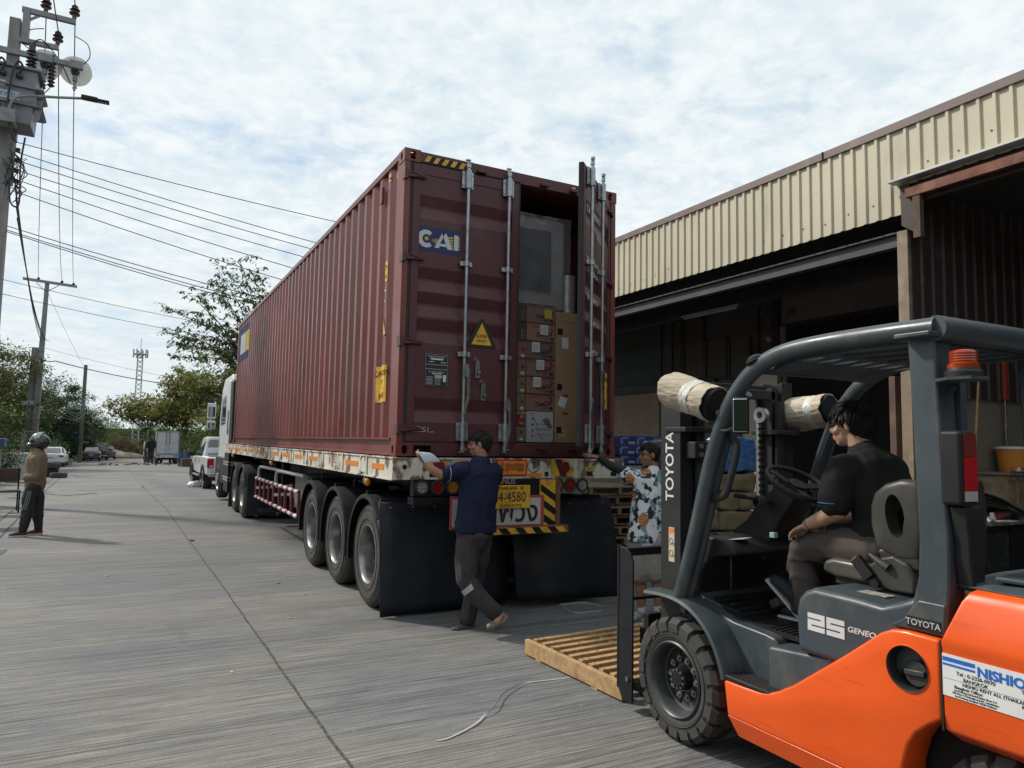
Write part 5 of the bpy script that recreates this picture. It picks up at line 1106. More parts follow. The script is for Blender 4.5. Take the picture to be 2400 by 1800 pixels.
to = organic('trousers', ts, mat('grey_work_trousers', (.062, .055, .056), .85, col2=(.05, .046, .048), vs=5, bump=.25, bs=240, spec=.2), pn, .010, 3, .013, 9)
d_ = (P3(2.80, .255, -.12) - P3(2.635, .45, -.04)).normalized(); q0 = P3(2.675, .385, -.065); xx_, yy_ = frame_from(d_)
MB().rings([[q0 + d_ * h + xx_ * .0835 * cos(t) + yy_ * .086 * sin(t) for t in [2 * pi * k / 24 for k in range(24)]] for h in (-.024, .024)], caps=False).build('reflective_band', mat('grey_reflective_tape', (.42, .44, .46), .4), to, smooth=True, recalc=False)
mSand = mat('grey_clog_rubber', (.06, .056, .055), .7); mSand2 = mat('tan_clog_rubber', (.17, .14, .11), .6)
s1 = MB(); limb(s1, [P3(2.70, .045, .14), P3(2.62, .04, .14), P3(2.53, .035, .12)], [(.048, .030), (.052, .034), (.044, .028)], up=(0, 1, 0)); organic('shoe', s1, mSand, pn, .006, 2)
s1 = MB(); limb(s1, [P3(2.955, .045, -.215), P3(2.91, .03, -.235), P3(2.875, .025, -.255)], [(.047, .034), (.050, .036), (.044, .030)], up=(0, 1, 0)); s1.bar(P3(3.03, .125, -.19), P3(2.90, .0, -.245), .085, .016, (.6, 0, .7)); organic('shoe', s1, mSand2, pn, .006, 2)
# sheet of paper in his hand
pg = MB(); N = 8; g = []
a_, b__, c__, d__ = P3(2.13, 1.565, .03), P3(2.26, 1.555, .06), P3(2.365, 1.475, .05), P3(2.215, 1.465, .0)
for i in range(N + 1):
    for j in range(N + 1):
        a, b = i / N, j / N; p = (a_ * (1 - a) + b__ * a) * (1 - b) + (d__ * (1 - a) + c__ * a) * b; g.append(p + V((0, -.01, .012)) * sin(pi * b) )
pg.add(g, [(i * (N + 1) + j, (i + 1) * (N + 1) + j, (i + 1) * (N + 1) + j + 1, i * (N + 1) + j + 1) for i in range(N) for j in range(N)])
po = pg.build('paper_sheet', mat('bluish_paper', (.62, .68, .8), .7), None, smooth=True, recalc=False); s_ = po.modifiers.new('s', 'SOLIDIFY'); s_.thickness = .001
tag(po, 'white sheet of paper held up by the man in the navy polo shirt', 'paper')

# --- man in the patterned shirt, reaching for the container door
pw = thing('person', 'man in printed white shirt and grey shorts reaching towards the open container door', 'person', (4.45, 5.55, 0))
def W3(x, z, dy=0.0): return P3(x, z, dy, 5.55)
body = MB(); c, r_, u_, f_ = head(body, W3(4.44, 1.56), (-.97, .12, -.10), (.08, 0, 1), 1.0)
limb(body, [W3(4.47, 1.50), W3(4.50, 1.42), W3(4.50, 1.33)], [.055, .054, .07]); limb(body, [W3(4.48, 1.33), W3(4.47, 1.1), W3(4.46, .8)], [(.12, .09), (.12, .09), (.12, .09)], up=(1, 0, 0))
limb(body, [W3(4.32, 1.36, .05), W3(4.10, 1.42, .12), W3(3.97, 1.465, .18), W3(3.85, 1.535, .22)], [.045, .04, .035, .025]); hand(body, W3(3.85, 1.535, .22), (-.92, .2, .18), (0, .4, -1), -1, 1.0, curl=(.15, .2, .25, .3), spread=.3)
limb(body, [W3(4.66, 1.28, -.1), W3(4.70, 1.0, -.12), W3(4.66, .76, -.16)], [.045, .04, .028]); hand(body, W3(4.66, .76, -.16), (-.1, 0, -1), (-1, 0, 0), 1, 1.0)
for dx, dy in ((-.08, .03), (.12, -.06)): limb(body, [W3(4.42 + dx, .75, dy), W3(4.42 + dx, .46, dy), W3(4.43 + dx, .30, dy), W3(4.44 + dx, .08, dy)], [.07, .058, .055, .036])
bo = organic('body', body, mat('tanned_skin', (.30, .15, .09), .5, col2=(.25, .12, .07), vs=9, sub=.06), pw, .0062, 2); face(bo, c, r_, u_, f_); hair(pw, c, r_, u_, f_, 1.0, .035, seed=9, n=600)
sl = MB(); limb(sl, [W3(4.24, 1.375, .07), W3(4.10, 1.42, .12), W3(3.97, 1.465, .18), W3(3.865, 1.53, .215)], [.056, .050, .044, .033]); organic('arm_sleeve', sl, mat('black_sleeve_fabric', (.012, .012, .013), .7), pw, .008, 2, .003, 20)
sh = MB(); limb(sh, [W3(4.47, 1.37), W3(4.46, 1.32), W3(4.45, 1.18), W3(4.44, 1.02), W3(4.42, .86), W3(4.42, .745)], [(.13, .10), (.185, .125), (.185, .135), (.185, .14), (.195, .15), (.205, .155)], 22, up=(1, 0, 0))
sh.sph(W3(4.33, 1.33, .04), (.075, .08, .07)); sh.sph(W3(4.60, 1.30, -.05), (.08, .08, .075)); limb(sh, [W3(4.48, 1.35), W3(4.49, 1.40)], [.09, .066])
limb(sh, [W3(4.34, 1.33, .05), W3(4.25, 1.355, .07), W3(4.165, 1.36, .10)], [.085, .082, .085]); limb(sh, [W3(4.62, 1.28, -.05), W3(4.67, 1.15, -.08), W3(4.69, 1.06, -.1)], [.078, .078, .080])
def print_mat():
    m = bpy.data.materials.new('printed_shirt'); m.use_nodes = True; nt = m.node_tree; n, l = nt.nodes, nt.links; b = n['Principled BSDF']; b.inputs['Roughness'].default_value = .85
    t = n.new('ShaderNodeTexCoord'); vo = n.new('ShaderNodeTexVoronoi'); vo.inputs['Scale'].default_value = 6.2; mp = n.new('ShaderNodeMapping'); mp.inputs['Scale'].default_value = (1, 1, .8); mp.inputs['Location'].default_value = (.3, .1, .62); l.new(t.outputs['Object'], mp.inputs[0]); l.new(mp.outputs[0], vo.inputs[0])
    def ns(sc, det=4, off=0.):
        m2 = n.new('ShaderNodeMapping'); m2.inputs['Location'].default_value = (off, off, off); l.new(t.outputs['Object'], m2.inputs[0]); z = n.new('ShaderNodeTexNoise'); z.inputs['Scale'].default_value = sc; z.inputs['Detail'].default_value = det; l.new(m2.outputs[0], z.inputs[0]); return z.outputs[0]
    def mr(s, a, c, lo=0., hi=1.):
        z = n.new('ShaderNodeMapRange'); z.inputs[1].default_value = a; z.inputs[2].default_value = c; z.inputs[3].default_value = lo; z.inputs[4].default_value = hi; l.new(s, z.inputs[0]); return z.outputs[0]
    def mx(f, a, c):
        z = n.new('ShaderNodeMix'); z.data_type = 'RGBA'; l.new(f, z.inputs[0])
        for i, s in ((6, a), (7, c)):
            if isinstance(s, tuple): z.inputs[i].default_value = (*s, 1)
            else: l.new(s, z.inputs[i])
        return z.outputs[2]
    def mt(op, a, c):
        z = n.new('ShaderNodeMath'); z.operation = op
        for i, s in enumerate((a, c)):
            if isinstance(s, float): z.inputs[i].default_value = s
            else: l.new(s, z.inputs[i])
        return z.outputs[0]
    wv = n.new('ShaderNodeTexWave'); wv.inputs['Scale'].default_value = 18; wv.inputs['Distortion'].default_value = 6; wv.bands_direction = 'Z'; l.new(t.outputs['Object'], wv.inputs[0])
    blob = mt('ADD', vo.outputs['Distance'], mt('MULTIPLY', ns(16), .45)); org = mr(blob, .56, .53); dk = mr(ns(17, 5, 4.), .525, .55); teal = mr(ns(11, 3, 9.), .53, .56); ink = mr(wv.outputs[0], .72, .80)
    c = mx(teal, (.66, .70, .72), (.16, .26, .30)); c = mx(dk, c, (.02, .025, .03)); tig = mx(ink, (.62, .24, .08), (.03, .025, .02)); c = mx(org, c, tig)
    l.new(c, b.inputs['Base Color']); MATS['print'] = m; return m
so = organic('patterned_shirt', sh, print_mat(), pw, .010, 3, .010, 7)
cl = MB()
for k in (0, 1): cl.nxt(); q = W3(4.44 + .09 * k, 1.40, -.06 + .05 * k); cl.add([q, q + V((.05, .0, -.05)), q + V((.09, .0, -.02)), q + V((.05, .01, .025))], [(0, 1, 2, 3)])
cl.build('collar', mat('pale_blue_cotton', (.55, .60, .62), .8), so, recalc=False)
ts = MB(); limb(ts, [W3(4.44, .82), W3(4.44, .70)], [(.16, .13), (.175, .14)], 20, up=(1, 0, 0))
for dx, dy in ((-.085, .03), (.115, -.06)): limb(ts, [W3(4.40 + dx, .76, dy), W3(4.40 + dx, .56, dy), W3(4.41 + dx, .43, dy)], [(.112, .115), (.105, .11), (.100, .105)], up=(1, 0, 0))
organic('shorts', ts, mat('grey_shorts_cotton', (.30, .28, .25), .85, col2=(.26, .24, .21), vs=6, bump=.2, bs=240), pw, .010, 3, .009, 9)
for dx, dy in ((-.08, .03), (.12, -.06)):
    s1 = MB(); q = W3(4.44 + dx, 0, dy); q.z = 0
    s1.cyl(q + V((0, 0, .06)), q + V((0, 0, .155)), .042, .039, 16); organic('sock', s1, mat('white_sock', (.52, .55, .6), .9, bump=.3, bs=200), pw, .006, 1)
    s1 = MB(); limb(s1, [q + V((.06, .02, .045)), q + V((0, .0, .05)), q + V((-.09, -.02, .038)), q + V((-.15, -.04, .030))], [(.036, .038), (.040, .045), (.042, .032), (.034, .022)], up=(0, 1, 0)); s1.bar(q + V((.09, .03, .014)), q + V((-.20, -.05, .014)), .085, .026)
    so_ = organic('shoe', s1, mat('grey_sneaker', (.30, .33, .35), .6, col2=(.18, .20, .22), vs=30, vlo=.48, vhi=.52), pw, .006, 1)

# --- forklift driver
pd = thing('person', 'forklift driver in black polo shirt seated with hand on knee, looking at the container', 'person', (3.33, 2.3, .7))
body = MB(); c, r_, u_, f_ = head(body, (3.325, 2.485, 1.775), (-.33, .93, -.10), (.02, .05, 1), 1.0)
limb(body, [(3.325, 2.455, 1.73), (3.33, 2.43, 1.65), (3.33, 2.40, 1.56)], [.057, .056, .075]); limb(body, [(3.33, 2.39, 1.55), (3.33, 2.31, 1.4), (3.33, 2.27, 1.18)], [(.12, .09), (.12, .10), (.12, .10)], up=(1, 0, 0))
limb(body, [(3.16, 2.40, 1.55), (3.105, 2.41, 1.40), (3.10, 2.40, 1.345), (3.115, 2.50, 1.30), (3.135, 2.61, 1.255)], [.055, .050, .047, .040, .029])
hand(body, (3.135, 2.61, 1.255), (.06, .85, -.42), (.05, -.35, -.95), -1, 1.0, curl=(.30, .33, .36, .42), spread=.10, thumb=(.45, .25))
limb(body, [(3.50, 2.40, 1.55), (3.56, 2.42, 1.38), (3.55, 2.44, 1.34), (3.49, 2.58, 1.30), (3.45, 2.68, 1.27)], [.055, .05, .047, .04, .029]); hand(body, (3.45, 2.68, 1.27), (-.1, .9, -.3), (0, -.3, -1), 1, 1.0)
limb(body, [(3.22, 2.27, 1.16), (3.22, 2.72, 1.12), (3.21, 2.66, .82)], [.07, .05, .04]); limb(body, [(3.44, 2.27, 1.16), (3.44, 2.74, 1.12), (3.44, 2.86, .84)], [.07, .05, .04])
bo = organic('body', body, mSkinL, pd, .0060, 2); face(bo, c, r_, u_, f_)
hair(pd, c, r_, u_, f_, 1.03, .075, seed=5, n=1500, back=-.072, wild=.13)
g = MB(); g.tube([pt(c, r_, u_, f_, -.080, -.01, .010), pt(c, r_, u_, f_, -.078, .085, .008)], .0028, 5); g.nxt()
for k in (-1, 1): g.tube([pt(c, r_, u_, f_, k * .034 + .026 * cos(t), .100, .0 + .020 * sin(t)) for t in [2 * pi * j / 16 for j in range(16)]], .0025, 5, closed=True); g.nxt()
g.tube([pt(c, r_, u_, f_, .080, -.01, .010), pt(c, r_, u_, f_, .078, .085, .008)], .0028, 5)
go = g.build('glasses', mat('glasses_frame', (.05, .05, .055), .3), bo, smooth=True)
sh = MB(); limb(sh, [(3.33, 2.405, 1.615), (3.33, 2.375, 1.56), (3.33, 2.335, 1.46), (3.33, 2.31, 1.35), (3.33, 2.30, 1.24), (3.33, 2.30, 1.13)], [(.13, .085), (.185, .115), (.19, .135), (.175, .145), (.175, .15), (.185, .155)], 24, up=(1, 0, 0))
sh.sph((3.17, 2.385, 1.54), (.08, .085, .075)); sh.sph((3.49, 2.385, 1.54), (.08, .085, .075)); limb(sh, [(3.33, 2.41, 1.59), (3.33, 2.425, 1.645)], [.088, .067])
limb(sh, [(3.165, 2.395, 1.545), (3.12, 2.41, 1.47), (3.10, 2.415, 1.395)], [.085, .083, .080]); limb(sh, [(3.50, 2.40, 1.54), (3.54, 2.42, 1.47), (3.56, 2.42, 1.40)], [.082, .08, .075])
mBkC = mat('black_cotton', (.014, .014, .015), .85, col2=(.019, .018, .018), vs=6, bump=.3, bs=260, spec=.2)
so = organic('polo_shirt', sh, mBkC, pd, .010, 3, .012, 7)
MB().tube([V((3.1005, 2.415, 1.388)) + V((cos(t) * .080, sin(t) * .080, .004 * cos(t))) for t in [2 * pi * k / 24 for k in range(24)]], .0032, 6, closed=True).build('sleeve_piping', mat('blue_piping', (.03, .12, .42), .6), so)
MB().tube([V((3.33, 2.428, 1.642)) + V((cos(t) * .070, sin(t) * .070, -.3 * sin(t) * .07)) for t in [2 * pi * k / 24 for k in range(24)]], .0028, 6, closed=True).build('collar_piping', MATS['blue_piping'], so)
MB().tube([V((3.132, 2.60, 1.259)) + V((cos(t) * .031, 0, 0)) + V((0, .42, .9)).normalized() * sin(t) * .031 for t in [2 * pi * k / 20 for k in range(20)]], .0018, 5, closed=True).build('wrist_cord', mLetB, bo)
ts = MB(); limb(ts, [(3.33, 2.31, 1.20), (3.33, 2.27, 1.13)], [(.17, .14), (.185, .14)], 20, up=(1, 0, 0))
for x, k in ((3.215, 0), (3.44, .04)):
    limb(ts, [(x + .01, 2.27, 1.165), (x, 2.45, 1.155), (x, 2.62, 1.14), (x - .005, 2.705 + k, 1.105), (x, 2.715 + k, 1.02), (x + .005, 2.70 + k * 1.8, .93), (x + .01, 2.675 + k * 3, .82)], [(.105, .10), (.100, .092), (.088, .080), (.080, .075), (.078, .078), (.076, .076), (.073, .076)], up=(1, 0, 0))
organic('trousers', ts, mat('brown_grey_trousers', (.085, .068, .062), .85, col2=(.068, .055, .052), vs=5, bump=.25, bs=240, spec=.2), pd, .010, 3, .014, 9, fst=(1, .6, 1))
for (a, b, up_) in (((3.24, 2.76, .79), (3.20, 2.90, .925), (0, -.69, .72)), ((3.25, 2.68, .755), (3.235, 2.86, .75), (0, 0, 1))):
    a, b = V(a), V(b); d_ = (b - a).normalized(); n_ = V(up_).normalized()
    s1 = MB(); limb(s1, [a + n_ * .02, a + d_ * .07 + n_ * .03, a + d_ * .15 + n_ * .015, b], [(.040, .045), (.043, .042), (.042, .032), (.036, .022)], up=(1, 0, 0)); o_s = organic('shoe', s1, mat('navy_canvas', (.02, .025, .035), .8), pd, .006, 2)
    s2 = MB(); s2.bar(a - d_ * .045 - n_ * .030, b + d_ * .022 - n_ * .024, .078, .017, n_); s2.build('shoe_sole', mat('white_rubber_sole', (.5, .49, .46), .6), o_s, bevel=.01)

# --- man in a motorcycle helmet on the left
ph = thing('person', 'man in motorcycle helmet, khaki hooded jacket and dark track trousers, hands in pockets', 'person', (-1.42, 14.1, 0))
body = MB(); limb(body, [(-1.40, 14.1, 1.34), (-1.42, 14.1, 1.42), (-1.43, 14.1, 1.50)], [.06, .055, .07]); limb(body, [(-1.41, 14.1, 1.28), (-1.41, 14.1, .85)], [(.10, .14), (.10, .14)], up=(1, 0, 0))
c, r_, u_, f_ = head(body, (-1.40, 14.1, 1.52), (-.95, .15, .28), (.27, 0, .96), .98)
for x, y, xa in ((-1.47, 14.0, -1.52), (-1.36, 14.2, -1.33)): limb(body, [(-1.41, y, .82), (x, y, .45), (xa, y, .08)], [.07, .05, .036])
bo = organic('body', body, mSkin, ph, .009, 2); face(bo, c, r_, u_, f_)
hl = MB(); M_ = Matrix((r_, f_, u_)).transposed().to_4x4(); hl.sph(pt(c, r_, u_, f_, 0, -.015, .018), (.125, .150, .135), 30, 20, M_); 
hs = organic('helmet', hl, mat('glossy_black_helmet', (.015, .014, .016), .12, coat=.6, col2=(.10, .09, .09), vs=14, vlo=.62, vhi=.64), ph, .010, 1)
rs = []; hc_ = pt(c, r_, u_, f_, 0, -.015, .018)
for i in range(9):
    a = R(28 + 62 * i / 8); rs.append([hc_ + ((f_ * cos(a) + u_ * sin(a)) * cos(R(b)) + r_ * sin(R(b)) * .86) * .158 for b in range(-70, 71, 14)])
vo_ = MB(); N_ = len(rs[0]); vo_.add([p for r__ in rs for p in r__], [(i * N_ + j, i * N_ + j + 1, (i + 1) * N_ + j + 1, (i + 1) * N_ + j) for i in range(8) for j in range(N_ - 1)])
vo_.build('visor', mat('smoked_clear_visor', (.45, .50, .50), .06, spec=.9, alpha=.75), hs, smooth=True, recalc=False)
mb = MB(); mb.tube([pt(c, r_, u_, f_, .105 * sin(R(b)), .120 * cos(R(b)), -.070) for b in range(-70, 71, 14)], [.035] * 11, 8); organic('chin_bar', mb, MATS['glossy_black_helmet'], hs, .01, 1)
mb = MB()
for k in range(5): a = .2 + k * .25; mb.nxt(); mb.tube([pt(c, r_, u_, f_, -.127 * cos(a * .2), -.08 + k * .03, .06 - k * .02 - e * .02) for e in (0, 1, 2)], .003, 5)
mb.build('helmet_stripe', mat('silver_stripe', (.4, .4, .42), .3), hs)
hd_ = MB(); limb(hd_, [(-1.41, 14.1, 1.36), (-1.405, 14.1, 1.27), (-1.41, 14.1, 1.10), (-1.415, 14.1, .95), (-1.405, 14.1, .82)], [(.10, .13), (.140, .19), (.150, .19), (.150, .19), (.145, .19)], 22, up=(1, 0, 0))
limb(hd_, [(-1.40, 14.1, 1.34), (-1.415, 14.1, 1.41)], [.10, .075]); hd_.sph((-1.36, 14.1, 1.29), (.09, .17, .09))
for y in (13.91, 14.29): limb(hd_, [(-1.40, y, 1.25), (-1.36, y + .01, 1.05), (-1.37, y, .97), (-1.50, y + (.05 if y < 14.1 else -.05), .95)], [.075, .07, .068, .06])
organic('hooded_jacket', hd_, mat('khaki_fleece', (.20, .155, .105), .9, col2=(.17, .13, .088), vs=6, bump=.3, bs=160), ph, .013, 3, .014, 8)
ts = MB(); limb(ts, [(-1.41, 14.1, .88), (-1.41, 14.1, .76)], [(.12, .16), (.13, .165)], 20, up=(1, 0, 0))
for x, y, xa in ((-1.47, 14.0, -1.515), (-1.355, 14.2, -1.325)): limb(ts, [(-1.42, y, .80), (x, y, .60), (x, y, .44), ((x + xa) / 2, y, .27), (xa, y, .115)], [.105, .095, .082, .076, .060])
to = organic('track_trousers', ts, mat('black_track_fabric', (.015, .018, .02), .7), ph, .011, 3, .012, 9)
mb = MB()
for k in range(3): mb.nxt(); mb.tube(bez([(-1.43 - k * .022, 13.89 - .003 * k, .74), (-1.46 - k * .022, 13.905, .55), (-1.49 - k * .022, 13.915, .44)], 4), .004, 5)
mb.build('trouser_stripe', mat('pale_teal_stripe', (.3, .4, .42), .7), to)
for x, y in ((-1.53, 14.0), (-1.34, 14.2)):
    s1 = MB(); limb(s1, [(x + .05, y, .05), (x, y, .055), (x - .10, y - .01, .04), (x - .15, y - .015, .035)], [(.035, .045), (.04, .05), (.04, .036), (.034, .026)], up=(0, 1, 0)); o_s = organic('shoe', s1, mat('maroon_canvas', (.09, .025, .03), .8), ph, .008, 1)
    MB().bar((x + .08, y, .014), (x - .18, y - .02, .014), .08, .026).build('shoe_sole', MATS['white_rubber_sole'], o_s, bevel=.008)
    MB().cyl((x, y, .08), (x, y, .15), .04).build('sock', mat('grey_sock', (.1, .1, .11), .9), ph)

# --- far man in black beside the box truck
pf = thing('person', 'distant man dressed in black standing at the left of the white box truck', 'person', (.94, 49.8, 0))
body = MB(); c, r_, u_, f_ = head(body, (.94, 49.8, 1.60), (.9, -.3, 0), (0, 0, 1)); limb(body, [(.94, 49.8, 1.52), (.94, 49.8, 1.42)], [.055, .06]); limb(body, [(.94, 49.8, 1.4), (.94, 49.8, .9)], [.11, .10])
for k in (-1, 1): limb(body, [(.94 + k * .2, 49.8, 1.38), (.94 + k * .25, 49.8, 1.1), (.94 + k * .22, 49.7, .85)], [.05, .04, .03]); limb(body, [(.94 + k * .09, 49.8, .9), (.94 + k * .1, 49.8, .1)], [.07, .04]); hand(body, (.94 + k * .22, 49.7, .85), (0, 0, -1), (k, 0, 0), 1)
bo = organic('body', body, mSkin, pf, .014, 1); face(bo, c, r_, u_, f_); hair(pf, c, r_, u_, f_, 1.0, .04, n=120)
sh = MB(); limb(sh, [(.94, 49.8, 1.46), (.94, 49.8, 1.38), (.94, 49.8, .86)], [.09, .19, .17], up=(1, 0, 0))
for k in (-1, 1): limb(sh, [(.94 + k * .17, 49.8, 1.38), (.94 + k * .23, 49.8, 1.15), (.94 + k * .22, 49.74, .95)], [.07, .06, .05])
organic('shirt', sh, mBkC, pf, .02, 2)
ts = MB()
for k in (-1, 1): limb(ts, [(.94 + k * .08, 49.8, .92), (.94 + k * .1, 49.8, .08)], [.11, .075])
organic('trousers', ts, mat('dark_denim', (.02, .025, .035), .8), pf, .02, 2)
for k in (-1, 1): MB().obox((.94 + k * .1 + .02, 49.75, .04), (.10, .26, .08)).build('shoe', mBlk, pf, bevel=.02)
# ---------------------------------------------------------------- warehouse on the right
wh = thing('warehouse', 'long warehouse with a cream corrugated fascia above dark open loading bays', 'warehouse', (9.0, 10, 0))
FX = 7.5
mCream = mat('cream_sheet', (.56, .51, .38), .55, col2=(.50, .455, .34), vs=.8, grime=.2, gcol=(.36, .32, .24), gs=3, gstretch=(1, 1, .4))
mBrownF = mat('brown_flashing', (.17, .12, .11), .5, col2=(.14, .10, .09), vs=2, grime=.2, gcol=(.3, .24, .21), gs=3)
mBrownS = mat('brown_sheet', (.055, .038, .034), .6, col2=(.042, .030, .027), vs=2, grime=.2, gcol=(.11, .09, .08), gs=4)
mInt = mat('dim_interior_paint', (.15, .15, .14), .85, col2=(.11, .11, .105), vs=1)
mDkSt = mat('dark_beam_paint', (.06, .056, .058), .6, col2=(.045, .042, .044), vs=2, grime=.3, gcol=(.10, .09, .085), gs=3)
def ribbed(y0, y1, z0, z1, x, pitch=.158, rib=.034, h=.022, s=-1, phase=0.0):
    mb = MB(); pr = []; y = y0
    k = 0
    while y < y1:
        pr += [(y, 0), (min(y + pitch - rib - .016, y1), 0)]
        if y + pitch < y1: pr += [(y + pitch - rib - .008, h if k % 1 == 0 else 0), (y + pitch - .010, h)]
        y += pitch; k += 1
    pr = [q for i, q in enumerate(pr) if i == 0 or q[0] > pr[i - 1][0]]
    mb.add([(x + s * h_, y, z0) for y, h_ in pr] + [(x + s * h_, y, z1) for y, h_ in pr], [(i, i + 1, len(pr) + i + 1, len(pr) + i) for i in range(len(pr) - 1)]); return mb
fa = ribbed(4.90, 34, 4.30, 5.30, FX).build('fascia', mCream, wh, recalc=False)
ribbed(-22, 4.90, 4.62, 5.30, FX).build('fascia', mCream, wh, recalc=False)
rr_ = random.Random(2)
mb = MB()
for k in range(34): y = 3.6 + k * .33; z = 4.42 + .1 * rr_.random() + (.38 if y < 4.9 else 0); mb.cyl((FX - .004, y, z), (FX - .001, y, z), .012, seg=8)
mb.build('screw_heads', mRust, fa)
mb = MB().prism([(FX - .035, 5.28), (FX - .035, 5.375), (FX + .16, 5.385), (FX + .16, 5.28)], 'y', -22, 34); mb.build('top_flashing', mBrownF, wh)
MB().box(FX - .05, FX - .035, 5.9, 5.905, 5.28, 5.38).build('flashing_joint', mDark, wh)
# corrugated eave sheet whose dark waves show under the fascia
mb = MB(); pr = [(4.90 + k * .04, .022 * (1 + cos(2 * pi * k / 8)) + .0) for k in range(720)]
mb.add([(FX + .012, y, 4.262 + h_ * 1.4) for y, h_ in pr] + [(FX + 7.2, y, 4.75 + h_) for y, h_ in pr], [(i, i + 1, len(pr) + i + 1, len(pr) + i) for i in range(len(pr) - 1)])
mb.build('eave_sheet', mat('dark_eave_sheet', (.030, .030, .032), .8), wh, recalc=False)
mb = MB().box(FX + .10, FX + .22, 4.98, 34, 4.13, 4.15).box(FX + .10, FX + .22, 4.98, 34, 3.975, 3.995).box(FX + .15, FX + .17, 4.98, 34, 3.995, 4.13)
mb.build('front_beam', mDkSt, wh)
MB().box(9.0, 9.1, 4.9, 34, 4.06, 4.30).build('inner_beam', mDkSt, wh)
MB().box(FX + .25, 14.5, -22, 34, 5.25, 5.29).build('roof', mBrownS, wh)
MB().box(FX + .02, FX + .14, 4.86, 4.985, 0, 4.12).build('column', mat('faded_brown_column', (.27, .205, .145), .7, col2=(.21, .155, .11), vs=5, grime=.3, gcol=(.45, .38, .3), gs=5), wh, bevel=.004)
MB().box(FX + .14, FX + .26, 14, 14.15, 0, 4.0).build('column', mDkSt, wh); MB().box(FX + .14, FX + .26, 23, 23.15, 0, 4.0).build('column', mDkSt, wh)
# inside the bay
BX = 10.5
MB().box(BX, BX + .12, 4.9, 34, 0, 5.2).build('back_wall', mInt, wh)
MB().box(FX, 14, 34, 34.1, 0, 5.2).build('end_wall', mInt, wh)
struct(MB().add([(7.4, -22, .008), (14, -22, .008), (14, 34, .008), (7.4, 34, .008)], [(0, 1, 2, 3)]).build('floor', mat('smooth_concrete_floor', (.11, .108, .105), .7, col2=(.085, .083, .08), vs=1, grime=.3, gcol=(.04, .04, .04)), recalc=False))
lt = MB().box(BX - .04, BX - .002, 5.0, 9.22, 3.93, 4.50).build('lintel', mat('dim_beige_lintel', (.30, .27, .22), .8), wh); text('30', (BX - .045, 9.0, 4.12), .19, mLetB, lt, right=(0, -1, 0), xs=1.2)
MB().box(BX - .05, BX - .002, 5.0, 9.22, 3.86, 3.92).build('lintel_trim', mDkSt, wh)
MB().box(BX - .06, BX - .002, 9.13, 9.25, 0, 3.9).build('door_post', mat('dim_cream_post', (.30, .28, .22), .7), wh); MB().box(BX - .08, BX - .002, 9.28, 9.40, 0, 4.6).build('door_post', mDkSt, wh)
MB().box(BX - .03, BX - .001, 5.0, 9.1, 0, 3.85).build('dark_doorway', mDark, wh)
mMesh = mat('expanded_mesh', (.30, .27, .18), .7)
def mesh_panel(y0, y1, z0, z1, bars=True):
    p_ = MB().box(BX - .012, BX - .003, y0, y1, z0, z1).build('mesh_panel', mat('mesh_backing', (.16, .15, .11), .9), wh)
    mb = MB(); st = .075
    n = int((y1 - y0 + z1 - z0) / st) + 2
    for sgn in (1, -1):
        for k in range(-n, n):
            pts = []
            c0 = y0 + k * st
            ya, za, yb, zb_ = (c0, z0, c0 + (z1 - z0) * .6, z1) if sgn > 0 else (c0, z1, c0 + (z1 - z0) * .6, z0)
            def cl(ya, za, yb, zb_):
                dy = yb - ya
                t0, t1 = max(0, (y0 - ya) / dy), min(1, (y1 - ya) / dy)
                if t0 >= t1: return None
                return (ya + dy * t0, za + (zb_ - za) * t0, ya + dy * t1, za + (zb_ - za) * t1)
            q = cl(ya, za, yb, zb_)
            if q: mb.bar((BX - .018 - (.003 if sgn > 0 else 0), q[0], q[1]), (BX - .018 - (.003 if sgn > 0 else 0), q[2], q[3]), .006, .008, (1, 0, 0))
    mb.build('mesh_wires', mMesh, p_)
    fr = MB().box(BX - .05, BX - .02, y0 - .05, y0, z0 - .04, z1 + .04).box(BX - .05, BX - .02, y1, y1 + .05, z0 - .04, z1 + .04).box(BX - .05, BX - .02, y0, y1, z0 - .05, z0); fr.build('mesh_frame', mDkSt, p_)
for a in ((12.0, 12.25, 3.15, 4.42), (11.3, 11.88, 3.12, 4.45), (10.66, 11.2, 3.08, 3.84), (10.02, 10.53, 3.05, 3.76), (9.45, 9.75, 3.02, 4.3)): mesh_panel(*a)
MB().box(BX - .02, BX - .003, 12.74, 14.5, 3.08, 4.50).build('green_board', mat('dim_green_board', (.09, .13, .11), .8), wh)
MB().box(BX - .04, BX - .02, 12.66, 12.74, 2.9, 4.6).build('board_frame', mInt, wh); MB().box(BX - .09, BX - .003, 10.9, 14.6, 2.88, 3.06).build('wall_rail', mDkSt, wh)
MB().box(BX - .018, BX - .003, 12.74, 15.6, .0, 2.88).build('lower_panel', mat('dim_beige_panel', (.36, .30, .21), .8), wh)
mb = MB().box(9.35, 9.40, 8.30, 9.15, 0, 2.92); dp = mb.build('sliding_door', mat('cream_door_sheet', (.48, .45, .34), .6, col2=(.42, .39, .3), vs=2, grime=.3, gcol=(.12, .11, .08)), wh)
mb = MB().box(9.32, 9.36, 8.24, 8.32, 0, 3.0).box(9.32, 9.36, 9.13, 9.2, 0, 3.0).box(9.32, 9.36, 8.32, 9.13, 2.9, 3.0); mb.build('door_frame', mDkSt, dp)
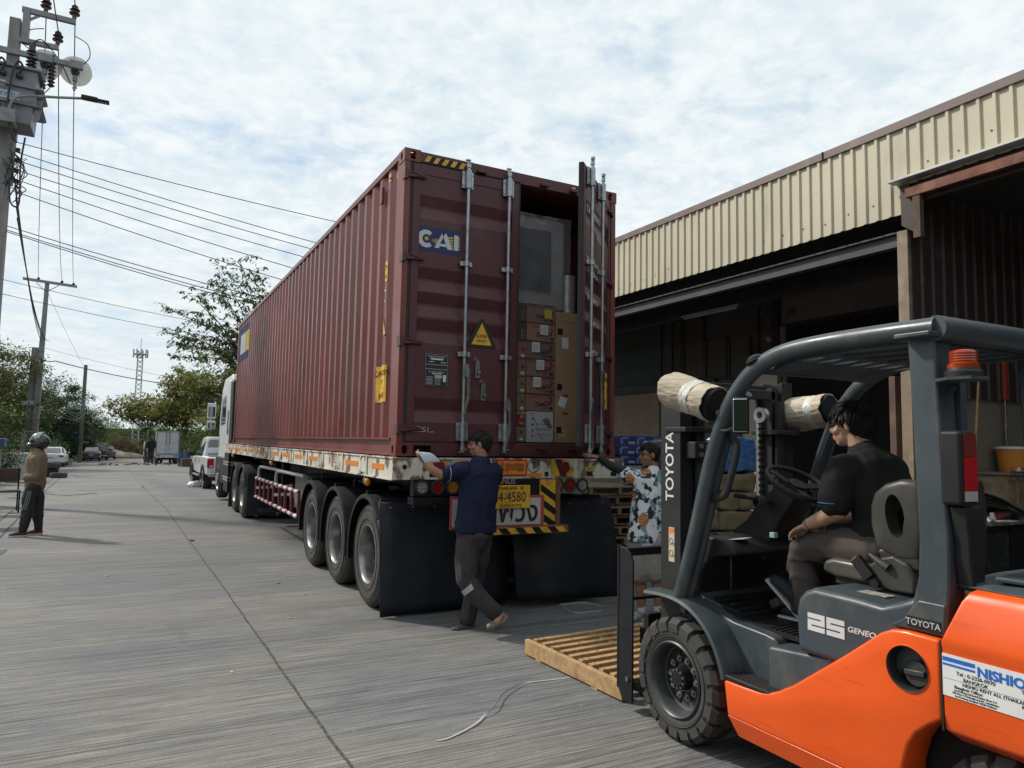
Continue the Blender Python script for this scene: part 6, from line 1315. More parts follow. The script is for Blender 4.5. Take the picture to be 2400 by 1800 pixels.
sg = MB().box(9.342, 9.349, 8.40, 8.78, 2.16, 2.48).build('company_board', mat('dim_white_board', (.34, .35, .35), .6), dp); text('T..ding', (9.340, 8.58, 2.40), .10, mLetB, sg, right=(0, -1, 0)); text('จำกัด', (9.340, 8.50, 2.28), .07, mLetB, sg, right=(0, -1, 0)); text('PART 86/50', (9.340, 8.52, 2.21), .035, mLetB, sg, right=(0, -1, 0))
# right-hand bay: brown sheet divider, plaster wall, rusty awning beam
def ribx(x0, x1, z0, z1, y, pitch=.205, h=.025):
    mb = MB(); pr = []; x = x0
    while x < x1: pr += [(x, 0), (x + pitch - .075, 0), (x + pitch - .06, h), (x + pitch - .02, h), (x + pitch - .005, 0)]; x += pitch
    mb.add([(a, y - b, z0) for a, b in pr] + [(a, y - b, z1 ) for a, b in pr], [(i, i + 1, len(pr) + i + 1, len(pr) + i) for i in range(len(pr) - 1)]); return mb
ribx(FX + .06, 13.5, 2.26, 4.60, 4.83).build('divider_sheet', mBrownS, wh, recalc=False)
MB().box(FX + .2, 14, 4.86, 4.96, 0, 2.30).build('plaster_wall', mat('tan_plaster', (.27, .225, .175), .85, col2=(.23, .19, .15), vs=1.2, grime=.25, gcol=(.16, .13, .1), gs=2, bump=.05, bs=20), wh)
MB().box(FX + .02, FX + .10, 3.0, 4.86, 4.40, 4.62).build('front_rail', mBrownS, wh)
MB().prism([(4.96, 4.64), (-22, 4.62), (-22, 4.64), (4.96, 4.665)], 'x', FX - .17, FX - .01).build('white_flashing', mat('white_flashing', (.6, .61, .6), .5, grime=.2), wh)
MB().prism([(4.80, 4.44), (-22, 4.40), (-22, 4.50), (4.80, 4.545)], 'x', FX - .10, FX - .04).build('awning_beam', mRust, wh, bevel=.004)
MB().box(FX - .09, FX - .02, 4.64, 4.72, 3.97, 4.45).build('beam_stub', mat('old_timber', (.13, .085, .06), .85, col2=(.08, .055, .04), vs=10, stretch=(4, 4, .6)), wh)
MB().prism([(4.89, 4.16), (4.70, 4.02), (4.66, 4.02), (4.80, 4.62), (4.90, 4.62)], 'x', FX - .03, FX + .05).build('corner_sheet', mBrownS, wh)
MB().add([(FX, -22, 4.55), (13.5, -22, 4.40), (13.5, 4.86, 4.58), (FX, 4.86, 4.62)], [(0, 1, 2, 3)]).build('awning_deck', mat('dark_awning_deck', (.045, .043, .042), .8), wh, recalc=False)
for y in (1.2, 3.0): MB().box(FX, 13.4, y, y + .08, 4.40, 4.5).build('purlin', mDkSt, wh)
MB().box(13.4, 13.5, -22, 4.86, 0, 4.6).box(FX, 13.4, -22.1, -22, 0, 5.2).build('back_wall', mInt, wh)
MB().box(7.86, 8.14, 5.28, 5.36, 0, 2.52).build('gate_leaf', mat('brown_gate_paint', (.13, .085, .065), .7, col2=(.10, .065, .05), vs=3, grime=.3, gcol=(.2, .15, .11), gs=5), wh, bevel=.004)
# tube light hanging in the bay
tl = thing('tube_light', 'long white fluorescent tube light hanging under the roof of the dark loading bay', 'tube light', (9.0, 9.5, 4.1))
MB().box(8.97, 9.03, 8.84, 10.27, 4.06, 4.10).build('housing', mat('light_housing', (.5, .5, .5), .5), tl, bevel=.005); MB().cyl((9.0, 8.9, 4.04), (9.0, 10.2, 4.04), .016).build('tube', mat('unlit_tube', (.6, .62, .62), .3), tl, smooth=True)
sc_ = thing('security_camera', 'small white dome security camera beside the number 30 lintel', 'camera', (10.35, 9.5, 3.68))
MB().sph((10.36, 9.42, 3.68), .06, 14, 10).build('dome', mat('camera_white', (.45, .45, .45), .4), sc_, smooth=True); MB().cyl((10.44, 9.42, 3.68), (10.36, 9.42, 3.70), .02).build('arm', MATS['camera_white'], sc_)
# ---------------------------------------------------------------- goods around the bay
def pallet(name, label, x0, x1, y0, y1, z, slat_n=8, dirx=True, m=mWoodG, group=None, skew=0.0):
    """slats run along x when dirx"""
    cx, cy = (x0 + x1) / 2, (y0 + y1) / 2; t = thing(name, label, 'pallet', (cx, cy, z), skew, group); W_, D_ = x1 - x0, y1 - y0
    s_ = MB(); n = slat_n; w = D_ / (n + (n - 1) * .55)
    for k in range(n): s_.nxt() if k else None; a = -D_ / 2 + k * w * 1.55; s_.box(-W_ / 2, W_ / 2, a, a + w, .10, .12)
    s_.build('slat', m, t, world=False, bevel=.002)
    b_ = MB()
    for k, x in enumerate((-W_ / 2, -.03, W_ / 2 - .05)): b_.nxt() if k else None; b_.box(x, x + .05, -D_ / 2, D_ / 2, .018, .10)
    b_.build('stringer', m, t, world=False, bevel=.002)
    c_ = MB()
    for k, y in enumerate((-D_ / 2 + .06, -.05, D_ / 2 - .16)): c_.nxt() if k else None; c_.box(-W_ / 2, W_ / 2, y, y + .10, .0, .017)
    c_.build('bottom_slat', m, t, world=False)
    return t
rr_ = random.Random(8); ords = ['lowest', 'second lowest', 'third from the ground', 'fourth from the ground', 'fifth from the ground', 'third from the top', 'second from the top', 'topmost']
for k in range(8):
    dx = rr_.uniform(-.06, .06); pallet('pallet', ords[k] + ' wooden pallet in the stack behind the mudflaps', 5.40 + dx, 6.45 + dx, 8.0 + rr_.uniform(-.05, .05), 9.0, .012 + k * .137, 7, True, mWoodG, 'pallets stacked behind the trailer', rr_.uniform(-.05, .05))
pf_ = thing('pallet', 'pale wooden pallet of narrow slats lying on the road in front of the forklift', 'pallet', (3.38, 4.46, 0), .06)
mb = MB()
for k in range(10): mb.nxt() if k else None; y = -.56 + k * .1175; mb.box(-.50, .62, y, y + .050, .098, .128)
mb.build('slat', mWood, pf_, world=False, bevel=.003)
mb = MB()
for k, x in enumerate((-.555, .02, .57)): mb.nxt() if k else None; mb.box(x, x + .042, -.585, .585, .012, .112 if k else .122)
mb.build('stringer', mWood, pf_, world=False, bevel=.003)
mb = MB()
for k, y in enumerate((-.33, .36)): mb.nxt() if k else None; mb.box(-.555, .62, y, y + .07, .0, .011)
mb.build('bottom_slat', mWood, pf_, world=False)
mb = MB()
for k in range(30): x, y = rr_.uniform(-.5, .1), -.56 + rr_.randrange(10) * .1175 + rr_.uniform(0, .05); mb.obox((x, y, .130), (.03, .006, .004), rz=rr_.uniform(0, 3))
mb.build('splinters', mWood, pf_, world=False)
# blue cartons
mBlueC = mat('blue_carton', (.035, .06, .22), .6, col2=(.028, .045, .17), vs=4)
wb_ = thing('carton', 'large plain white wrapped carton under the blue boxes beside the pallet stack', 'carton', (6.9, 9.0, 0)); MB().box(6.40, 7.45, 8.62, 9.5, .16, 1.36).build('body', mat('wrapped_white', (.42, .43, .43), .4, col2=(.36, .37, .37), vs=6, bump=.3, bs=12), wb_, bevel=.02); MB().box(6.4, 7.45, 8.62, 9.5, 0, .15).build('base', mWoodG, wb_)
for r_i in range(3):
    for c_i in range(3):
        x = 6.33 + c_i * .30 + (.0 if r_i % 2 else .012); z = 1.37 + r_i * .142
        if r_i == 2 and c_i == 2: pass
        t = thing('blue_box', '%s box, %s, in the stack of small blue boxes left of the forklift mast' % (('left', 'middle', 'right')[c_i], ('bottom row', 'middle row', 'top row')[r_i]), 'box', (x + .145, 8.8, z), group='small blue boxes on the white carton')
        MB().box(x, x + .292, 8.6, 9.2, z, z + .138).build('carton_body', mBlueC, t, bevel=.004)
        MB().box(x + .16, x + .28, 8.597, 8.6, z + .02, z + .055).build('label', mat('cream_label2', (.55, .45, .33), .7), t); text('PREMIUM', (x + .10, 8.596, z + .105), .03, mLet, t); MB().box(x + .012, x + .055, 8.597, 8.6, z + .02, z + .10).build('side_print', mat('pale_blue_print', (.2, .26, .45), .7), t)
# bundles behind the mast
mBag = mat('blue_wrapped_film', (.03, .11, .34), .25, col2=(.08, .2, .45), vs=7, stretch=(1, 1, 3), bump=1.0, bs=14, bstretch=(1, 1, 3))
pl2 = pallet('pallet', 'loaded wooden pallet under brown sacks, seen through the forklift mast', 6.55, 7.55, 7.0, 8.0, .42, 6, True, mWoodG)
pallet('pallet', 'lower wooden pallet carrying the loaded pallet seen through the mast', 6.53, 7.55, 7.0, 8.0, .28, 6, True, mWoodG)
t = thing('crate', 'low dark crate under the pallets seen through the forklift mast', 'crate', (7.05, 7.5, 0)); MB().box(6.58, 7.5, 7.05, 7.95, 0, .28).build('body', mWoodG, t, bevel=.01)
def sack(name, label, x0, x1, y0, y1, z0, z1, m, gr):
    mb = MB().box(x0, x1, y0, y1, z0, z1); o = bpy.data.objects.new('t', bpy.data.meshes.new('t')); COL.objects.link(o); o.data.from_pydata(mb.v, [], mb.f); b = o.modifiers.new('b', 'BEVEL'); b.width = .045; b.segments = 4; s_ = o.modifiers.new('s', 'SUBSURF'); s_.levels = 3; s_.subdivision_type = 'SIMPLE'; me = evalmesh(o); bpy.data.objects.remove(o)
    for v in me.vertices: n_ = noise.noise_vector(v.co * 5 + V((z0, x0, 0)) * 3) * .03; v.co += n_
    me.materials.clear(); c0 = V(((x0 + x1) / 2, (y0 + y1) / 2, z0)); me.transform(Matrix.Translation(-c0)); o = link(name, me, m, None, smooth=True, ang=60); o.location = c0; return tag(o, label, name.split('_')[-1], gr)
mSack = mat('brown_paper_sack', (.22, .18, .105), .8, col2=(.18, .145, .085), vs=4, bump=.4, bs=12)
for k, (a, b, z0, z1) in enumerate(((6.58, 6.82, .56, .84), (6.84, 7.50, .56, .80), (6.84, 7.16, .81, 1.06), (7.18, 7.50, .81, 1.06), (6.84, 7.50, 1.07, 1.30))):
    sack('paper_sack', ('narrow brown paper sack beside the blue bundle on the loaded pallet', 'wide brown paper sack lowest on the loaded pallet behind the mast', 'left brown paper sack of the middle row behind the mast', 'right brown paper sack of the middle row behind the mast', 'wide brown paper sack directly under the upper blue bundle')[k], a, b, 7.05, 7.9, z0, z1, mSack, 'brown paper sacks behind the mast')
sack('wrapped_bundle', 'large blue plastic wrapped bundle on top of the brown sacks', 6.70, 7.50, 7.05, 7.9, 1.32, 1.78, mBag, 'blue plastic bundles')
sack('wrapped_bundle', 'smaller dull blue plastic bundle left of the brown sacks', 6.25, 6.56, 7.1, 7.8, .56, 1.0, mat('dull_blue_film', (.05, .09, .17), .35, col2=(.09, .13, .2), vs=7, bump=.8, bs=14), 'blue plastic bundles')
sack('wrapped_bundle', 'grey-green plastic wrapped bundle left of the large blue one', 6.2, 6.62, 7.3, 7.9, 1.02, 1.72, mat('grey_green_film', (.10, .13, .13), .35, col2=(.15, .18, .18), vs=7, bump=.8, bs=14), 'blue plastic bundles')
# right bay clutter
cbn = thing('cabinet', 'black workbench cabinet with panelled doors beside the tan wall', 'cabinet', (8.0, 4.4, 0))
MB().box(7.15, 8.08, 4.22, 4.75, .03, .90).build('body', mBlk, cbn, bevel=.004)
MB().box(7.12, 8.45, 4.16, 4.8, .905, .935).build('bench_top', mat('paint_stained_top', (.12, .105, .09), .8, col2=(.2, .18, .16), vs=8, vlo=.55, vhi=.6, grime=.5), cbn, bevel=.004)
mb = MB()
for x in (7.2, 7.66): mb.nxt(); mb.box(x, x + .40, 4.205, 4.219, .10, .83)
mb.build('door', mat('black_door_panel', (.016, .018, .02), .5, grime=.2, gcol=(.09, .09, .09), gs=12), cbn, bevel=.003)
MB().box(8.09, 8.13, 4.2, 4.25, .0, .90).box(8.40, 8.44, 4.2, 4.25, 0, .9).build('leg', mBlk, cbn)
MB().box(8.1, 8.95, 4.22, 4.75, .0, .9).build('side_cabinet', mBlk, cbn, bevel=.004)
cr = thing('crate', 'old wooden crate against the tan wall carrying the orange bucket', 'crate', (9.0, 4.55, 0)); MB().box(8.55, 9.5, 4.45, 4.8, .9, 1.40).build('body', mWoodG, cr, bevel=.004); MB().box(8.52, 9.53, 4.42, 4.82, 1.40, 1.425).build('lid', mat('grey_board_lid', (.2, .19, .17), .8), cr)
mb = MB().box(8.72, 8.74, 4.438, 4.45, .92, 1.38).box(8.55, 9.5, 4.438, 4.45, 1.34, 1.38).box(9.0, 9.02, 4.438, 4.45, .92, 1.38); mb.build('batten', mWoodG, cr); MB().box(8.56, 9.49, 4.46, 4.79, 0, .9).build('base', mBlk, cr)
bk = thing('bucket', 'orange plastic paint bucket with a white lid standing on the wooden crate', 'bucket', (9.0, 4.6, 1.43))
MB().lathe([(0, 0), (.155, 0), (.185, .26), (0, .26)], (9.03, 4.62, 1.428), (0, 0, 1), 28).build('body', mat('bucket_orange', (.55, .20, .03), .45), bk, smooth=True); MB().lathe([(0, 0), (.195, 0), (.198, .012), (.19, .03), (0, .035)], (9.03, 4.62, 1.688), (0, 0, 1), 28).build('lid', mat('lid_white', (.6, .6, .58), .5), bk, smooth=True)
MB().box(8.95, 9.12, 4.425, 4.438, 1.52, 1.64).build('label', mat('label_cream', (.6, .55, .35), .6), bk); text('4', (9.05, 4.422, 1.60), .07, mLet, bk, bold=.03); MB().box(8.955, 9.115, 4.423, 4.4245, 1.575, 1.63).build('label_band', mLetB, bk); text('SEASONS', (9.035, 4.421, 1.54), .032, mLetB, bk, bold=.03)
o = MB().obox((8.86, 4.5, 1.46), (.18, .10, .06), rz=.2).build('snack_packet', mat('red_snack_foil', (.4, .12, .07), .3, col2=(.6, .5, .4), vs=14, vlo=.5, vhi=.56), bevel=.02); tag(o, 'crumpled red snack packet on the crate in front of the orange bucket', 'packet')
ca = MB(); rr_ = random.Random(12)
for k in range(34):
    y0 = rr_.uniform(4.28, 4.7); h = rr_.uniform(0, .20); x0 = rr_.uniform(7.46, 7.56)
    ca.tube(bez([(x0, y0, .95), (x0 + .02, y0, 1.0 + h), (7.75 + rr_.uniform(-.05, .05), y0, 1.06 + h), (8.1, y0 + rr_.uniform(-.05, .05), 1.02 + h * .8), (8.45 + rr_.uniform(-.1, .1), y0, .97 + h * .3), (8.7, y0, .95)], 5), .009, 5)
o = ca.build('cable_heap', mRub, None, smooth=True); tag(o, 'tangled heap of thick black cables on the workbench', 'cables')
o = MB().obox((8.1, 4.35, .985), (.34, .16, .05), ry=-.12).build('red_cloth', mat('dull_red_cloth', (.22, .04, .05), .8, bump=.5, bs=20), bevel=.02); tag(o, 'folded dull red cloth under the black cables', 'cloth')
bt = thing('bottle', 'clear plastic water bottle with blue cap and label on the workbench', 'bottle', (7.62, 4.26, .935))
MB().lathe([(0, 0), (.030, 0), (.032, .05), (.030, .07), (.032, .12), (.014, .165), (.012, .18), (0, .18)], (7.62, 4.26, .936), (0, 0, 1), 16).build('body', mat('bottle_plastic', (.6, .65, .7), .1, alpha=.55), bt, smooth=True); MB().cyl((7.62, 4.26, 1.112), (7.62, 4.26, 1.13), .015).build('cap', mat('cap_blue', (.02, .1, .5), .4), bt); MB().cyl((7.62, 4.26, .985), (7.62, 4.26, 1.045), .0335, caps=False).build('label', MATS['cap_blue'], bt)
bx = thing('pipe_fitting', 'white plastic pipe fitting lying on the workbench', 'fitting', (7.83, 4.25, .935)); MB().cyl((7.79, 4.25, .965), (7.87, 4.25, .965), .026).build('body', mLet, bx); MB().cyl((7.845, 4.25, .96), (7.845, 4.25, 1.03), .022).build('branch', mLet, bx)
o = MB().obox((8.0, 4.24, .942), (.30, .10, .008), rz=-.25).build('plastic_trim', mLet); tag(o, 'white plastic trim strip lying on the workbench', 'trim')
o = MB().lathe([(0, 0), (.05, 0), (.055, .14), (0, .15)], (7.56, 4.45, .936), (0, 0, 1), 16).build('cup', mat('pink_tin', (.5, .22, .28), .5), smooth=True); tag(o, 'pink tin behind the water bottle on the workbench', 'tin')
o = MB().cyl((8.60, 4.74, 2.63), (8.36, 4.70, 1.45), .013).build('broom_handle', mWood, smooth=True); tag(o, 'long wooden broom handle leaning on the brown corrugated divider', 'broom handle')
o = thing('spirit_level', 'red spirit level hanging on the brown corrugated divider', 'level', (9.22, 4.79, 2.28)); MB().box(9.17, 9.25, 4.76, 4.80, 2.28, 2.80).build('body', mat('level_red', (.38, .05, .03), .5), o, bevel=.006); MB().box(9.195, 9.225, 4.755, 4.76, 2.36, 2.40).build('vial', mLetB, o)
o = MB().cyl((9.22, 4.8, 2.28), (9.22, 4.8, 1.72), .014).build('metal_rod', mSteel, smooth=True); tag(o, 'thin metal rod standing behind the orange bucket', 'rod')
# cargo inside the container
def cbox(name, label, x0, x1, z0, z1, y0=6.50, d=.4, m=mCard, gr=None, cat='carton'):
    t = thing(name, label, cat, ((x0 + x1) / 2, y0 + d / 2, z0), 0, gr); MB().box(x0, x1, y0, y0 + d, z0, z1).build('carton_body', m, t, bevel=.004); return t
def rect(t, nm, m, x0, x1, z0, z1, y=6.497): return MB().box(x0, x1, y, 6.4995, z0, z1).build(nm, m, t)
gr = 'fruit cartons in the container'
tones = [(.25, .17, .15), (.36, .215, .155), (.21, .155, .14), (.28, .18, .145), (.30, .185, .145), (.31, .20, .15)]
prn = [mat('purple_print', (.09, .035, .07), .7), mat('orange_print', (.35, .10, .04), .7), MATS['purple_print'], mat('red_print', (.25, .03, .04), .7), MATS['red_print'], MATS['red_print']]
zs = [1.995, 2.175, 2.36, 2.545, 2.735, 2.93, 3.135]
nm_ = ['topmost', 'second from the top', 'third from the top', 'fourth from the top', 'fifth from the top', 'lowest']
for k in range(6):
    z1, z0 = zs[6 - k] - .006, zs[5 - k]; x0 = 3.585 + rr_.uniform(-.008, .008)
    t = cbox('fruit_carton', nm_[k] + ' printed carton of the middle stack inside the container doorway', x0, 3.935, z0, z1, m=mat('carton_tone_%d' % k, tones[k], .8), gr=gr)
    mb = MB(); n = 14
    for q in range(n): a = x0 + .01 + (.33) * q / n; mb.add([(a, 6.4985, z1 - .003), (a + .024, 6.4985, z1 - .003), (a + .016, 6.4985, z1 - .012 - .010 * rr_.random()), (a + .006, 6.4985, z1 - .014 - .012 * rr_.random())], [(0, 1, 2, 3)])
    mb.build('drip_border', prn[k], t, recalc=False)
    text('DeeDo', (x0 + .21, 6.497, z0 + .075), .065, mat('dark_brown_print', (.06, .025, .025), .7), t, bold=.02, right=(1, 0, .12), up=(0, 0, 1)); text('Yogurt', (x0 + .235, 6.497, z0 + .035), .03, prn[k], t, bold=.02, right=(1, 0, .12))
    text('NATURAL FRUIT TASTE', (x0 + .12, 6.497, z1 - .035), .015, MATS['dark_brown_print'], t)
    mb = MB()
    for q in range(3): mb.nxt(); mb.cyl((x0 + .295 + .02 * (q % 2), 6.4975, z0 + .10 + .02 * q), (x0 + .295 + .02 * (q % 2), 6.4995, z0 + .10 + .02 * q), .014, seg=12)
    mb.build('berry_print', prn[k], t)
    rect(t, 'barcode', MATS['dark_brown_print'], x0 + .285, x0 + .325, z0 + .015, z0 + .045)
    if k == 0: rect(t, 'yellow_label', mat('bright_yellow_label', (.62, .52, .04), .6), x0 + .215, x0 + .305, z0 + .055, z0 + .15, 6.4945)
    else: 
        q = x0 + (.16, .07, .12, .08, .0)[k - 1]
        if k < 5: lb_ = rect(t, 'white_label', mPaper, q, q + .095, z0 + .07, z0 + .175, 6.4945); mb = MB(); [mb.box(q + .012, q + .08, 6.4935, 6.4945, z0 + .09 + .014 * e, z0 + .093 + .014 * e) for e in range(5)]; mb.build('label_print', mGreyMet, lb_)
t = cbox('white_carton', 'white carton with handling labels and strapping at the foot of the middle stack', 3.60, 3.925, 1.665, 1.988, m=mat('white_carton_board', (.50, .51, .53), .8), gr=None)
for k, (a, b_) in enumerate(((3.66, 1.90), (3.66, 1.84), (3.66, 1.78), (3.66, 1.72))): rect(t, 'mark', mLetB, a, a + .02, b_, b_ + .018)
mb = MB()
for k in range(7): mb.bar((3.79 + .012 * k, 6.496, 1.90 - .013 * k), (3.86 + .008 * k, 6.496, 1.925 - .016 * k), .004, .006, (0, 1, 0))
for z in (1.745, 1.80, 1.855): mb.box(3.70, 3.88, 6.497, 6.4995, z, z + .003)
mb.build('print_lines', mLetB, t); MB().tube(bez([(3.63, 6.49, 1.985), (3.70, 6.48, 1.88), (3.74, 6.485, 1.75), (3.84, 6.49, 1.67), (3.92, 6.488, 1.70)], 6), .006, 5, flat=.3).build('strap', mat('grey_strap', (.35, .36, .38), .4), t)
lc = [((.12, .085, .085), 'dark printed'), ((.12, .085, .085), 'dark printed'), ((.36, .17, .15), 'pink'), ((.34, .18, .14), 'dull pink'), ((.29, .24, .13), 'olive tan'), ((.26, .24, .13), 'pale green'), ((.30, .04, .06), 'red vitamin'), ((.27, .22, .16), 'tan')]
zz_ = [3.13, 2.92, 2.72, 2.535, 2.35, 2.17, 1.985, 1.83, 1.665]
for k in range(8):
    t = cbox('snack_carton', ('%s carton, %s from the top of the left stack in the doorway') % (lc[k][1], ('first', 'second', 'third', 'fourth', 'fifth', 'sixth', 'seventh', 'eighth')[k]), 3.26, 3.575, zz_[k + 1], zz_[k] - .006, m=mat('lc%d' % k if k not in (1,) else 'lc0', lc[k][0], .8), gr='cartons of the left stack in the container')
    if k in (0, 1):
        text('DYE', (3.535, 6.497, zz_[k + 1] + .075), .055, mat('dim_carton_print', (.3, .28, .27), .7), t, right=(0, 0, 1), up=(-1, 0, 0), bold=.01)
    else: mb = MB(); mb.cyl((3.54, 6.4975, zz_[k + 1] + .1), (3.54, 6.4995, zz_[k + 1] + .1), .018, seg=12); mb.build('fruit_print', (prn[3] if k != 6 else mYel), t); rect(t, 'stamp', mPaper if k != 6 else mYel, 3.515, 3.56, zz_[k + 1] + .02, zz_[k + 1] + .045)
    if k == 6: text('VITAMIN', (3.50, 6.497, zz_[k + 1] + .135), .04, mLet, t)
tv = cbox('television_carton', 'tall brown television carton standing at the right of the cargo', 3.945, 4.225, 1.665, 3.075, 6.5, .5)
text('SAMSUNG', (4.09, 6.497, 2.985), .055, mat('pale_card_print', (.5, .38, .26), .8), tv, bold=.01)
mb = MB()
for z in (2.86, 2.26, 1.80): mb.nxt(); mb.obox((3.995, 6.4985, z), (.06, .003, .065))
mb.build('hand_hole', mDark, tv); rect(tv, 'white_label', mPaper, 4.02, 4.10, 2.68, 2.80); mb = MB(); mb.obox((4.035, 6.4975, 2.10), (.09, .004, .11), ry=.35); mb.build('white_label', mPaper, tv)
mb = MB()
for z in (2.17, 1.98): mb.nxt(); mb.obox((4.07, 6.4985, z), (.07, .003, .022))
mb.build('slot', mat('slot_brown', (.16, .06, .03), .8), tv)
mb = MB()
for a in range(3):
    for b_ in range(2): mb.box(3.985 + a * .033, 4.012 + a * .033, 6.497, 6.4995, 1.72 + b_ * .055, 1.762 + b_ * .055)
mb.build('care_symbols', mat('pale_card_print', (.5, .38, .26), .8), tv)
fu = thing('wrapped_sofa', 'dark grey sofa back wrapped in clear plastic on top of the cartons in the container', 'sofa', (3.75, 6.9, 3.12))
MB().box(3.30, 4.13, 6.62, 7.3, 3.10, 4.12).build('foam_packing', mat('grey_foam', (.42, .42, .41), .6, col2=(.32, .32, .32), vs=4), fu, bevel=.05, seg=3)
MB().box(3.32, 3.92, 6.575, 6.62, 3.30, 3.97).build('back_panel', mat('grey_fabric', (.032, .037, .05), .8, col2=(.025, .028, .04), vs=3), fu, bevel=.03)
mb = MB()
for x in (3.60, 3.80):
    for z in (3.52, 3.64, 3.72, 3.80): mb.nxt(); mb.cyl((x, 6.572, z), (x, 6.578, z), .009, seg=8)
mb.build('button_hole', mDark, fu)
pb = MB(); N = 24; g = []
for i in range(N + 1):
    for j in range(N + 1):
        a, b = i / N, j / N; x, z = 3.28 + .86 * a, 3.10 + 1.02 * b; y = 6.545 + .022 * noise.noise(V((x * 9, z * 5, 0))) + .018 * noise.noise(V((x * 3 + z * 6, z * 2, 5)))
        g.append(V((x, y, z)))
pb.add(g, [(i * (N + 1) + j, (i + 1) * (N + 1) + j, (i + 1) * (N + 1) + j + 1, i * (N + 1) + j + 1) for i in range(N) for j in range(N)])
pb.build('plastic_film', mat('clear_film', (.5, .52, .54), .10, alpha=.26, spec=1.0), fu, smooth=True, recalc=False)
o = thing('foil_roll', 'silver foil insulation roll standing on the television carton', 'roll', (4.2, 6.7, 3.08)); MB().cyl((4.20, 6.68, 3.08), (4.20, 6.68, 3.52), .085, seg=20).build('roll', mat('silver_foil', (.5, .5, .5), .35, .6, bump=1., bs=18), o, smooth=True)
for x in (3.32, 3.9): o = cbox('carton', ('plain brown carton hidden deep in the container, left one', 'plain brown carton hidden deep in the container, right one')[x > 3.5], x, x + .5, 1.665, 3.05, 7.1, .6)
# things lying on the road
sp = bez([(1.57, 3.80, .004), (1.64, 3.80, .006), (1.77, 3.86, .008), (1.87, 3.92, .010), (1.96, 4.0, .012), (2.05, 4.06, .02), (2.10, 4.12, .024), (2.19, 4.23, .018), (2.31, 4.33, .014), (2.5, 4.42, .006), (2.68, 4.41, .004), (2.82, 4.40, .004)], 6)
mb = MB(); L_ = []
for i, p in enumerate(sp):
    q = sp[min(i + 1, len(sp) - 1)] - sp[max(i - 1, 0)]; q.z = 0; q.normalize(); nn = V((-q.y, q.x, 0)); tw = 0 if i < 22 else (1.3 * min(1, (i - 22) / 6) if i < 50 else max(0, 1.3 - (i - 50) / 6 * 1.3)); w = .0065; o_ = nn * w * cos(tw) + V((0, 0, w * sin(tw))); L_ += [p + V((0, 0, w * sin(tw))) + o_, p + V((0, 0, w * sin(tw))) - o_]
mb.add(L_, [(2 * i, 2 * i + 1, 2 * i + 3, 2 * i + 2) for i in range(len(sp) - 1)])
o = mb.build('packing_strap', mat('white_strap', (.5, .5, .52), .4), None, recalc=False); s_ = o.modifiers.new('s', 'SOLIDIFY'); s_.thickness = .0012; tag(o, 'long twisted white packing strap lying on the road', 'strap')
o = MB().tube(bez([(3.93, 6.34, .01), (4.08, 6.35, .01), (4.24, 6.31, .012), (4.29, 6.13, .01), (4.21, 5.96, .01), (4.05, 5.955, .012), (3.91, 5.98, .01), (3.90, 6.15, .01), (3.93, 6.34, .01)], 4)[:-1], [(.014, .003)] * 32, 6, closed=True, up=(0, 0, 1)).build('strap_loop', mat('grey_white_loop', (.33, .33, .33), .5)); tag(o, 'squarish loop of pale strapping on the ground by the right mudflap', 'strap')
o = MB().obox((4.45, 5.87, .01), (.07, .016, .006), rz=.2).build('litter', mLet); tag(o, 'tiny white scrap of litter beside the strapping loop', 'litter')
o = thing('toolbox', 'small orange metal box on the ground behind the front wheel of the forklift', 'box', (4.3, 5.2, 0)); MB().obox((4.40, 5.15, .09), (.22, .16, .18), rz=.4).build('body', mat('orange_box_paint', (.6, .12, .02), .5), o, bevel=.006); MB().obox((4.40, 5.15, .185), (.23, .17, .012), rz=.4).build('lid', MATS['orange_box_paint'], o)
# ---------------------------------------------------------------- utility poles, transformer and wires
mCer = mat('brown_ceramic', (.035, .025, .022), .25, col2=(.05, .035, .03), vs=8)
mWire = mat('black_wire', (.02, .02, .022), .6)
mTf = mat('transformer_grey', (.20, .205, .235), .5, col2=(.17, .175, .20), vs=2, grime=.25, gcol=(.1, .09, .085), gs=3)
up_ = thing('utility_pole', 'tall concrete utility pole at the left edge carrying the transformer and street lamp arm', 'utility pole', (-3.2, 20.95, 0))
PXc, PYc = -3.20, 20.95
def taper(x, y, z0, z1, w0, w1, lean=0.0): return MB().rings([[(x + lean * (z - z0) + a * w, y + b * w * 1.0, z) for a, b in ((-1, -1), (1, -1), (1, 1), (-1, 1))] for z, w in ((z0, w0), (z1, w1))])
taper(PXc, PYc, gz(21), 12.0, .165, .12).build('shaft', mConc, up_, bevel=.02)
def barx(x0, x1, z, h=.12, y=20.82, d=.10, nm='crossarm', slope=0.0):
    return MB().prism([(x0, z), (x1, z + slope), (x1, z + slope + h), (x0, z + h)], 'y', y, y + d).build(nm, mGreyMet, up_, bevel=.004)
barx(-3.08, -1.93, 12.20, .13, nm='upper_bracket'); barx(-3.12, -2.27, 11.40, .12, nm='middle_bracket', slope=.02); barx(-3.75, -1.70, 11.02, .13, y=20.74); MB().box(-3.05, -2.90, 20.8, 20.96, 11.4, 12.30).build('upright_bracket', mGreyMet, up_, bevel=.004)
MB().bar((-2.98, 20.87, 11.98), (-2.72, 20.87, 12.2), .06, .03, (0, 1, 0)).build('brace', mGreyMet, up_)
def insul(x, z, y=20.87, s=1.0, parent=up_):
    o = MB().lathe([(0, 0), (.05, 0), (.055, .10), (.12, .11), (.125, .13), (.075, .20), (.12, .225), (.115, .245), (.06, .29), (.08, .31), (.05, .35), (0, .36)], (x, y, z), (0, 0, 1), 20).build('insulator', mCer, parent, smooth=True)
    MB().cyl((x, y, z - .12), (x, y, z), .03).build('pin', mZinc, o)
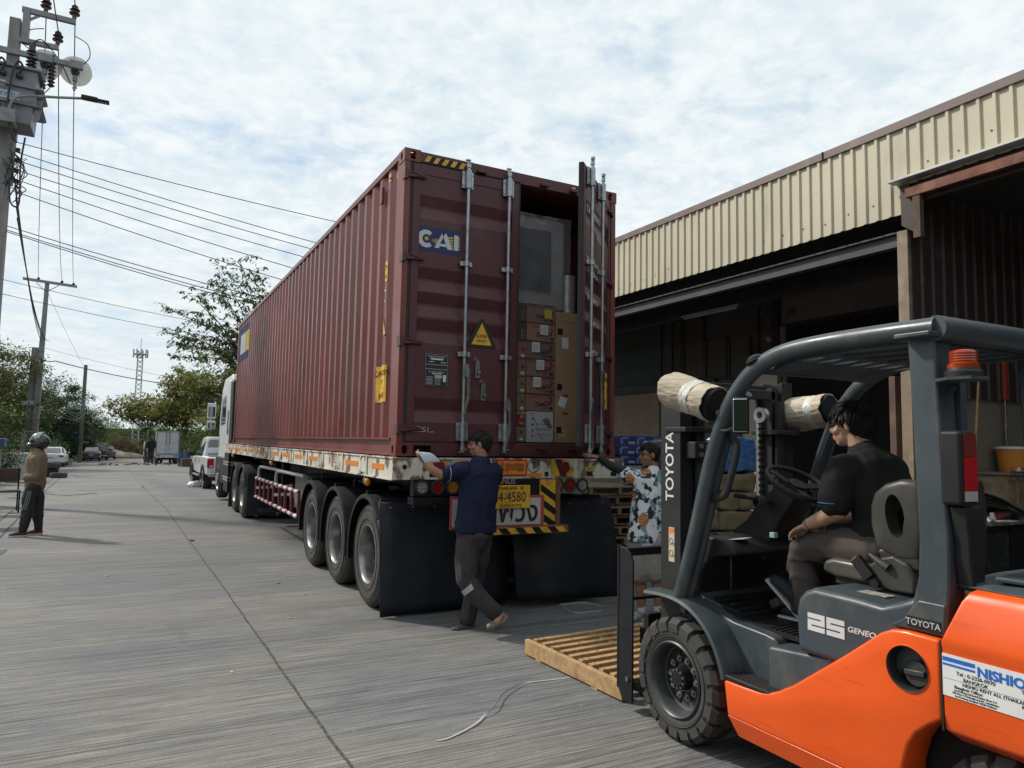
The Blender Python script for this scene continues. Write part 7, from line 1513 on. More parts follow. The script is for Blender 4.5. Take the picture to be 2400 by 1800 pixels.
insul(-2.59, 12.36); insul(-1.97, 12.36); insul(-2.29, 11.56)
for x in (-2.52, -1.86):
    d_ = MB().lathe([(0, 0), (.36, .005), (.365, .018), (.06, .03), (0, .03)], (x, 20.95, 11.0), (0, -1, -.25), 36).build('disc_guard', mat('translucent_disc', (.62, .62, .52), .5, alpha=.6), up_, smooth=True)
    MB().obox((x + .02, 20.70, 11.06), (.30, .14, .20)).build('clamp', mGreyMet, d_, bevel=.01); MB().cyl((x, 20.83, 10.95), (x, 20.83, 10.86), .11, .08).build('arrester_top', mCer, d_)
    mb = MB(); mb.cyl((x, 20.86, 10.7), (x, 20.86, 10.86), .055); mb.cyl((x, 20.86, 10.45), (x, 20.86, 10.7), .03); mb.cyl((x - .04, 20.86, 10.5), (x + .05, 20.86, 10.55), .03); mb.build('drop_fuse', mGreyMet, d_)
    MB().tube(bez([(x - .08, 20.87, 11.9), (x + (.22 if x > -2 else -.4), 20.87, 11.75), (x + (.28 if x > -2 else -.5), 20.87, 11.4), (x + .05, 20.87, 11.08)], 6), .012, 5).build('jumper_wire', mWire, d_, smooth=True)
for x, z, r_, h in ((-2.80, 10.62, .12, .62), (-2.36, 10.40, .09, .66)):
    mb = MB(); pr = [(0, 0)]; n = 7
    for k in range(n): pr += [(r_ * .55, h * k / n), (r_, h * (k + .35) / n), (r_ * .55, h * (k + .6) / n)]
    pr += [(r_ * .6, h), (r_ * .6, h + .16), (0, h + .16)]; mb.lathe(pr, (x, 20.8, z), (0, 0, 1), 18).build('bushing', mCer, up_, smooth=True)
mb = MB(); mb.tube(bez([(-2.80, 20.8, 11.42), (-2.6, 20.8, 11.55), (-2.2, 20.8, 11.1), (-1.95, 20.8, 10.6)], 6), .014, 5); mb.nxt(); mb.tube(bez([(-2.7, 20.8, 11.0), (-2.5, 20.8, 11.0), (-2.36, 20.8, 10.75)], 6), .012, 5); mb.nxt(); mb.tube(bez([(-2.36, 20.8, 10.4), (-2.5, 20.8, 10.2), (-2.7, 20.8, 10.25)], 6), .012, 5); mb.build('jumper_wire', mWire, up_, smooth=True)
# transformer hangs from the pole
tf = thing('transformer', 'grey pole-mounted transformer tank with finned side hanging on the left pole', 'transformer', (-3.3, 20.6, 9.1))
MB().rings([[(-4.5, y, z), (x, y, z), (x, y2, z), (-4.5, y2, z)] for z, x, y, y2 in ((9.15, -2.66, 20.35, 21.2), (10.5, -2.60, 20.35, 21.25))]).build('tank', mTf, tf, bevel=.02)
mb = MB().box(-4.6, -2.52, 20.28, 21.3, 10.50, 10.56); mb.build('tank_lid', mTf, tf, bevel=.008)
mb = MB()
for z in (10.05, 9.62): mb.nxt() if z < 10 else None; mb.prism([(-4.55, z), (-2.50, z - .02), (-2.44, z + .015), (-4.55, z + .045)], 'y', 20.28, 21.3)
mb.build('tank_band', mTf, tf)
mb = MB()
for k in range(4): mb.nxt() if k else None; mb.prism([(-2.62, 9.25 + .38 * k), (-2.50, 9.33 + .38 * k), (-2.47, 9.62 + .3 * k), (-2.60, 9.60 + .3 * k)], 'y', 20.4 + .2 * k, 20.43 + .2 * k)
mb.build('fin', mTf, tf)
for x in (-3.62, -3.28, -2.95): MB().lathe([(0, 0), (.075, 0), (.06, .04), (.075, .06), (.03, .1), (0, .1)], (x, 20.34, 10.30), (0, -1, 0), 14).build('low_voltage_bushing', mCer, tf, smooth=True)
lb_ = MB().box(-3.55, -2.92, 20.335, 20.345, 9.70, 9.90).build('name_label', mat('pale_cyan_label', (.45, .58, .6), .6), tf); text('MAXWELL', (-3.22, 20.332, 9.80), .17, mat('label_blue', (.02, .08, .2), .6), lb_, xs=.8)
lb_ = MB().box(-3.75, -3.22, 20.335, 20.345, 10.0, 10.13).build('number_label', mLet, tf); text('2 25', (-3.42, 20.332, 10.065), .13, MATS['label_blue'], lb_)
text('7-91 1', (-3.25, 20.333, 9.47), .20, mLetB, tf)
for x0 in (-3.30, -2.95):
    MB().tube(bez([(x0, 20.26, 10.30), (x0 + .06, 20.22, 10.52), (x0 - .03, 20.20, 10.60), (x0 - .12, 20.2, 10.3), (x0 - .17, 20.2, 9.6), (x0 - .1, 20.2, 9.0), (x0 - .02, 20.3, 8.7)], 6), .028, 6).build('cable', mWire, tf, smooth=True)
MB().box(-3.40, -3.0, 20.9, 21.1, 8.9, 9.3).build('mount', mGreyMet, tf)
# street lamp arm
sl_ = thing('street_lamp', 'grey curved street lamp arm with flat head reaching right from the left pole', 'street lamp', (-3.1, 20.8, 9.4))
MB().tube(bez([(-3.08, 20.15, 9.35), (-3.06, 20.15, 9.50), (-2.93, 20.15, 9.70), (-2.62, 20.15, 9.80), (-2.1, 20.15, 9.90), (-1.6, 20.15, 10.0)], 6), .032, 10).build('arm', mGreyMet, sl_, smooth=True)
MB().obox((-1.46, 20.15, 10.03), (.36, .16, .10)).build('lamp_head', mBlkPl, sl_, bevel=.02); MB().obox((-1.20, 20.15, 10.02), (.34, .18, .05)).build('lamp_panel', mBlkPl, sl_, bevel=.01); MB().box(-1.36, -1.06, 20.09, 20.21, 9.983, 9.993).build('lens', mGlass, sl_)
MB().box(-3.28, -2.95, 20.1, 20.5, 9.05, 9.38).build('junction_box', mGreyMet, sl_, bevel=.01)
# low voltage rack and its loops
rk = thing('wire_rack', 'rack of dark spool insulators with looped cables on the left pole', 'wire rack', (-3.0, 20.8, 7.6))
mb = MB()
for z in (8.62, 8.36, 8.10, 7.84): mb.nxt() if z < 8.6 else None; mb.lathe([(.03, -.05), (.06, -.045), (.045, 0), (.06, .045), (.03, .05)], (-2.93, 20.8, z), (0, 0, 1), 12)
mb.build('spool', mCer, rk); MB().box(-3.05, -2.98, 20.77, 20.83, 7.7, 8.8).build('rack_bar', mGreyMet, rk)
mb = MB(); rr_ = random.Random(5)
for k in range(16):
    if k: mb.nxt()
    a, b = rr_.uniform(7.5, 8.8), rr_.uniform(7.2, 8.6); x = -3.05 + rr_.uniform(-.15, .12); mb.tube(bez([(x, 20.7, a), (x + rr_.uniform(.05, .28), 20.65, (a + b) / 2 + rr_.uniform(-.1, .2)), (x + rr_.uniform(-.05, .1), 20.7, b)], 5), rr_.uniform(.008, .016), 5)
mb.nxt(); mb.tube(bez([(-3.02, 20.6, 7.8), (-2.99, 20.6, 7.3), (-2.88, 20.6, 7.15), (-2.80, 20.6, 7.3), (-2.83, 20.6, 8.2), (-2.78, 20.6, 8.9)], 6), .022, 6)
mb.build('cable_loop', mWire, rk, smooth=True)
def wire(label, pts_, r_=.012, sag=.3, gr='wires crossing the sky', n=16, m=mWire):
    mb = MB(); out = []
    for (a, b) in zip(pts_, pts_[1:]):
        a, b = V(a), V(b)
        for i in range(n): t = i / n; p = a.lerp(b, t); p.z -= sag * 4 * t * (1 - t); out.append(p)
    out.append(V(pts_[-1])); o = mb.tube(out, r_, 5).build('overhead_wire', m, None, smooth=True, recalc=False); base = V(pts_[0]); o.data.transform(Matrix.Translation(-base)); o.location = base; return tag(o, label, 'wire', gr)
# second and third poles
p2 = thing('utility_pole', 'distant concrete pole with a wide crossarm in the middle of the left trees', 'utility pole', (-6.0, 57, 0))
taper(-5.96, 57.1, gz(57) - .2, 12.0, .22, .12, .0095).build('shaft', mConc, p2, bevel=.03); taper(-6.39, 57.3, gz(57) - .2, 7.5, .22, .18, .016).build('brace_shaft', mConc, p2)
MB().prism([(-7.21, 12.15), (-4.09, 11.96), (-4.09, 11.80), (-7.21, 11.99)], 'y', 56.9, 57.1).build('crossarm', mGreyMet, p2); 
for x, z in ((-6.36, 12.11), (-5.0, 12.04), (-4.32, 11.97)): MB().lathe([(0, 0), (.08, 0), (.12, .08), (.06, .15), (0, .18)], (x, 57.0, z), (0, 0, 1), 12).build('insulator', mCer, p2, smooth=True)
mb = MB(); mb.bar((-6.43, 56.95, 11.87), (-5.9, 56.95, 11.33), .06, .04); mb.nxt(); mb.bar((-5.14, 56.95, 11.83), (-5.8, 56.95, 11.33), .06, .04); mb.build('brace', mGreyMet, p2)
MB().obox((-6.43, 56.8, 3.72), (.68, .04, .30), ry=-.06).build('small_sign', mat('dim_white_sign', (.4, .4, .42), .6), p2)
p3 = thing('utility_pole', 'short plain wooden-looking pole beside the parked dark sedan', 'utility pole', (-4.6, 82.8, 0)); taper(-4.72, 82.8, gz(83) - .1, 8.7, .19, .15).build('shaft', mat('weathered_pole', (.16, .15, .12), .85, col2=(.12, .11, .09), vs=3), p3, bevel=.02)
mb = MB(); rr_ = random.Random(9)
for k in range(9):
    if k: mb.nxt()
    z = rr_.uniform(3.6, 5.6); mb.tube(bez([(-4.5, 82.5, z), (-5.2, 82, z - rr_.uniform(.5, 1.2)), (-6.4, 81.5, z - rr_.uniform(.1, .5))], 6), .02, 4)
mb.build('slack_cable', mat('pale_cable', (.3, .32, .3), .6), p3, smooth=True)
for i, (a, b) in enumerate((((-2.59, 20.87, 12.70), (-6.36, 57, 12.28)), ((-2.29, 20.87, 11.9), (-5.0, 57, 12.2)), ((-1.97, 20.87, 12.70), (-4.32, 57, 12.13)))):
    wire(('left of the three high wires running to the crossarm', 'middle of the three high wires running to the crossarm', 'right of the three high wires running to the crossarm')[i], [a, b], .014, .9, 'three high wires along the street')
    wire(('left high wire running back overhead from the pole insulators', 'middle high wire running back overhead from the pole insulators', 'right high wire running back overhead from the pole insulators')[i], [a, (a[0] + .6, 2, a[2] + .3)], .014, .5, 'high wires overhead')
ends = [((-3.0, 20.88, 8.85), (4.77, 20.0, 7.97)), ((-3.0, 20.88, 8.60), (4.2, 20.0, 7.28)), ((-3.0, 20.88, 8.40), (3.97, 20.0, 7.1)), ((-3.0, 20.88, 8.16), (3.75, 20.0, 6.85)), ((-3.0, 20.88, 7.92), (3.65, 20.0, 6.47)), ((-3.0, 20.88, 7.62), (3.09, 20.0, 6.16)), ((-3.05, 20.88, 6.72), (2.9, 20.0, 5.58)), ((-3.05, 20.88, 6.62), (3.12, 20.0, 5.40)), ((-3.05, 20.88, 6.58), (2.8, 20.0, 5.36))]
lab = ['uppermost', 'second', 'third', 'fourth', 'fifth', 'sixth']
for i, (a, b) in enumerate(ends):
    a, b = V(a), V(b); e = a + (b - a) * 1.55
    nm_l = '%s thin wire sloping down to the right from the left pole' % lab[i] if i < 6 else ('upper', 'middle', 'lower')[i - 6] + ' wire of the lowest bundle running right from the left pole'
    wire(nm_l, [a, e], .011, .12 if i < 6 else .15)
for i, (z0, z1) in enumerate(((5.30, 4.5), (4.95, 4.1))): wire(('upper faint wire low across the street', 'lower faint wire low across the street')[i], [(-3.1, 20.9, z0 + .1), (3.6, 24, z1 + .55), (9, 26.5, z1 + .3)], .007, .08)
for i in range(5): wire(('first', 'second', 'third', 'fourth', 'fifth')[i] + ' black cable dropping steeply from the left pole towards the trees, counted from the left', [(-2.95 + .03 * i, 20.7, 7.9 - .25 * i), (-5.95 + .12 * i, 57, 8.0)], .013 if i else .018, .6 + .06 * i, 'cables dropping to the second pole')
wire('dark cable from the pole by the sedan across to the right tree', [(-6.0, 57, 6.8), (-5.0, 56.5, 6.6), (1.6, 60, 5.7), (6, 62, 5.6)], .03, .12)
wire('thin guy wire from the crossarm down past the short pole', [(-5.8, 57, 11.4), (-4.7, 82.8, 8.2)], .010, .2); wire('thin wire above the dark cable near the cell tower', [(-5.8, 57, 7.5), (4, 62, 6.1)], .010, .15)
tw = thing('cell_tower', 'slim lattice cell tower far beyond the end of the street', 'cell tower', (.12, 150, 0))
mb = MB()
for a, b in ((-1, -1), (1, -1), (1, 1), (-1, 1)): mb.bar((.1 + a * .55, 150 + b * .55, -2), (.1 + a * .42, 150 + b * .42, 17.5), .13, .13)
for k in range(22):
    z = -1 + k * .85
    for s_ in (-1, 1): mb.bar((.1 - .5, 150 + s_ * .5, z), (.1 + .5, 150 + s_ * .5, z + .85), .07, .07); mb.bar((.1 + .5, 150 + s_ * .5, z), (.1 - .5, 150 + s_ * .5, z + .85), .07, .07)
mb.build('lattice', mat('tower_grey', (.35, .38, .40), .6), tw); mb = MB()
for k in range(9): a = 2 * pi * k / 9; mb.nxt() if k else None; mb.box(.1 + 1.2 * cos(a) - .12, .1 + 1.2 * cos(a) + .12, 149.9 + 1.2 * sin(a), 150.1 + 1.2 * sin(a), 16.4, 17.9)
mb.build('antenna', MATS['tower_grey'], tw); MB().cyl((.1, 150, 16.9), (.1, 150, 17.05), 1.25).build('platform', MATS['tower_grey'], tw); MB().cyl((.1, 150, 17.5), (.1, 150, 20), .05).build('mast', MATS['tower_grey'], tw)

# ---------------------------------------------------------------- things along the left side
mCor = mat('grey_shed_sheet', (.16, .165, .175), .6, col2=(.12, .12, .13), vs=2, grime=.4, gcol=(.09, .06, .045))
shd = thing('shed', 'low shed of vertical grey corrugated sheets under the trees at far left', 'shed', (-7.5, 32, 0))
mb = MB(); pr = [(k * .06, .03 * (k % 2)) for k in range(90)]; A, B = V((-8.6, 29.5)), V((-4.9, 33.2)); D_ = (B - A).normalized(); N_ = V((D_.y, -D_.x))
pp = [A + D_ * a + N_ * b for a, b in pr if a < (B - A).length]; mb.add([(p.x, p.y, -.3) for p in pp] + [(p.x, p.y, 1.86 - .003 * i) for i, p in enumerate(pp)], [(i, i + 1, len(pp) + i + 1, len(pp) + i) for i in range(len(pp) - 1)]); mb.build('wall', mCor, shd, recalc=False)
MB().add([(-8.9, 29.1, 1.95), (-4.8, 33.0, 1.75), (-6.5, 36, 2.1), (-10.5, 32, 2.2)], [(0, 1, 2, 3)]).build('roof', mCor, shd, recalc=False)
sack('tarpaulin', 'crumpled white tarpaulin heaped on the roof of the grey shed', -7.4, -5.6, 30.8, 32.2, 1.82, 2.25, mat('dirty_white_tarp', (.42, .43, .44), .6, bump=.6, bs=6), None)
fz = thing('freezer', 'white chest freezer with a red box on its lid near the grey shed', 'freezer', (-4.05, 34, 0)); MB().box(-4.5, -3.68, 33.8, 34.5, gz(34) + .1, .80).build('body', mat('freezer_white', (.40, .42, .42), .5, col2=(.34, .36, .36), vs=2, grime=.2), fz, bevel=.03); MB().box(-4.52, -3.66, 33.78, 34.52, .81, .92).build('lid', MATS['freezer_white'], fz, bevel=.02)
o = MB().box(-4.25, -3.98, 33.95, 34.3, .925, .99).build('red_box', mRed, bevel=.01); tag(o, 'flat red box on top of the white chest freezer', 'box')
def table(x, y, w, d, h, label, m=mBlk, top=None):
    t = thing('table', label, 'table', (x, y, gz(y))); MB().box(x - w / 2, x + w / 2, y - d / 2, y + d / 2, gz(y) + h - .03, gz(y) + h).build('table_top', top or mGreyMet, t, bevel=.004)
    mb = MB(); k = 0
    for a in (-1, 1):
        for b in (-1, 1):
            if k: mb.nxt()
            k += 1; mb.bar((x + a * (w / 2 - .05), y + b * (d / 2 - .05), gz(y)), (x + a * (w / 2 - .05), y + b * (d / 2 - .05), gz(y) + h - .03), .035, .035)
    mb.build('leg', m, t); MB().bar((x - w / 2 + .05, y - d / 2 + .05, gz(y) + .1), (x + w / 2 - .05, y - d / 2 + .05, gz(y) + h - .1), .02, .02).build('brace', m, t); return t
table(-2.72, 15.8, 1.0, .7, .80, 'steel topped folding table at the left edge in front of the chairs'); table(-3.0, 18.4, .9, .6, .98, 'dark narrow table behind the folding table at the far left')
def chair(x, y, rz, label):
    t = thing('chair', label, 'chair', (x, y, gz(y)), rz, 'wooden chairs at the left'); mw = mat('dark_brown_wood', (.07, .035, .025), .6)
    MB().box(-.22, .22, -.22, .22, .43, .46).build('seat', mw, t, world=False, bevel=.006); MB().box(-.22, .22, .19, .22, .62, .92).build('backrest', mw, t, world=False, bevel=.006)
    mb = MB(); k = 0
    for a in (-1, 1):
        for b in (-1, 1):
            if k: mb.nxt()
            k += 1; mb.box(a * .2 - .014, a * .2 + .014, b * .2 - .014, b * .2 + .014, 0, .92 if b > 0 else .43)
    mb.build('leg', mBlk, t, world=False); return t
chair(-2.35, 18.7, .2, 'dark wooden chair directly left of the helmeted man'); chair(-3.0, 20.0, -.3, 'dark wooden chair farther left, beside the narrow table')
o = thing('crate', 'blue plastic crate held on a thin stand in front of the grey shed', 'crate', (-3.55, 25, 0)); MB().box(-4.0, -3.28, 24.8, 25.3, 1.28, 1.52).build('body', mat('crate_blue', (.02, .05, .16), .5), o, bevel=.02); mb = MB(); mb.cyl((-3.9, 24.9, gz(25)), (-3.9, 24.9, 1.28), .015); mb.nxt(); mb.cyl((-3.35, 24.9, gz(25)), (-3.35, 24.9, 1.28), .015); mb.build('leg', mGreyMet, o)
o = thing('cage', 'tall open wire cage frame behind the helmeted man', 'cage', (-3.9, 36, 0)); mb = MB(); fx0, fx1, fy0, fy1, fz0, fz1 = -4.15, -3.45, 35.6, 36.4, gz(36), 1.80
k = 0
for a in (fx0, fx1):
    for b in (fy0, fy1):
        if k: mb.nxt()
        k += 1; mb.box(a, a + .05, b, b + .05, fz0, fz1)
for z in (fz0 + .5, fz1 - .05):
    for b in (fy0, fy1): mb.nxt(); mb.box(fx0, fx1, b, b + .04, z, z + .05)
mb.build('frame_bar', mat('cage_green_grey', (.12, .14, .14), .6), o)
for i, (x, y, z) in enumerate(((-3.25, 40.2, .0), (-3.05, 40.0, 0))):
    y_ = 40 + .1 * i
    if i == 0: o = thing('tyre', 'upright black tyre beside the left kerb', 'tyre', (-3.35, y_, gz(40))); MB().lathe([(.18, -.1), (.33, -.11), (.35, -.06), (.35, .06), (.33, .11), (.18, .1)], (-3.35, y_, gz(40) + .55), (.1, 0, 1), 28, closed_prof=True).build('casing', mTyre, o, smooth=True); MB().box(-3.6, -3.1, y_ - .2, y_ + .2, gz(40), gz(40) + .43).build('stand', mBlkPl, o, bevel=.02)
    else: o = thing('tyre', 'black tyre lying flat on the left kerb', 'tyre', (-3.0, y_, gz(40))); MB().lathe([(.18, -.1), (.33, -.11), (.35, -.06), (.35, .06), (.33, .11), (.18, .1)], (-3.0, 38.9, gz(39) + .12), (0, 0, 1), 28, closed_prof=True).build('casing', mTyre, o, smooth=True); MB().lathe([(0, 0), (.19, 0), (.19, .02), (0, .02)], (-3.0, 38.9, gz(39) + .1), (0, 0, 1), 20).build('rim_plate', mBlk, o)
o = MB().box(-4.55, -4.30, 66.8, 67.1, gz(67), gz(67) + .5).build('planter_block', mat('pale_green_block', (.25, .28, .17), .8), bevel=.02); tag(o, 'pale green block at the corner of the white sedan', 'block')
o = thing('signboard', 'small cyan signboard leaning among the bushes left of the short pole', 'signboard', (-5.4, 84, -1)); MB().obox((-5.55, 84.5, 1.42), (1.6, .06, .85), rz=.1).build('board', mat('cyan_board', (.03, .17, .24), .6), o); MB().obox((-5.3, 84.4, .95), (2.3, .9, .12)).build('shelf', mGreyMet, o); mb = MB(); mb.box(-6.2, -6.1, 84.4, 84.5, -1, .9); mb.nxt(); mb.box(-4.95, -4.88, 84.4, 84.5, -1, .9); mb.build('leg', mGreyMet, o)
# litter on the road
rr_ = random.Random(21)
mlt = [mat('dark_debris', (.06, .05, .04), .9), mat('brown_debris', (.16, .11, .07), .9), mat('pale_debris', (.4, .38, .33), .8)]
for k in range(46):
    t = rr_.random(); x = -2.8 + 5.6 * t + rr_.uniform(-.5, .5); y = 70.5 + rr_.uniform(-3.5, 4); s_ = rr_.uniform(.06, .2); m_ = mlt[rr_.randrange(3) if k % 3 else 0]
    mb = MB(); mb.sph((0, 0, .02), (s_, s_ * rr_.uniform(.4, .9), .03 + s_ * .35), 7, 4); mb.v = [(a + rr_.uniform(-.02, .02), b + rr_.uniform(-.02, .02), c_) for a, b, c_ in mb.v]
    o = mb.build('rubble_piece', m_); o.location = (x, y, gz(y)); o.rotation_euler = (0, 0, rr_.uniform(0, 3)); tag(o, '%s rubble lump, %s of the far road, %s box truck bumper' % (('dark', 'brown', 'pale')[mlt.index(m_)], ('left', 'middle', 'right')[max(0, min(2, int((x + 3) / 2.1)))], 'nearer than' if y < 71 else 'beyond'), 'debris', 'rubble scattered across the far road')
for k, (x, y) in enumerate(((.36, 29.1), (3.4, 20.0), (.9, 12.6), (1.55, 8.6), (-.2, 9.8), (.7, 5.5), (1.35, 6.9), (1.7, 7.9))):
    s_ = .035 if y > 12 else .014; o = MB().sph((0, 0, s_ * .3), (s_ * 1.8, s_, s_ * .4), 7, 4).build('dry_leaf', mlt[k % 2 if k < 4 else 2]); o.location = (x, y, gz(y)); o.rotation_euler = (0, 0, k); tag(o, ('dark scrap on the slab joint ahead of the pickup', 'dark scrap right of the joint beside the truck', 'bent twig on the road beside the tractor wheels', 'dark crumpled leaf left of the middle trailer wheel', 'small pale chip left of the slab joint', 'pale chip near the joint at the bottom', 'pale chip right of the joint', 'pale chip nearest the rear trailer wheels')[k], 'leaf' if k < 4 else 'chip')
o = thing('plastic_bag', 'crumpled white plastic bag on the road beside the white pickup', 'plastic bag', (2.05, 28.7, gz(28.7))); mb = MB(); mb.sph((2.05, 28.7, gz(28.7) + .08), (.24, .16, .12), 16, 10); organic('film', mb, mat('bag_white', (.68, .68, .68), .5), o, .02, 1, .04, 9); 
o = MB().add([(-3.15, 39.0, gz(39) + .012), (-2.45, 39.6, gz(39.6) + .012), (-2.5, 40.1, gz(40) + .012), (-3.2, 39.6, gz(39.5) + .012)], [(0, 1, 2, 3)]).build('cardboard_sheet', mPaper, recalc=False); o.modifiers.new('s', 'SOLIDIFY').thickness = .01; tag(o, 'flat white cardboard sheet lying by the left kerb', 'cardboard')
o = MB().tube(bez([(-2.9, 24.5, gz(24) + .02), (-2.2, 24.8, gz(24) + .02), (-1.6, 24.2, gz(24) + .02), (-.9, 24.9, gz(24) + .02)], 6), .007, 5).build('dry_branch', mlt[0]); tag(o, 'thin dry branch lying across the left kerb', 'branch')
# ---------------------------------------------------------------- trees and shrubs
mBark = mat('bark', (.10, .085, .07), .9, col2=(.06, .05, .042), vs=6, stretch=(1, 1, .3), bump=.5, bs=20)
def leafmat(name, c1, c2, c3=None):
    m = bpy.data.materials.new(name); m.use_nodes = True; nt = m.node_tree; n, l = nt.nodes, nt.links; b = n['Principled BSDF']; b.inputs['Roughness'].default_value = .5; b.inputs['Specular IOR Level'].default_value = .2
    at = n.new('ShaderNodeAttribute'); at.attribute_name = 'tone'; rp = n.new('ShaderNodeValToRGB'); rp.color_ramp.elements[0].color = (*c1, 1); rp.color_ramp.elements[1].color = (*c2, 1)
    if c3: rp.color_ramp.elements[1].position = .82; e = rp.color_ramp.elements.new(.97); e.color = (*c3, 1)
    l.new(at.outputs['Fac'], rp.inputs[0]); l.new(rp.outputs[0], b.inputs['Base Color'])
    tr_ = n.new('ShaderNodeBsdfTranslucent'); l.new(rp.outputs[0], tr_.inputs[0]); mx_ = n.new('ShaderNodeMixShader'); mx_.inputs[0].default_value = .42; l.new(b.outputs[0], mx_.inputs[1]); l.new(tr_.outputs[0], mx_.inputs[2]); l.new(mx_.outputs[0], n['Material Output'].inputs[0]); MATS[name] = m; return m
lmDense = leafmat('leaf_dense', (.035, .065, .02), (.10, .16, .04), (.20, .21, .05)); lmDark = leafmat('leaf_dark', (.018, .038, .017), (.048, .085, .028)); lmOlive = leafmat('leaf_olive', (.06, .07, .022), (.14, .15, .04), (.22, .12, .04)); lmBig = leafmat('leaf_big', (.08, .10, .03), (.22, .24, .06), (.36, .18, .06)); lmDry = leafmat('leaf_dry', (.075, .055, .028), (.14, .11, .05), (.09, .10, .03))
def leaves(name, pts, size, m, parent, rr, droop=.3, asp=.42):
    """pts: (centre, tone); one folded leaf (two quads) each"""
    vs, fs, tn = [], [], []
    for p, t in pts:
        s = size * rr.uniform(.6, 1.25); a = rr.uniform(0, 2 * pi); d = V((cos(a), sin(a), rr.uniform(-.8, .5) - droop)).normalized(); sd_ = d.cross(V((rr.uniform(-.5, .5), rr.uniform(-.5, .5), 1))).normalized(); nn = sd_.cross(d); k = len(vs)
        vs += [p, p + d * s * .45 + sd_ * s * asp * .5 + nn * s * .06, p + d * s, p + d * s * .45 - sd_ * s * asp * .5 + nn * s * .06]
        fs.append((k, k + 1, k + 2, k + 3)); tn += [t] * 4
    base = parent
    while base.parent: base = base.parent
    o_ = V(base.location); me = bpy.data.meshes.new(name); me.from_pydata([tuple(p - o_) for p in vs], [], fs); at = me.attributes.new('tone', 'FLOAT', 'POINT'); at.data.foreach_set('value', tn)
    return link(name, me, m, parent)
def tree(name, label, x, y, h, rx, rz_, m, seed, n_cl=60, n_lf=90, lsize=.22, trunk_h=.3, cat='tree', gr=None, spread=.16, clump=.9, z0=None, trunk_r=.16, twigs=True, ry=None, droop=.3, low=.0):
    rr = random.Random(seed); zb = gz(y) if z0 is None else z0; t = thing(name, label, cat, (x, y, zb), 0, gr); ry = ry or rx
    top = zb + h; cz = top - rz_; sk = MB(); base = V((x, y, zb)); fork = V((x + rr.uniform(-.2, .2), y, zb + h * trunk_h))
    sk.tube([base, base.lerp(fork, .5) + V((rr.uniform(-.1, .1), 0, 0)), fork], [trunk_r, trunk_r * .8, trunk_r * .65], 8)
    pts = []; br = MB(); cl = []
    for k in range(n_cl):
        for _ in range(20):
            d = V((rr.gauss(0, 1), rr.gauss(0, 1), rr.gauss(0, 1))).normalized() * (rr.random() ** .45); c = V((x + d.x * rx, y + d.y * ry, cz + d.z * rz_))
            if c.z > zb + low: break
        cl.append(c)
    for k, c in enumerate(cl):
        if twigs and k % 2 == 0:
            mid = fork.lerp(c, .5) + V((0, 0, .15 * rz_)); br.tube([fork, fork.lerp(mid, .5), mid, c], [trunk_r * .35, trunk_r * .25, trunk_r * .16, trunk_r * .05], 5)
        tone0 = rr.uniform(0, .7); rr_c = clump * rr.uniform(.6, 1.3)
        for q in range(int(n_lf * rr.uniform(.5, 1.3))):
            e = V((rr.gauss(0, .45), rr.gauss(0, .45), rr.gauss(0, .34))) * rr_c; pts.append((c + e, min(1, max(0, tone0 + rr.uniform(-.2, .32)))))
    tk_ = sk.build('trunk', mBark, t, smooth=True)
    if br.v: br.build('branches', mBark, tk_, smooth=True, recalc=False)
    leaves('crown', pts, lsize, m, t, rr, droop); return t
G1 = 'trees along the left of the street'
tree('tree', 'dense bushy tree over the shed at the far left edge', -9.2, 47, 7.8, 3.4, 3.6, lmDense, 1, 110, 150, .24, gr=G1)
tree('tree', 'brownish vine-covered tree left of the double pole', -8.6, 56, 8.6, 3.4, 4.0, lmOlive, 2, 110, 150, .24, gr=G1)
tree('tree', 'dark green tree just right of the double pole', -9.2, 73, 9.2, 3.8, 4.6, lmDense, 3, 110, 150, .30, gr=G1)
tree('tree', 'darkest tree behind the parked white sedan', -7.9, 84, 8.8, 4.0, 4.4, lmDark, 4, 110, 150, .30, gr=G1)
tree('tree', 'feathery dark tree behind the short pole', -6.6, 96, 8.6, 3.6, 4.2, lmDark, 5, 90, 130, .26, gr=G1)
tree('tree', 'rounded green tree above the dark pickup', -5.7, 108, 6.6, 3.4, 3.6, lmDense, 6, 80, 130, .28, gr=G1)
tree('tree', 'lowest tree of the left row, nearest the end of the street', -4.4, 124, 5.6, 3.6, 3.0, lmDense, 7, 80, 130, .28, gr=G1)
tree('tree', 'tall pale tree at the back of the left row', -13.5, 78, 8.6, 4.5, 4.5, lmOlive, 8, 80, 120, .3, gr=G1)
G2 = 'shrubs at the end of the street'
tree('bush', 'dry brown shrub beside the far dark pickup', -2.2, 118, 3.1, 2.3, 1.6, lmDry, 11, 50, 100, .25, .2, 'bush', G2); tree('bush', 'pale yellowish shrub closing the end of the street', .6, 138, 3.6, 3.4, 2.0, lmOlive, 12, 60, 110, .3, .2, 'bush', G2)
tree('bush', 'dark green bush behind the white pickup and van', 4.6, 128, 5.4, 3.6, 3.0, lmDense, 13, 70, 110, .3, .2, 'bush', G2); tree('bush', 'low weedy bush left of the rubble heap', -4.4, 100, 2.2, 1.8, 1.2, lmDry, 14, 40, 100, .2, .2, 'bush', G2); tree('bush', 'leafy bush beside the white sedan', -5.9, 64, 2.2, 1.3, 1.2, lmDense, 15, 40, 100, .16, .2, 'bush', G2)
tree('bush', 'large-leaved plants under the far left trees by the shed', -5.6, 42, 2.3, 1.4, 1.3, lmDense, 16, 40, 100, .16, .2, 'bush', G2); tree('bush', 'spiky potted shrub at the left behind the tables', -3.9, 27.5, 1.6, .7, .7, lmDark, 17, 24, 90, .11, .2, 'bush', G2, clump=.35)
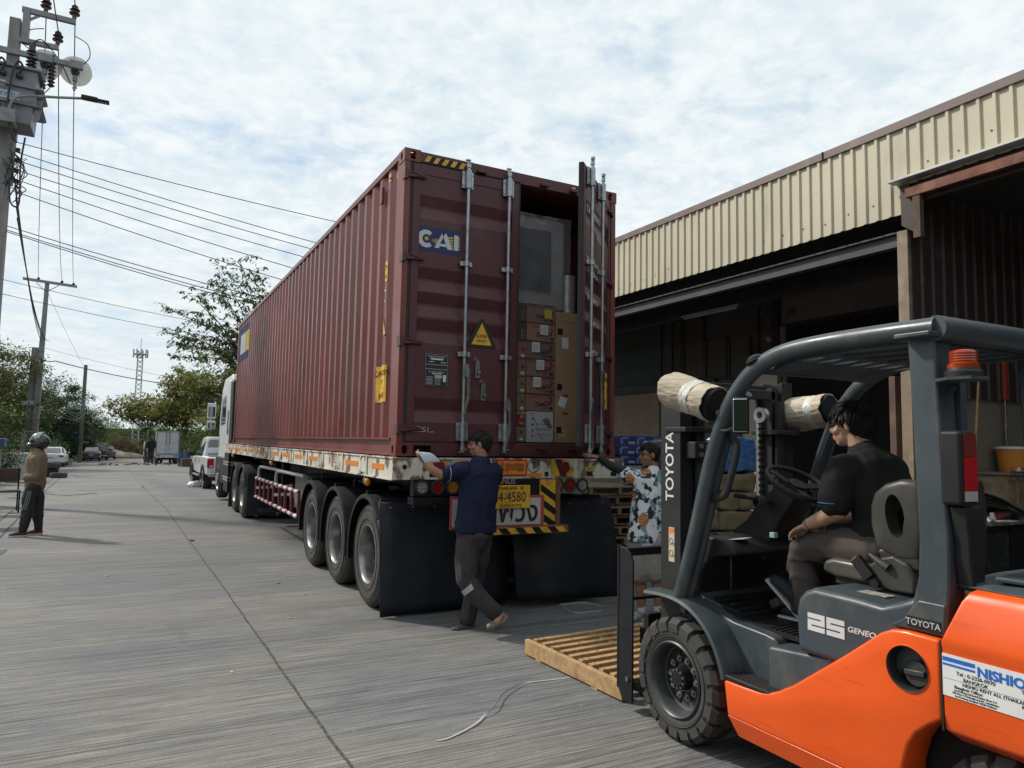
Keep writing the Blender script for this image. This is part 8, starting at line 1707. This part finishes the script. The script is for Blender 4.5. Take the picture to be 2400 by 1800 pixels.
tree('bush', 'dark hedge filling the gap under the left tree row', -7.6, 68, 4.2, 2.6, 2.4, lmDark, 18, 70, 120, .24, .15, 'bush', G2); tree('bush', 'dark thicket behind the dark sedan', -6.2, 92, 4.0, 2.4, 2.4, lmDark, 19, 70, 120, .26, .15, 'bush', G2)
wm_ = struct(MB().rings([[(x, y, z) for x, z in ((-60, -4), (-60, 3.2), (60, 3.2), (60, -4))] for y in (168, 172)]).box(-34, 15, -26, -23, -1, 9).box(-37, -34, -26, 25, -1, 9).box(-60, -34, 25, 28, -1, 9).build('treeline_and_blockers', mat('foliage_and_blockers', (.035, .055, .025), .95)), 'stuff'); wm_.name = 'far_woodland_and_blockers'  # nearer boxes are unseen, added behind and left of the camera to block fill light
rr = random.Random(77); t_ = wm_; pts = []
for k in range(9000): x = rr.uniform(-45, 45); pts.append((V((x, 166 + rr.uniform(-1.5, 1.5), rr.uniform(-2, 4.2 + 1.6 * noise.noise(V((x * .25, 0, 0)))))), rr.random()))
for k in range(2600): pts.append((V((rr.uniform(-34, 14), -22.6, rr.uniform(0, 10))), rr.random()))  # leaves on the added, unseen light blocker behind the camera
leaves('leaf_fringe', pts, .7, lmDense, wm_, rr)
# big-leaved trees on the right, behind the truck
tree('tree', 'low spreading yellow-green tree left of the white box truck', 1.1, 82, 7.0, 3.9, 1.5, lmBig, 37, 60, 70, .46, .42, gr='trees on the right of the street', clump=1.0, droop=.5, low=3.0)
tree('tree', 'broad big-leaved tree spreading over the white box truck', 5.0, 83, 10.2, 3.9, 3.4, lmBig, 31, 95, 85, .48, .42, gr='trees on the right of the street', clump=1.0, trunk_r=.28, droop=.5, low=3.2)
tree('tree', 'tall leafy tree with pale trunk behind the white pickup', 6.0, 60, 9.6, 2.9, 4.2, lmBig, 32, 80, 80, .36, .3, gr='trees on the right of the street', trunk_r=.12, low=1.2)
tree('tree', 'dark understorey tree behind the truck cab', 7.2, 66, 5.2, 3.0, 2.8, lmDense, 33, 70, 90, .34, .3, gr='trees on the right of the street', low=.4)
def sparse(name, label, x, y, zb, tips, m, seed, lsize, nleaf):
    rr = random.Random(seed); t = thing(name, label, 'tree', (x, y, zb), 0, 'trees on the right of the street'); sk = MB(); tw_ = MB(); pts = []; b0 = V((x, y, zb)); f0 = V((x - .4, y, zb + 5.2))
    sk.tube([b0, f0.lerp(b0, .5), f0], [.22, .18, .15], 8)
    for (tx, ty, tz) in tips:
        e = V((tx, ty, tz)); mid = f0.lerp(e, .5) + V((rr.uniform(-.3, .3), rr.uniform(-.3, .3), .9)); path = bez([f0, mid, e], 7); sk.tube(path, [.045 * (1 - i / len(path)) + .010 for i in range(len(path))], 6)
        for k in range(3, len(path)):
            for q in range(2):
                a = rr.uniform(0, 2 * pi); d = V((cos(a), sin(a) * .8, rr.uniform(-.2, .8))).normalized(); L_ = rr.uniform(.5, 1.5); p0 = path[k]; pe = p0 + d * L_; tp = bez([p0, p0 + d * L_ * .5 + V((0, 0, .12)), pe + V((0, 0, -.08))], 4); tw_.tube(tp, [.010, .009, .009, .008, .008, .007, .006, .005, .005][:len(tp)], 4)
                for w in range(nleaf): u = rr.uniform(.25, 1.05); i = min(len(tp) - 1, int(u * (len(tp) - 1))); pts.append((tp[i] + V((rr.uniform(-.10, .10), rr.uniform(-.1, .1), rr.uniform(-.12, .06))), rr.random()))
    tk_ = sk.build('trunk', mBark, t, smooth=True, recalc=False); tw_.build('twigs', mBark, tk_, smooth=True, recalc=False); leaves('crown', pts, lsize, m, t, rr, .55, .40); return t
tips = [(1.3, 48, 8.0), (1.6, 47, 9.2), (2.2, 49, 6.6), (2.6, 48, 10.4), (3.2, 48, 8.8), (3.4, 47, 11.2), (4.2, 49, 12.4), (4.6, 48, 10.2), (5.2, 47, 12.9), (5.8, 48, 11.3), (6.4, 49, 12.2), (2.9, 50, 7.4), (4.0, 47, 7.6), (1.9, 48, 7.3), (5.0, 49, 8.6)]
sparse('tree', 'tall sparse tree with drooping leaves rising behind the front of the container', 7.6, 48, gz(48), tips, leafmat('leaf_sparse', (.05, .085, .035), (.11, .15, .055)), 41, .34, 12)
# banana plants
bn = thing('banana_plant', 'banana plants with long torn leaves behind the white box truck', 'plant', (3.2, 78, gz(78))); 
for k in range(16):
    a = rr.uniform(0, 2 * pi); L_ = rr.uniform(1.8, 3.2); x0, y0 = 2.2 + rr.uniform(-1.6, 2.8), 78 + rr.uniform(-1, 1); d = V((cos(a), sin(a) * .5, 0)); P_ = bez([(x0, y0, .8), V((x0, y0, 2.6)) + d * L_ * .4, V((x0, y0, 2.2)) + d * L_], 6)
    mb = MB(); L1, L2 = [], []
    for i, p in enumerate(P_): w = .26 * sin(pi * min(1, (i + .6) / len(P_))); s_ = V((-d.y, d.x, 0)) * w; L1.append(p + s_ - V((0, 0, w * .5))); L2.append(p - s_ - V((0, 0, w * .5)))
    n_ = len(P_); mb.add(L1 + P_ + L2, [(i, i + 1, n_ + i + 1, n_ + i) for i in range(n_ - 1)] + [(n_ + i, n_ + i + 1, 2 * n_ + i + 1, 2 * n_ + i) for i in range(n_ - 1)]); mb.build('leaf', mat('banana_leaf', (.05, .10, .025), .5, col2=(.08, .13, .035), vs=2), bn, smooth=True, recalc=False)
mb = MB()
for k in range(5): mb.nxt() if k else None; x = 1.6 + k * .8; mb.cyl((x, 78, gz(78)), (x + .1, 78, 1.6), .13, .09)
mb.build('stem', mat('banana_stem', (.12, .12, .05), .8), bn)
# rubble mound at the end
o = MB().sph((0, 0, 0), (3.2, 3.0, .9), 24, 10).build('rubble_heap', mat('mound_soil', (.10, .08, .055), .95, col2=(.17, .14, .10), vs=3, bump=.6, bs=6)); o.location = (-1.6, 116, gz(116)); tag(o, 'low brown heap of rubble closing the left end of the street', 'rubble heap')
o = MB().obox((-1.9, 112.6, gz(112) + .85), (1.5, .08, .5), ry=.35).build('white_sheet', mPaper); tag(o, 'pale triangular sheet lying on the rubble heap', 'sheet')
# ---------------------------------------------------------------- planter and barrels
pl_ = thing('planter', 'square red-brown brick planter at the foot of the right tree', 'planter', (3.85, 62, gz(62)))
MB().box(3.35, 4.35, 61.7, 62.7, gz(62), gz(62) + .62).build('brickwork', mat('red_brick', (.14, .07, .05), .85, col2=(.09, .05, .04), vs=8, bump=.3, bs=30), pl_, bevel=.01); MB().box(3.42, 4.28, 61.78, 62.6, gz(62) + .60, gz(62) + .635).build('soil', mSoil, pl_)
for i, (x, y) in enumerate(((3.42, 63.4), (3.78, 63.1))):
    o = thing('barrel', ('blue plastic barrel on the left behind the brick planter', 'blue plastic barrel on the right behind the brick planter')[i], 'barrel', (x, y, gz(63)), 0, 'blue barrels'); z = gz(63); MB().lathe([(0, 0), (.26, 0), (.29, .1), (.29, .4), (.30, .42), (.29, .44), (.29, .8), (.25, .9), (0, .9)], (x, y, z + .25), (0, 0, 1), 24).build('body', mat('barrel_blue', (.03, .07, .17), .5), o, smooth=True); MB().lathe([(0, 0), (.27, 0), (.27, .04), (0, .05)], (x, y, z + 1.14), (0, 0, 1), 24).build('lid', mBlkPl, o); MB().box(x - .25, x + .25, y - .25, y + .25, z, z + .26).build('plinth', mConc, o)
# ---------------------------------------------------------------- parked vehicles (each seen from behind, +y is forward)
def rrect(y, hw, z0, z1, r=.12, n=4):
    pts = []
    for cx, cz, a0 in ((hw - r, z0 + r, -90), (hw - r, z1 - r, 0), (-hw + r, z1 - r, 90), (-hw + r, z0 + r, 180)):
        for k in range(n + 1): t = R(a0 + 90 * k / n); pts.append((cx + r * cos(t), y, cz + r * sin(t)))
    return pts
def loftbody(secs): return MB().rings([rrect(*s) for s in secs])
def carwheels(t, ys, hw, r, w=.22, m=mTyre):
    for y in ys:
        for s in (-1, 1):
            tw = MB().lathe([(r * .6, 0), (r * .95, -.01), (r, .03), (r, w - .03), (r * .95, w), (r * .6, w)], (s * hw, y, r), (-s, 0, 0), 28, closed_prof=True).build('tyre', m, t, world=False, smooth=True); MB().lathe([(r * .6, .01), (r * .5, .03), (.05, .05), (0, .05)], (s * hw, y, r), (-s, 0, 0), 24).build('rim', mat('alloy_rim', (.35, .36, .37), .35, .7), tw, world=False, smooth=True, recalc=False)
def B_(t, nm, m, x0, x1, y0, y1, z0, z1, bevel=0.0): return MB().box(x0, x1, y0, y1, z0, z1).build(nm, m, t, world=False, bevel=bevel)
def sedan(label, loc, paint, rz=0.0, hgt=1.45):
    t = thing('parked_car', label, 'car', loc, rz, 'cars parked along the left kerb'); k = hgt / 1.45
    b = loftbody([(0, .74, .42, .80 * k, .12), (.04, .82, .32, .93 * k, .14), (.5, .87, .26, 1.0 * k, .16), (2.2, .88, .24, .96 * k, .16), (3.8, .87, .26, .90 * k, .16), (4.35, .80, .32, .74, .14), (4.5, .66, .40, .62, .08)]).build('body', paint, t, world=False, smooth=True, ang=50)
    c = MB().rings([[(-a, y, z0), (a, y, z0), (a2, y2, z1), (-a2, y2, z1)] for y, a, z0, a2, y2, z1 in ()]) if False else MB()
    def cr(y, hb, zt_, ht): return [(-hb, y, .9 * k), (hb, y, .9 * k), (ht, y, zt_), (ht * .8, y, zt_ + .03), (-ht * .8, y, zt_ + .03), (-ht, y, zt_)]
    c.rings([cr(.45, .76, .97 * k, .66), cr(1.1, .78, 1.34 * k, .56), (cr(1.6, .78, 1.41 * k, .55)), cr(2.5, .78, 1.40 * k, .55), cr(3.35, .78, .97 * k, .62)]).build('cabin', paint, t, world=False, smooth=True, ang=30)
    g = MB(); g.add([(-.60, .50, 1.02 * k), (.60, .50, 1.02 * k), (.50, 1.07, 1.345 * k), (-.50, 1.07, 1.345 * k)], [(0, 1, 2, 3)]); g.v = [(x, y - .02, z + .02) for x, y, z in g.v]; g.build('rear_window', mat('sky_reflecting_glass', (.12, .14, .15), .08, spec=1.0), t, world=False, recalc=False)
    for s in (-1, 1):
        g = MB(); g.add([(s * .765, .95, 1.0 * k), (s * .775, 3.0, 1.0 * k), (s * .60, 2.5, 1.36 * k), (s * .60, 1.3, 1.36 * k)], [(0, 1, 2, 3)]); g.v = [(x + s * .02, y, z) for x, y, z in g.v]; g.build('side_window', mGlass, t, world=False, recalc=False)
        l = B_(t, 'tail_light', mat('car_tail_red', (.35, .03, .04), .2), min(s * .48, s * .80), max(s * .48, s * .80), -.01, .12, .72 * k, .86 * k, .02); B_(l, 'reversing_lens', mLw, min(s * .5, s * .6), max(s * .5, s * .6), -.016, .05, .74 * k, .80 * k)
        MB().obox((s * .92, 2.95, 1.0), (.14, .08, .12)).build('door_mirror', paint, t, world=False, bevel=.03)
    B_(t, 'bumper', paint, -.80, .80, -.05, .2, .34, .56, .05); B_(t, 'bumper_insert', mBlkPl, -.6, .6, -.055, 0, .26, .36, .02)
    p = B_(t, 'number_plate', mat('plate_white', (.5, .52, .52), .5), -.20, .20, -.02, .0, .64, .76); text('กข 1234', (0, -.022, .70), .09, mLetB, p, world=False); carwheels(t, (.85, 3.55), .86, .32); return t
def S_(n, c): return mat(n, c, .3, col2=tuple(q * .93 for q in c), vs=1, coat=.6)
sedan('white sedan with amber-red tail lights parked behind the helmeted man', (-5.25, 60.5, gz(62)), S_('car_white', (.58, .60, .62)), .0, 1.45)
sedan('dark grey-blue sedan parked right of the short pole', (-3.95, 87.0, gz(89)), S_('car_dark', (.045, .05, .065)), .02, 1.5)
sedan('brown car partly hidden to the right of the black pickup', (-2.9, 104.0, gz(105)), S_('car_brown', (.10, .07, .06)), .0, 1.6)
def pickup(label, loc, paint, rz=0.0, h=1.80, wd=.92, gr='pickups', cap=False, dark=False):
    t = thing('pickup_truck', label, 'pickup', loc, rz, gr); z_ = .62
    loftbody([(.05, wd - .06, z_, 1.12, .06), (.10, wd, z_ - .10, 1.16, .08), (1.6, wd, z_ - .12, 1.17, .08), (3.6, wd, z_ - .12, 1.14, .10), (4.7, wd - .03, z_ - .1, 1.10, .12), (5.15, wd - .1, z_, .98, .12), (5.25, wd - .2, z_ + .1, .85, .06)]).build('body', paint, t, world=False, smooth=True, ang=45)
    MB().rings([[(-hb, y, 1.10), (hb, y, 1.10), (ht, y2, zt), (ht - .1, y2, zt + .04), (-ht + .1, y2, zt + .04), (-ht, y2, zt)] for y, hb, ht, y2, zt in ((1.62, wd - .04, wd - .12, 1.66, 1.3), (1.66, wd - .05, wd - .19, 1.85, h - .06), (2.6, wd - .05, wd - .18, 2.6, h - .02), (3.3, wd - .05, wd - .2, 3.1, h - .06), (4.05, wd - .05, wd - .12, 3.9, 1.16))]).build('cabin', paint, t, world=False, smooth=True, ang=35)
    g = MB(); g.add([(-wd + .19, 1.63, 1.20), (wd - .19, 1.63, 1.20), (wd - .23, 1.78, h - .14), (wd - .33, 1.80, h - .09), (-wd + .33, 1.80, h - .09), (-wd + .23, 1.78, h - .14)], [(0, 1, 2, 3, 4, 5)]); g.build('rear_window', mat('pickup_glass', (.10, .12, .12), .08, spec=1), t, world=False, recalc=False)
    bd_ = MB().box(-wd + .1, wd - .1, .14, 1.55, 1.165, 1.172).build('bed_floor', mBlkPl, t, world=False)
    for s in (-1, 1):
        for (y0, y1) in ((1.95, 2.75), (2.82, 3.75)):
            g = MB(); zt = h - .14; g.add([(s * (wd - .035), y0, 1.14), (s * (wd - .035), y1, 1.14), (s * (wd - .17), min(y1, 3.2), zt), (s * (wd - .17), y0 + .03, zt)], [(0, 1, 2, 3)]); g.build('side_window', mGlass, t, world=False, recalc=False)
        l = B_(t, 'tail_light', mat('pickup_tail_red', (.42, .02, .02), .2), min(s * (wd - .20), s * (wd + .006)), max(s * (wd - .20), s * (wd + .006)), .03, .14, .78, 1.10, .015); B_(l, 'reversing_lens', mLw, min(s * (wd - .17), s * (wd - .06)), max(s * (wd - .17), s * (wd - .06)), .024, .06, .80, .87)
        MB().obox((s * (wd + .14), 3.55, 1.20), (.24, .12, .17)).build('door_mirror', mBlkPl if not dark else mBlk, t, world=False, bevel=.03)
        MB().box(min(s * (wd - .02), s * (wd + .06)), max(s * (wd - .02), s * (wd + .06)), 1.9, 3.6, .42, .48).build('side_step', mZinc, t, world=False)
        for y in (1.15, 4.35): MB().lathe([(.36, 0), (.47, 0), (.47, .03), (.36, .03)], (s * (wd + .005), y, .40), (s, 0, 0), 28, -.2, pi + .2, closed_prof=True).build('wheel_arch', mBlkPl, t, world=False)
        B_(t, 'door_handle', mZinc, min(s * (wd), s * (wd + .03)), max(s * wd, s * (wd + .03)), 2.1, 2.3, .98, 1.01)
    B_(t, 'bumper', mat('dull_chrome', (.4, .41, .42), .3, .7), -wd + .05, wd - .05, -.12, .06, .48, .62, .03); B_(t, 'under_tray', mBlk, -wd + .2, wd - .2, .1, 5.0, .34, .56)
    p = B_(t, 'number_plate', MATS['plate_white'], -.2, .2, -.135, -.12, .50, .61); B_(t, 'tailgate_handle', mBlkPl, -.12, .12, .02, .045, 1.02, 1.07); carwheels(t, (1.15, 4.35), wd - .01, .40, .27); return t
pickup('white double-cab pickup parked just ahead of the truck cab', (3.17, 26.5, gz(29)), S_('pickup_white', (.60, .62, .62)), .045, 1.84, .92)
pickup('black pickup parked between the dark sedan and the brown car', (-3.55, 94.5, gz(97)), S_('pickup_black', (.025, .025, .035)), .0, 1.95, .92, 'pickups', dark=True)
pickup('small white pickup beyond the man in black', (2.05, 92, gz(94)), S_('pickup_white', (.60, .62, .62)), .0, 1.8, .85)
vn = thing('van', 'tall white van parked farthest on the right, mostly hidden', 'van', (1.95, 100.5, gz(102))); loftbody([(0, .80, .5, 2.2, .15), (.1, .86, .35, 2.35, .2), (3.8, .86, .35, 2.3, .2), (4.6, .82, .4, 1.4, .2)]).build('body', S_('pickup_white', (.6, .62, .62)), vn, world=False, smooth=True); B_(vn, 'rear_window', mGlass, -.65, .65, -.02, .02, 1.35, 2.0); B_(vn, 'tail_light', mLr, -.85, -.72, -.02, .1, .9, 1.3); carwheels(vn, (.9, 3.7), .84, .33)
# white box truck
bx_ = thing('box_truck', 'small white box truck with rust streaks down its rear doors', 'truck', (2.72, 72.9, gz(74)))
mBoxW = mat('box_white', (.47, .48, .50), .5, col2=(.42, .43, .45), vs=1.2, grime=.12, gcol=(.3, .26, .22))
MB().box(-.97, .97, .08, 3.3, .86, 3.0).build('cargo_box', mBoxW, bx_, world=False, bevel=.02)
for s in (-1, 1):
    d = B_(bx_, 'rear_door', mBoxW, min(s * .03, s * .89), max(s * .03, s * .89), .045, .08, .98, 2.90, .01)
    B_(d, 'rust_streak', mat('rust_streak', (.16, .06, .045), .8, col2=(.3, .2, .18), vs=5, stretch=(2, 1, .3)), min(s * .10, s * .19), max(s * .10, s * .19), .040, .0455, 1.75, 2.88)
    mb = MB(); mb.box(s * .12 - .012, s * .12 + .012, .03, .045, .96, 2.92); mb.box(min(s * .12, s * .45), max(s * .12, s * .45), .028, .042, 1.36, 1.39); mb.build('lock_bar', mGreyMet, d, world=False)
    mb = MB(); k = 0
    for z in (1.2, 1.95, 2.7): 
        if k: mb.nxt()
        k += 1; mb.box(min(s * .78, s * .95), max(s * .78, s * .95), .03, .05, z, z + .04)
    mb.build('hinge', mGreyMet, d, world=False)
mb = MB().box(-.99, -.90, .03, .10, .86, 3.02).box(.90, .99, .03, .10, .86, 3.02).box(-.90, .90, .03, .10, 2.92, 3.02).box(-.90, .90, .03, .10, .86, .96); mb.build('door_frame', mGreyMet, bx_, world=False)
B_(bx_, 'bumper', mBoxW, -.97, .97, -.02, .06, .60, .84, .01)
for s in (-1, 1): B_(bx_, 'tail_light', mat('dim_tail', (.2, .05, .05), .3), min(s * .55, s * .88), max(s * .55, s * .88), -.035, -.02, .72, .80)
p = B_(bx_, 'number_plate', MATS['plate_white'], -.2, .2, -.035, -.02, .60, .76); B_(bx_, 'chassis', mBlk, -.45, .45, .1, 5.0, .40, .62); carwheels(bx_, (1.0, 4.3), .90, .34, .26)
loftbody([(3.5, .85, .5, 1.9, .1), (4.4, .86, .5, 2.0, .15), (5.0, .84, .5, 1.2, .15)]).build('cab', mBoxW, bx_, world=False, smooth=True)
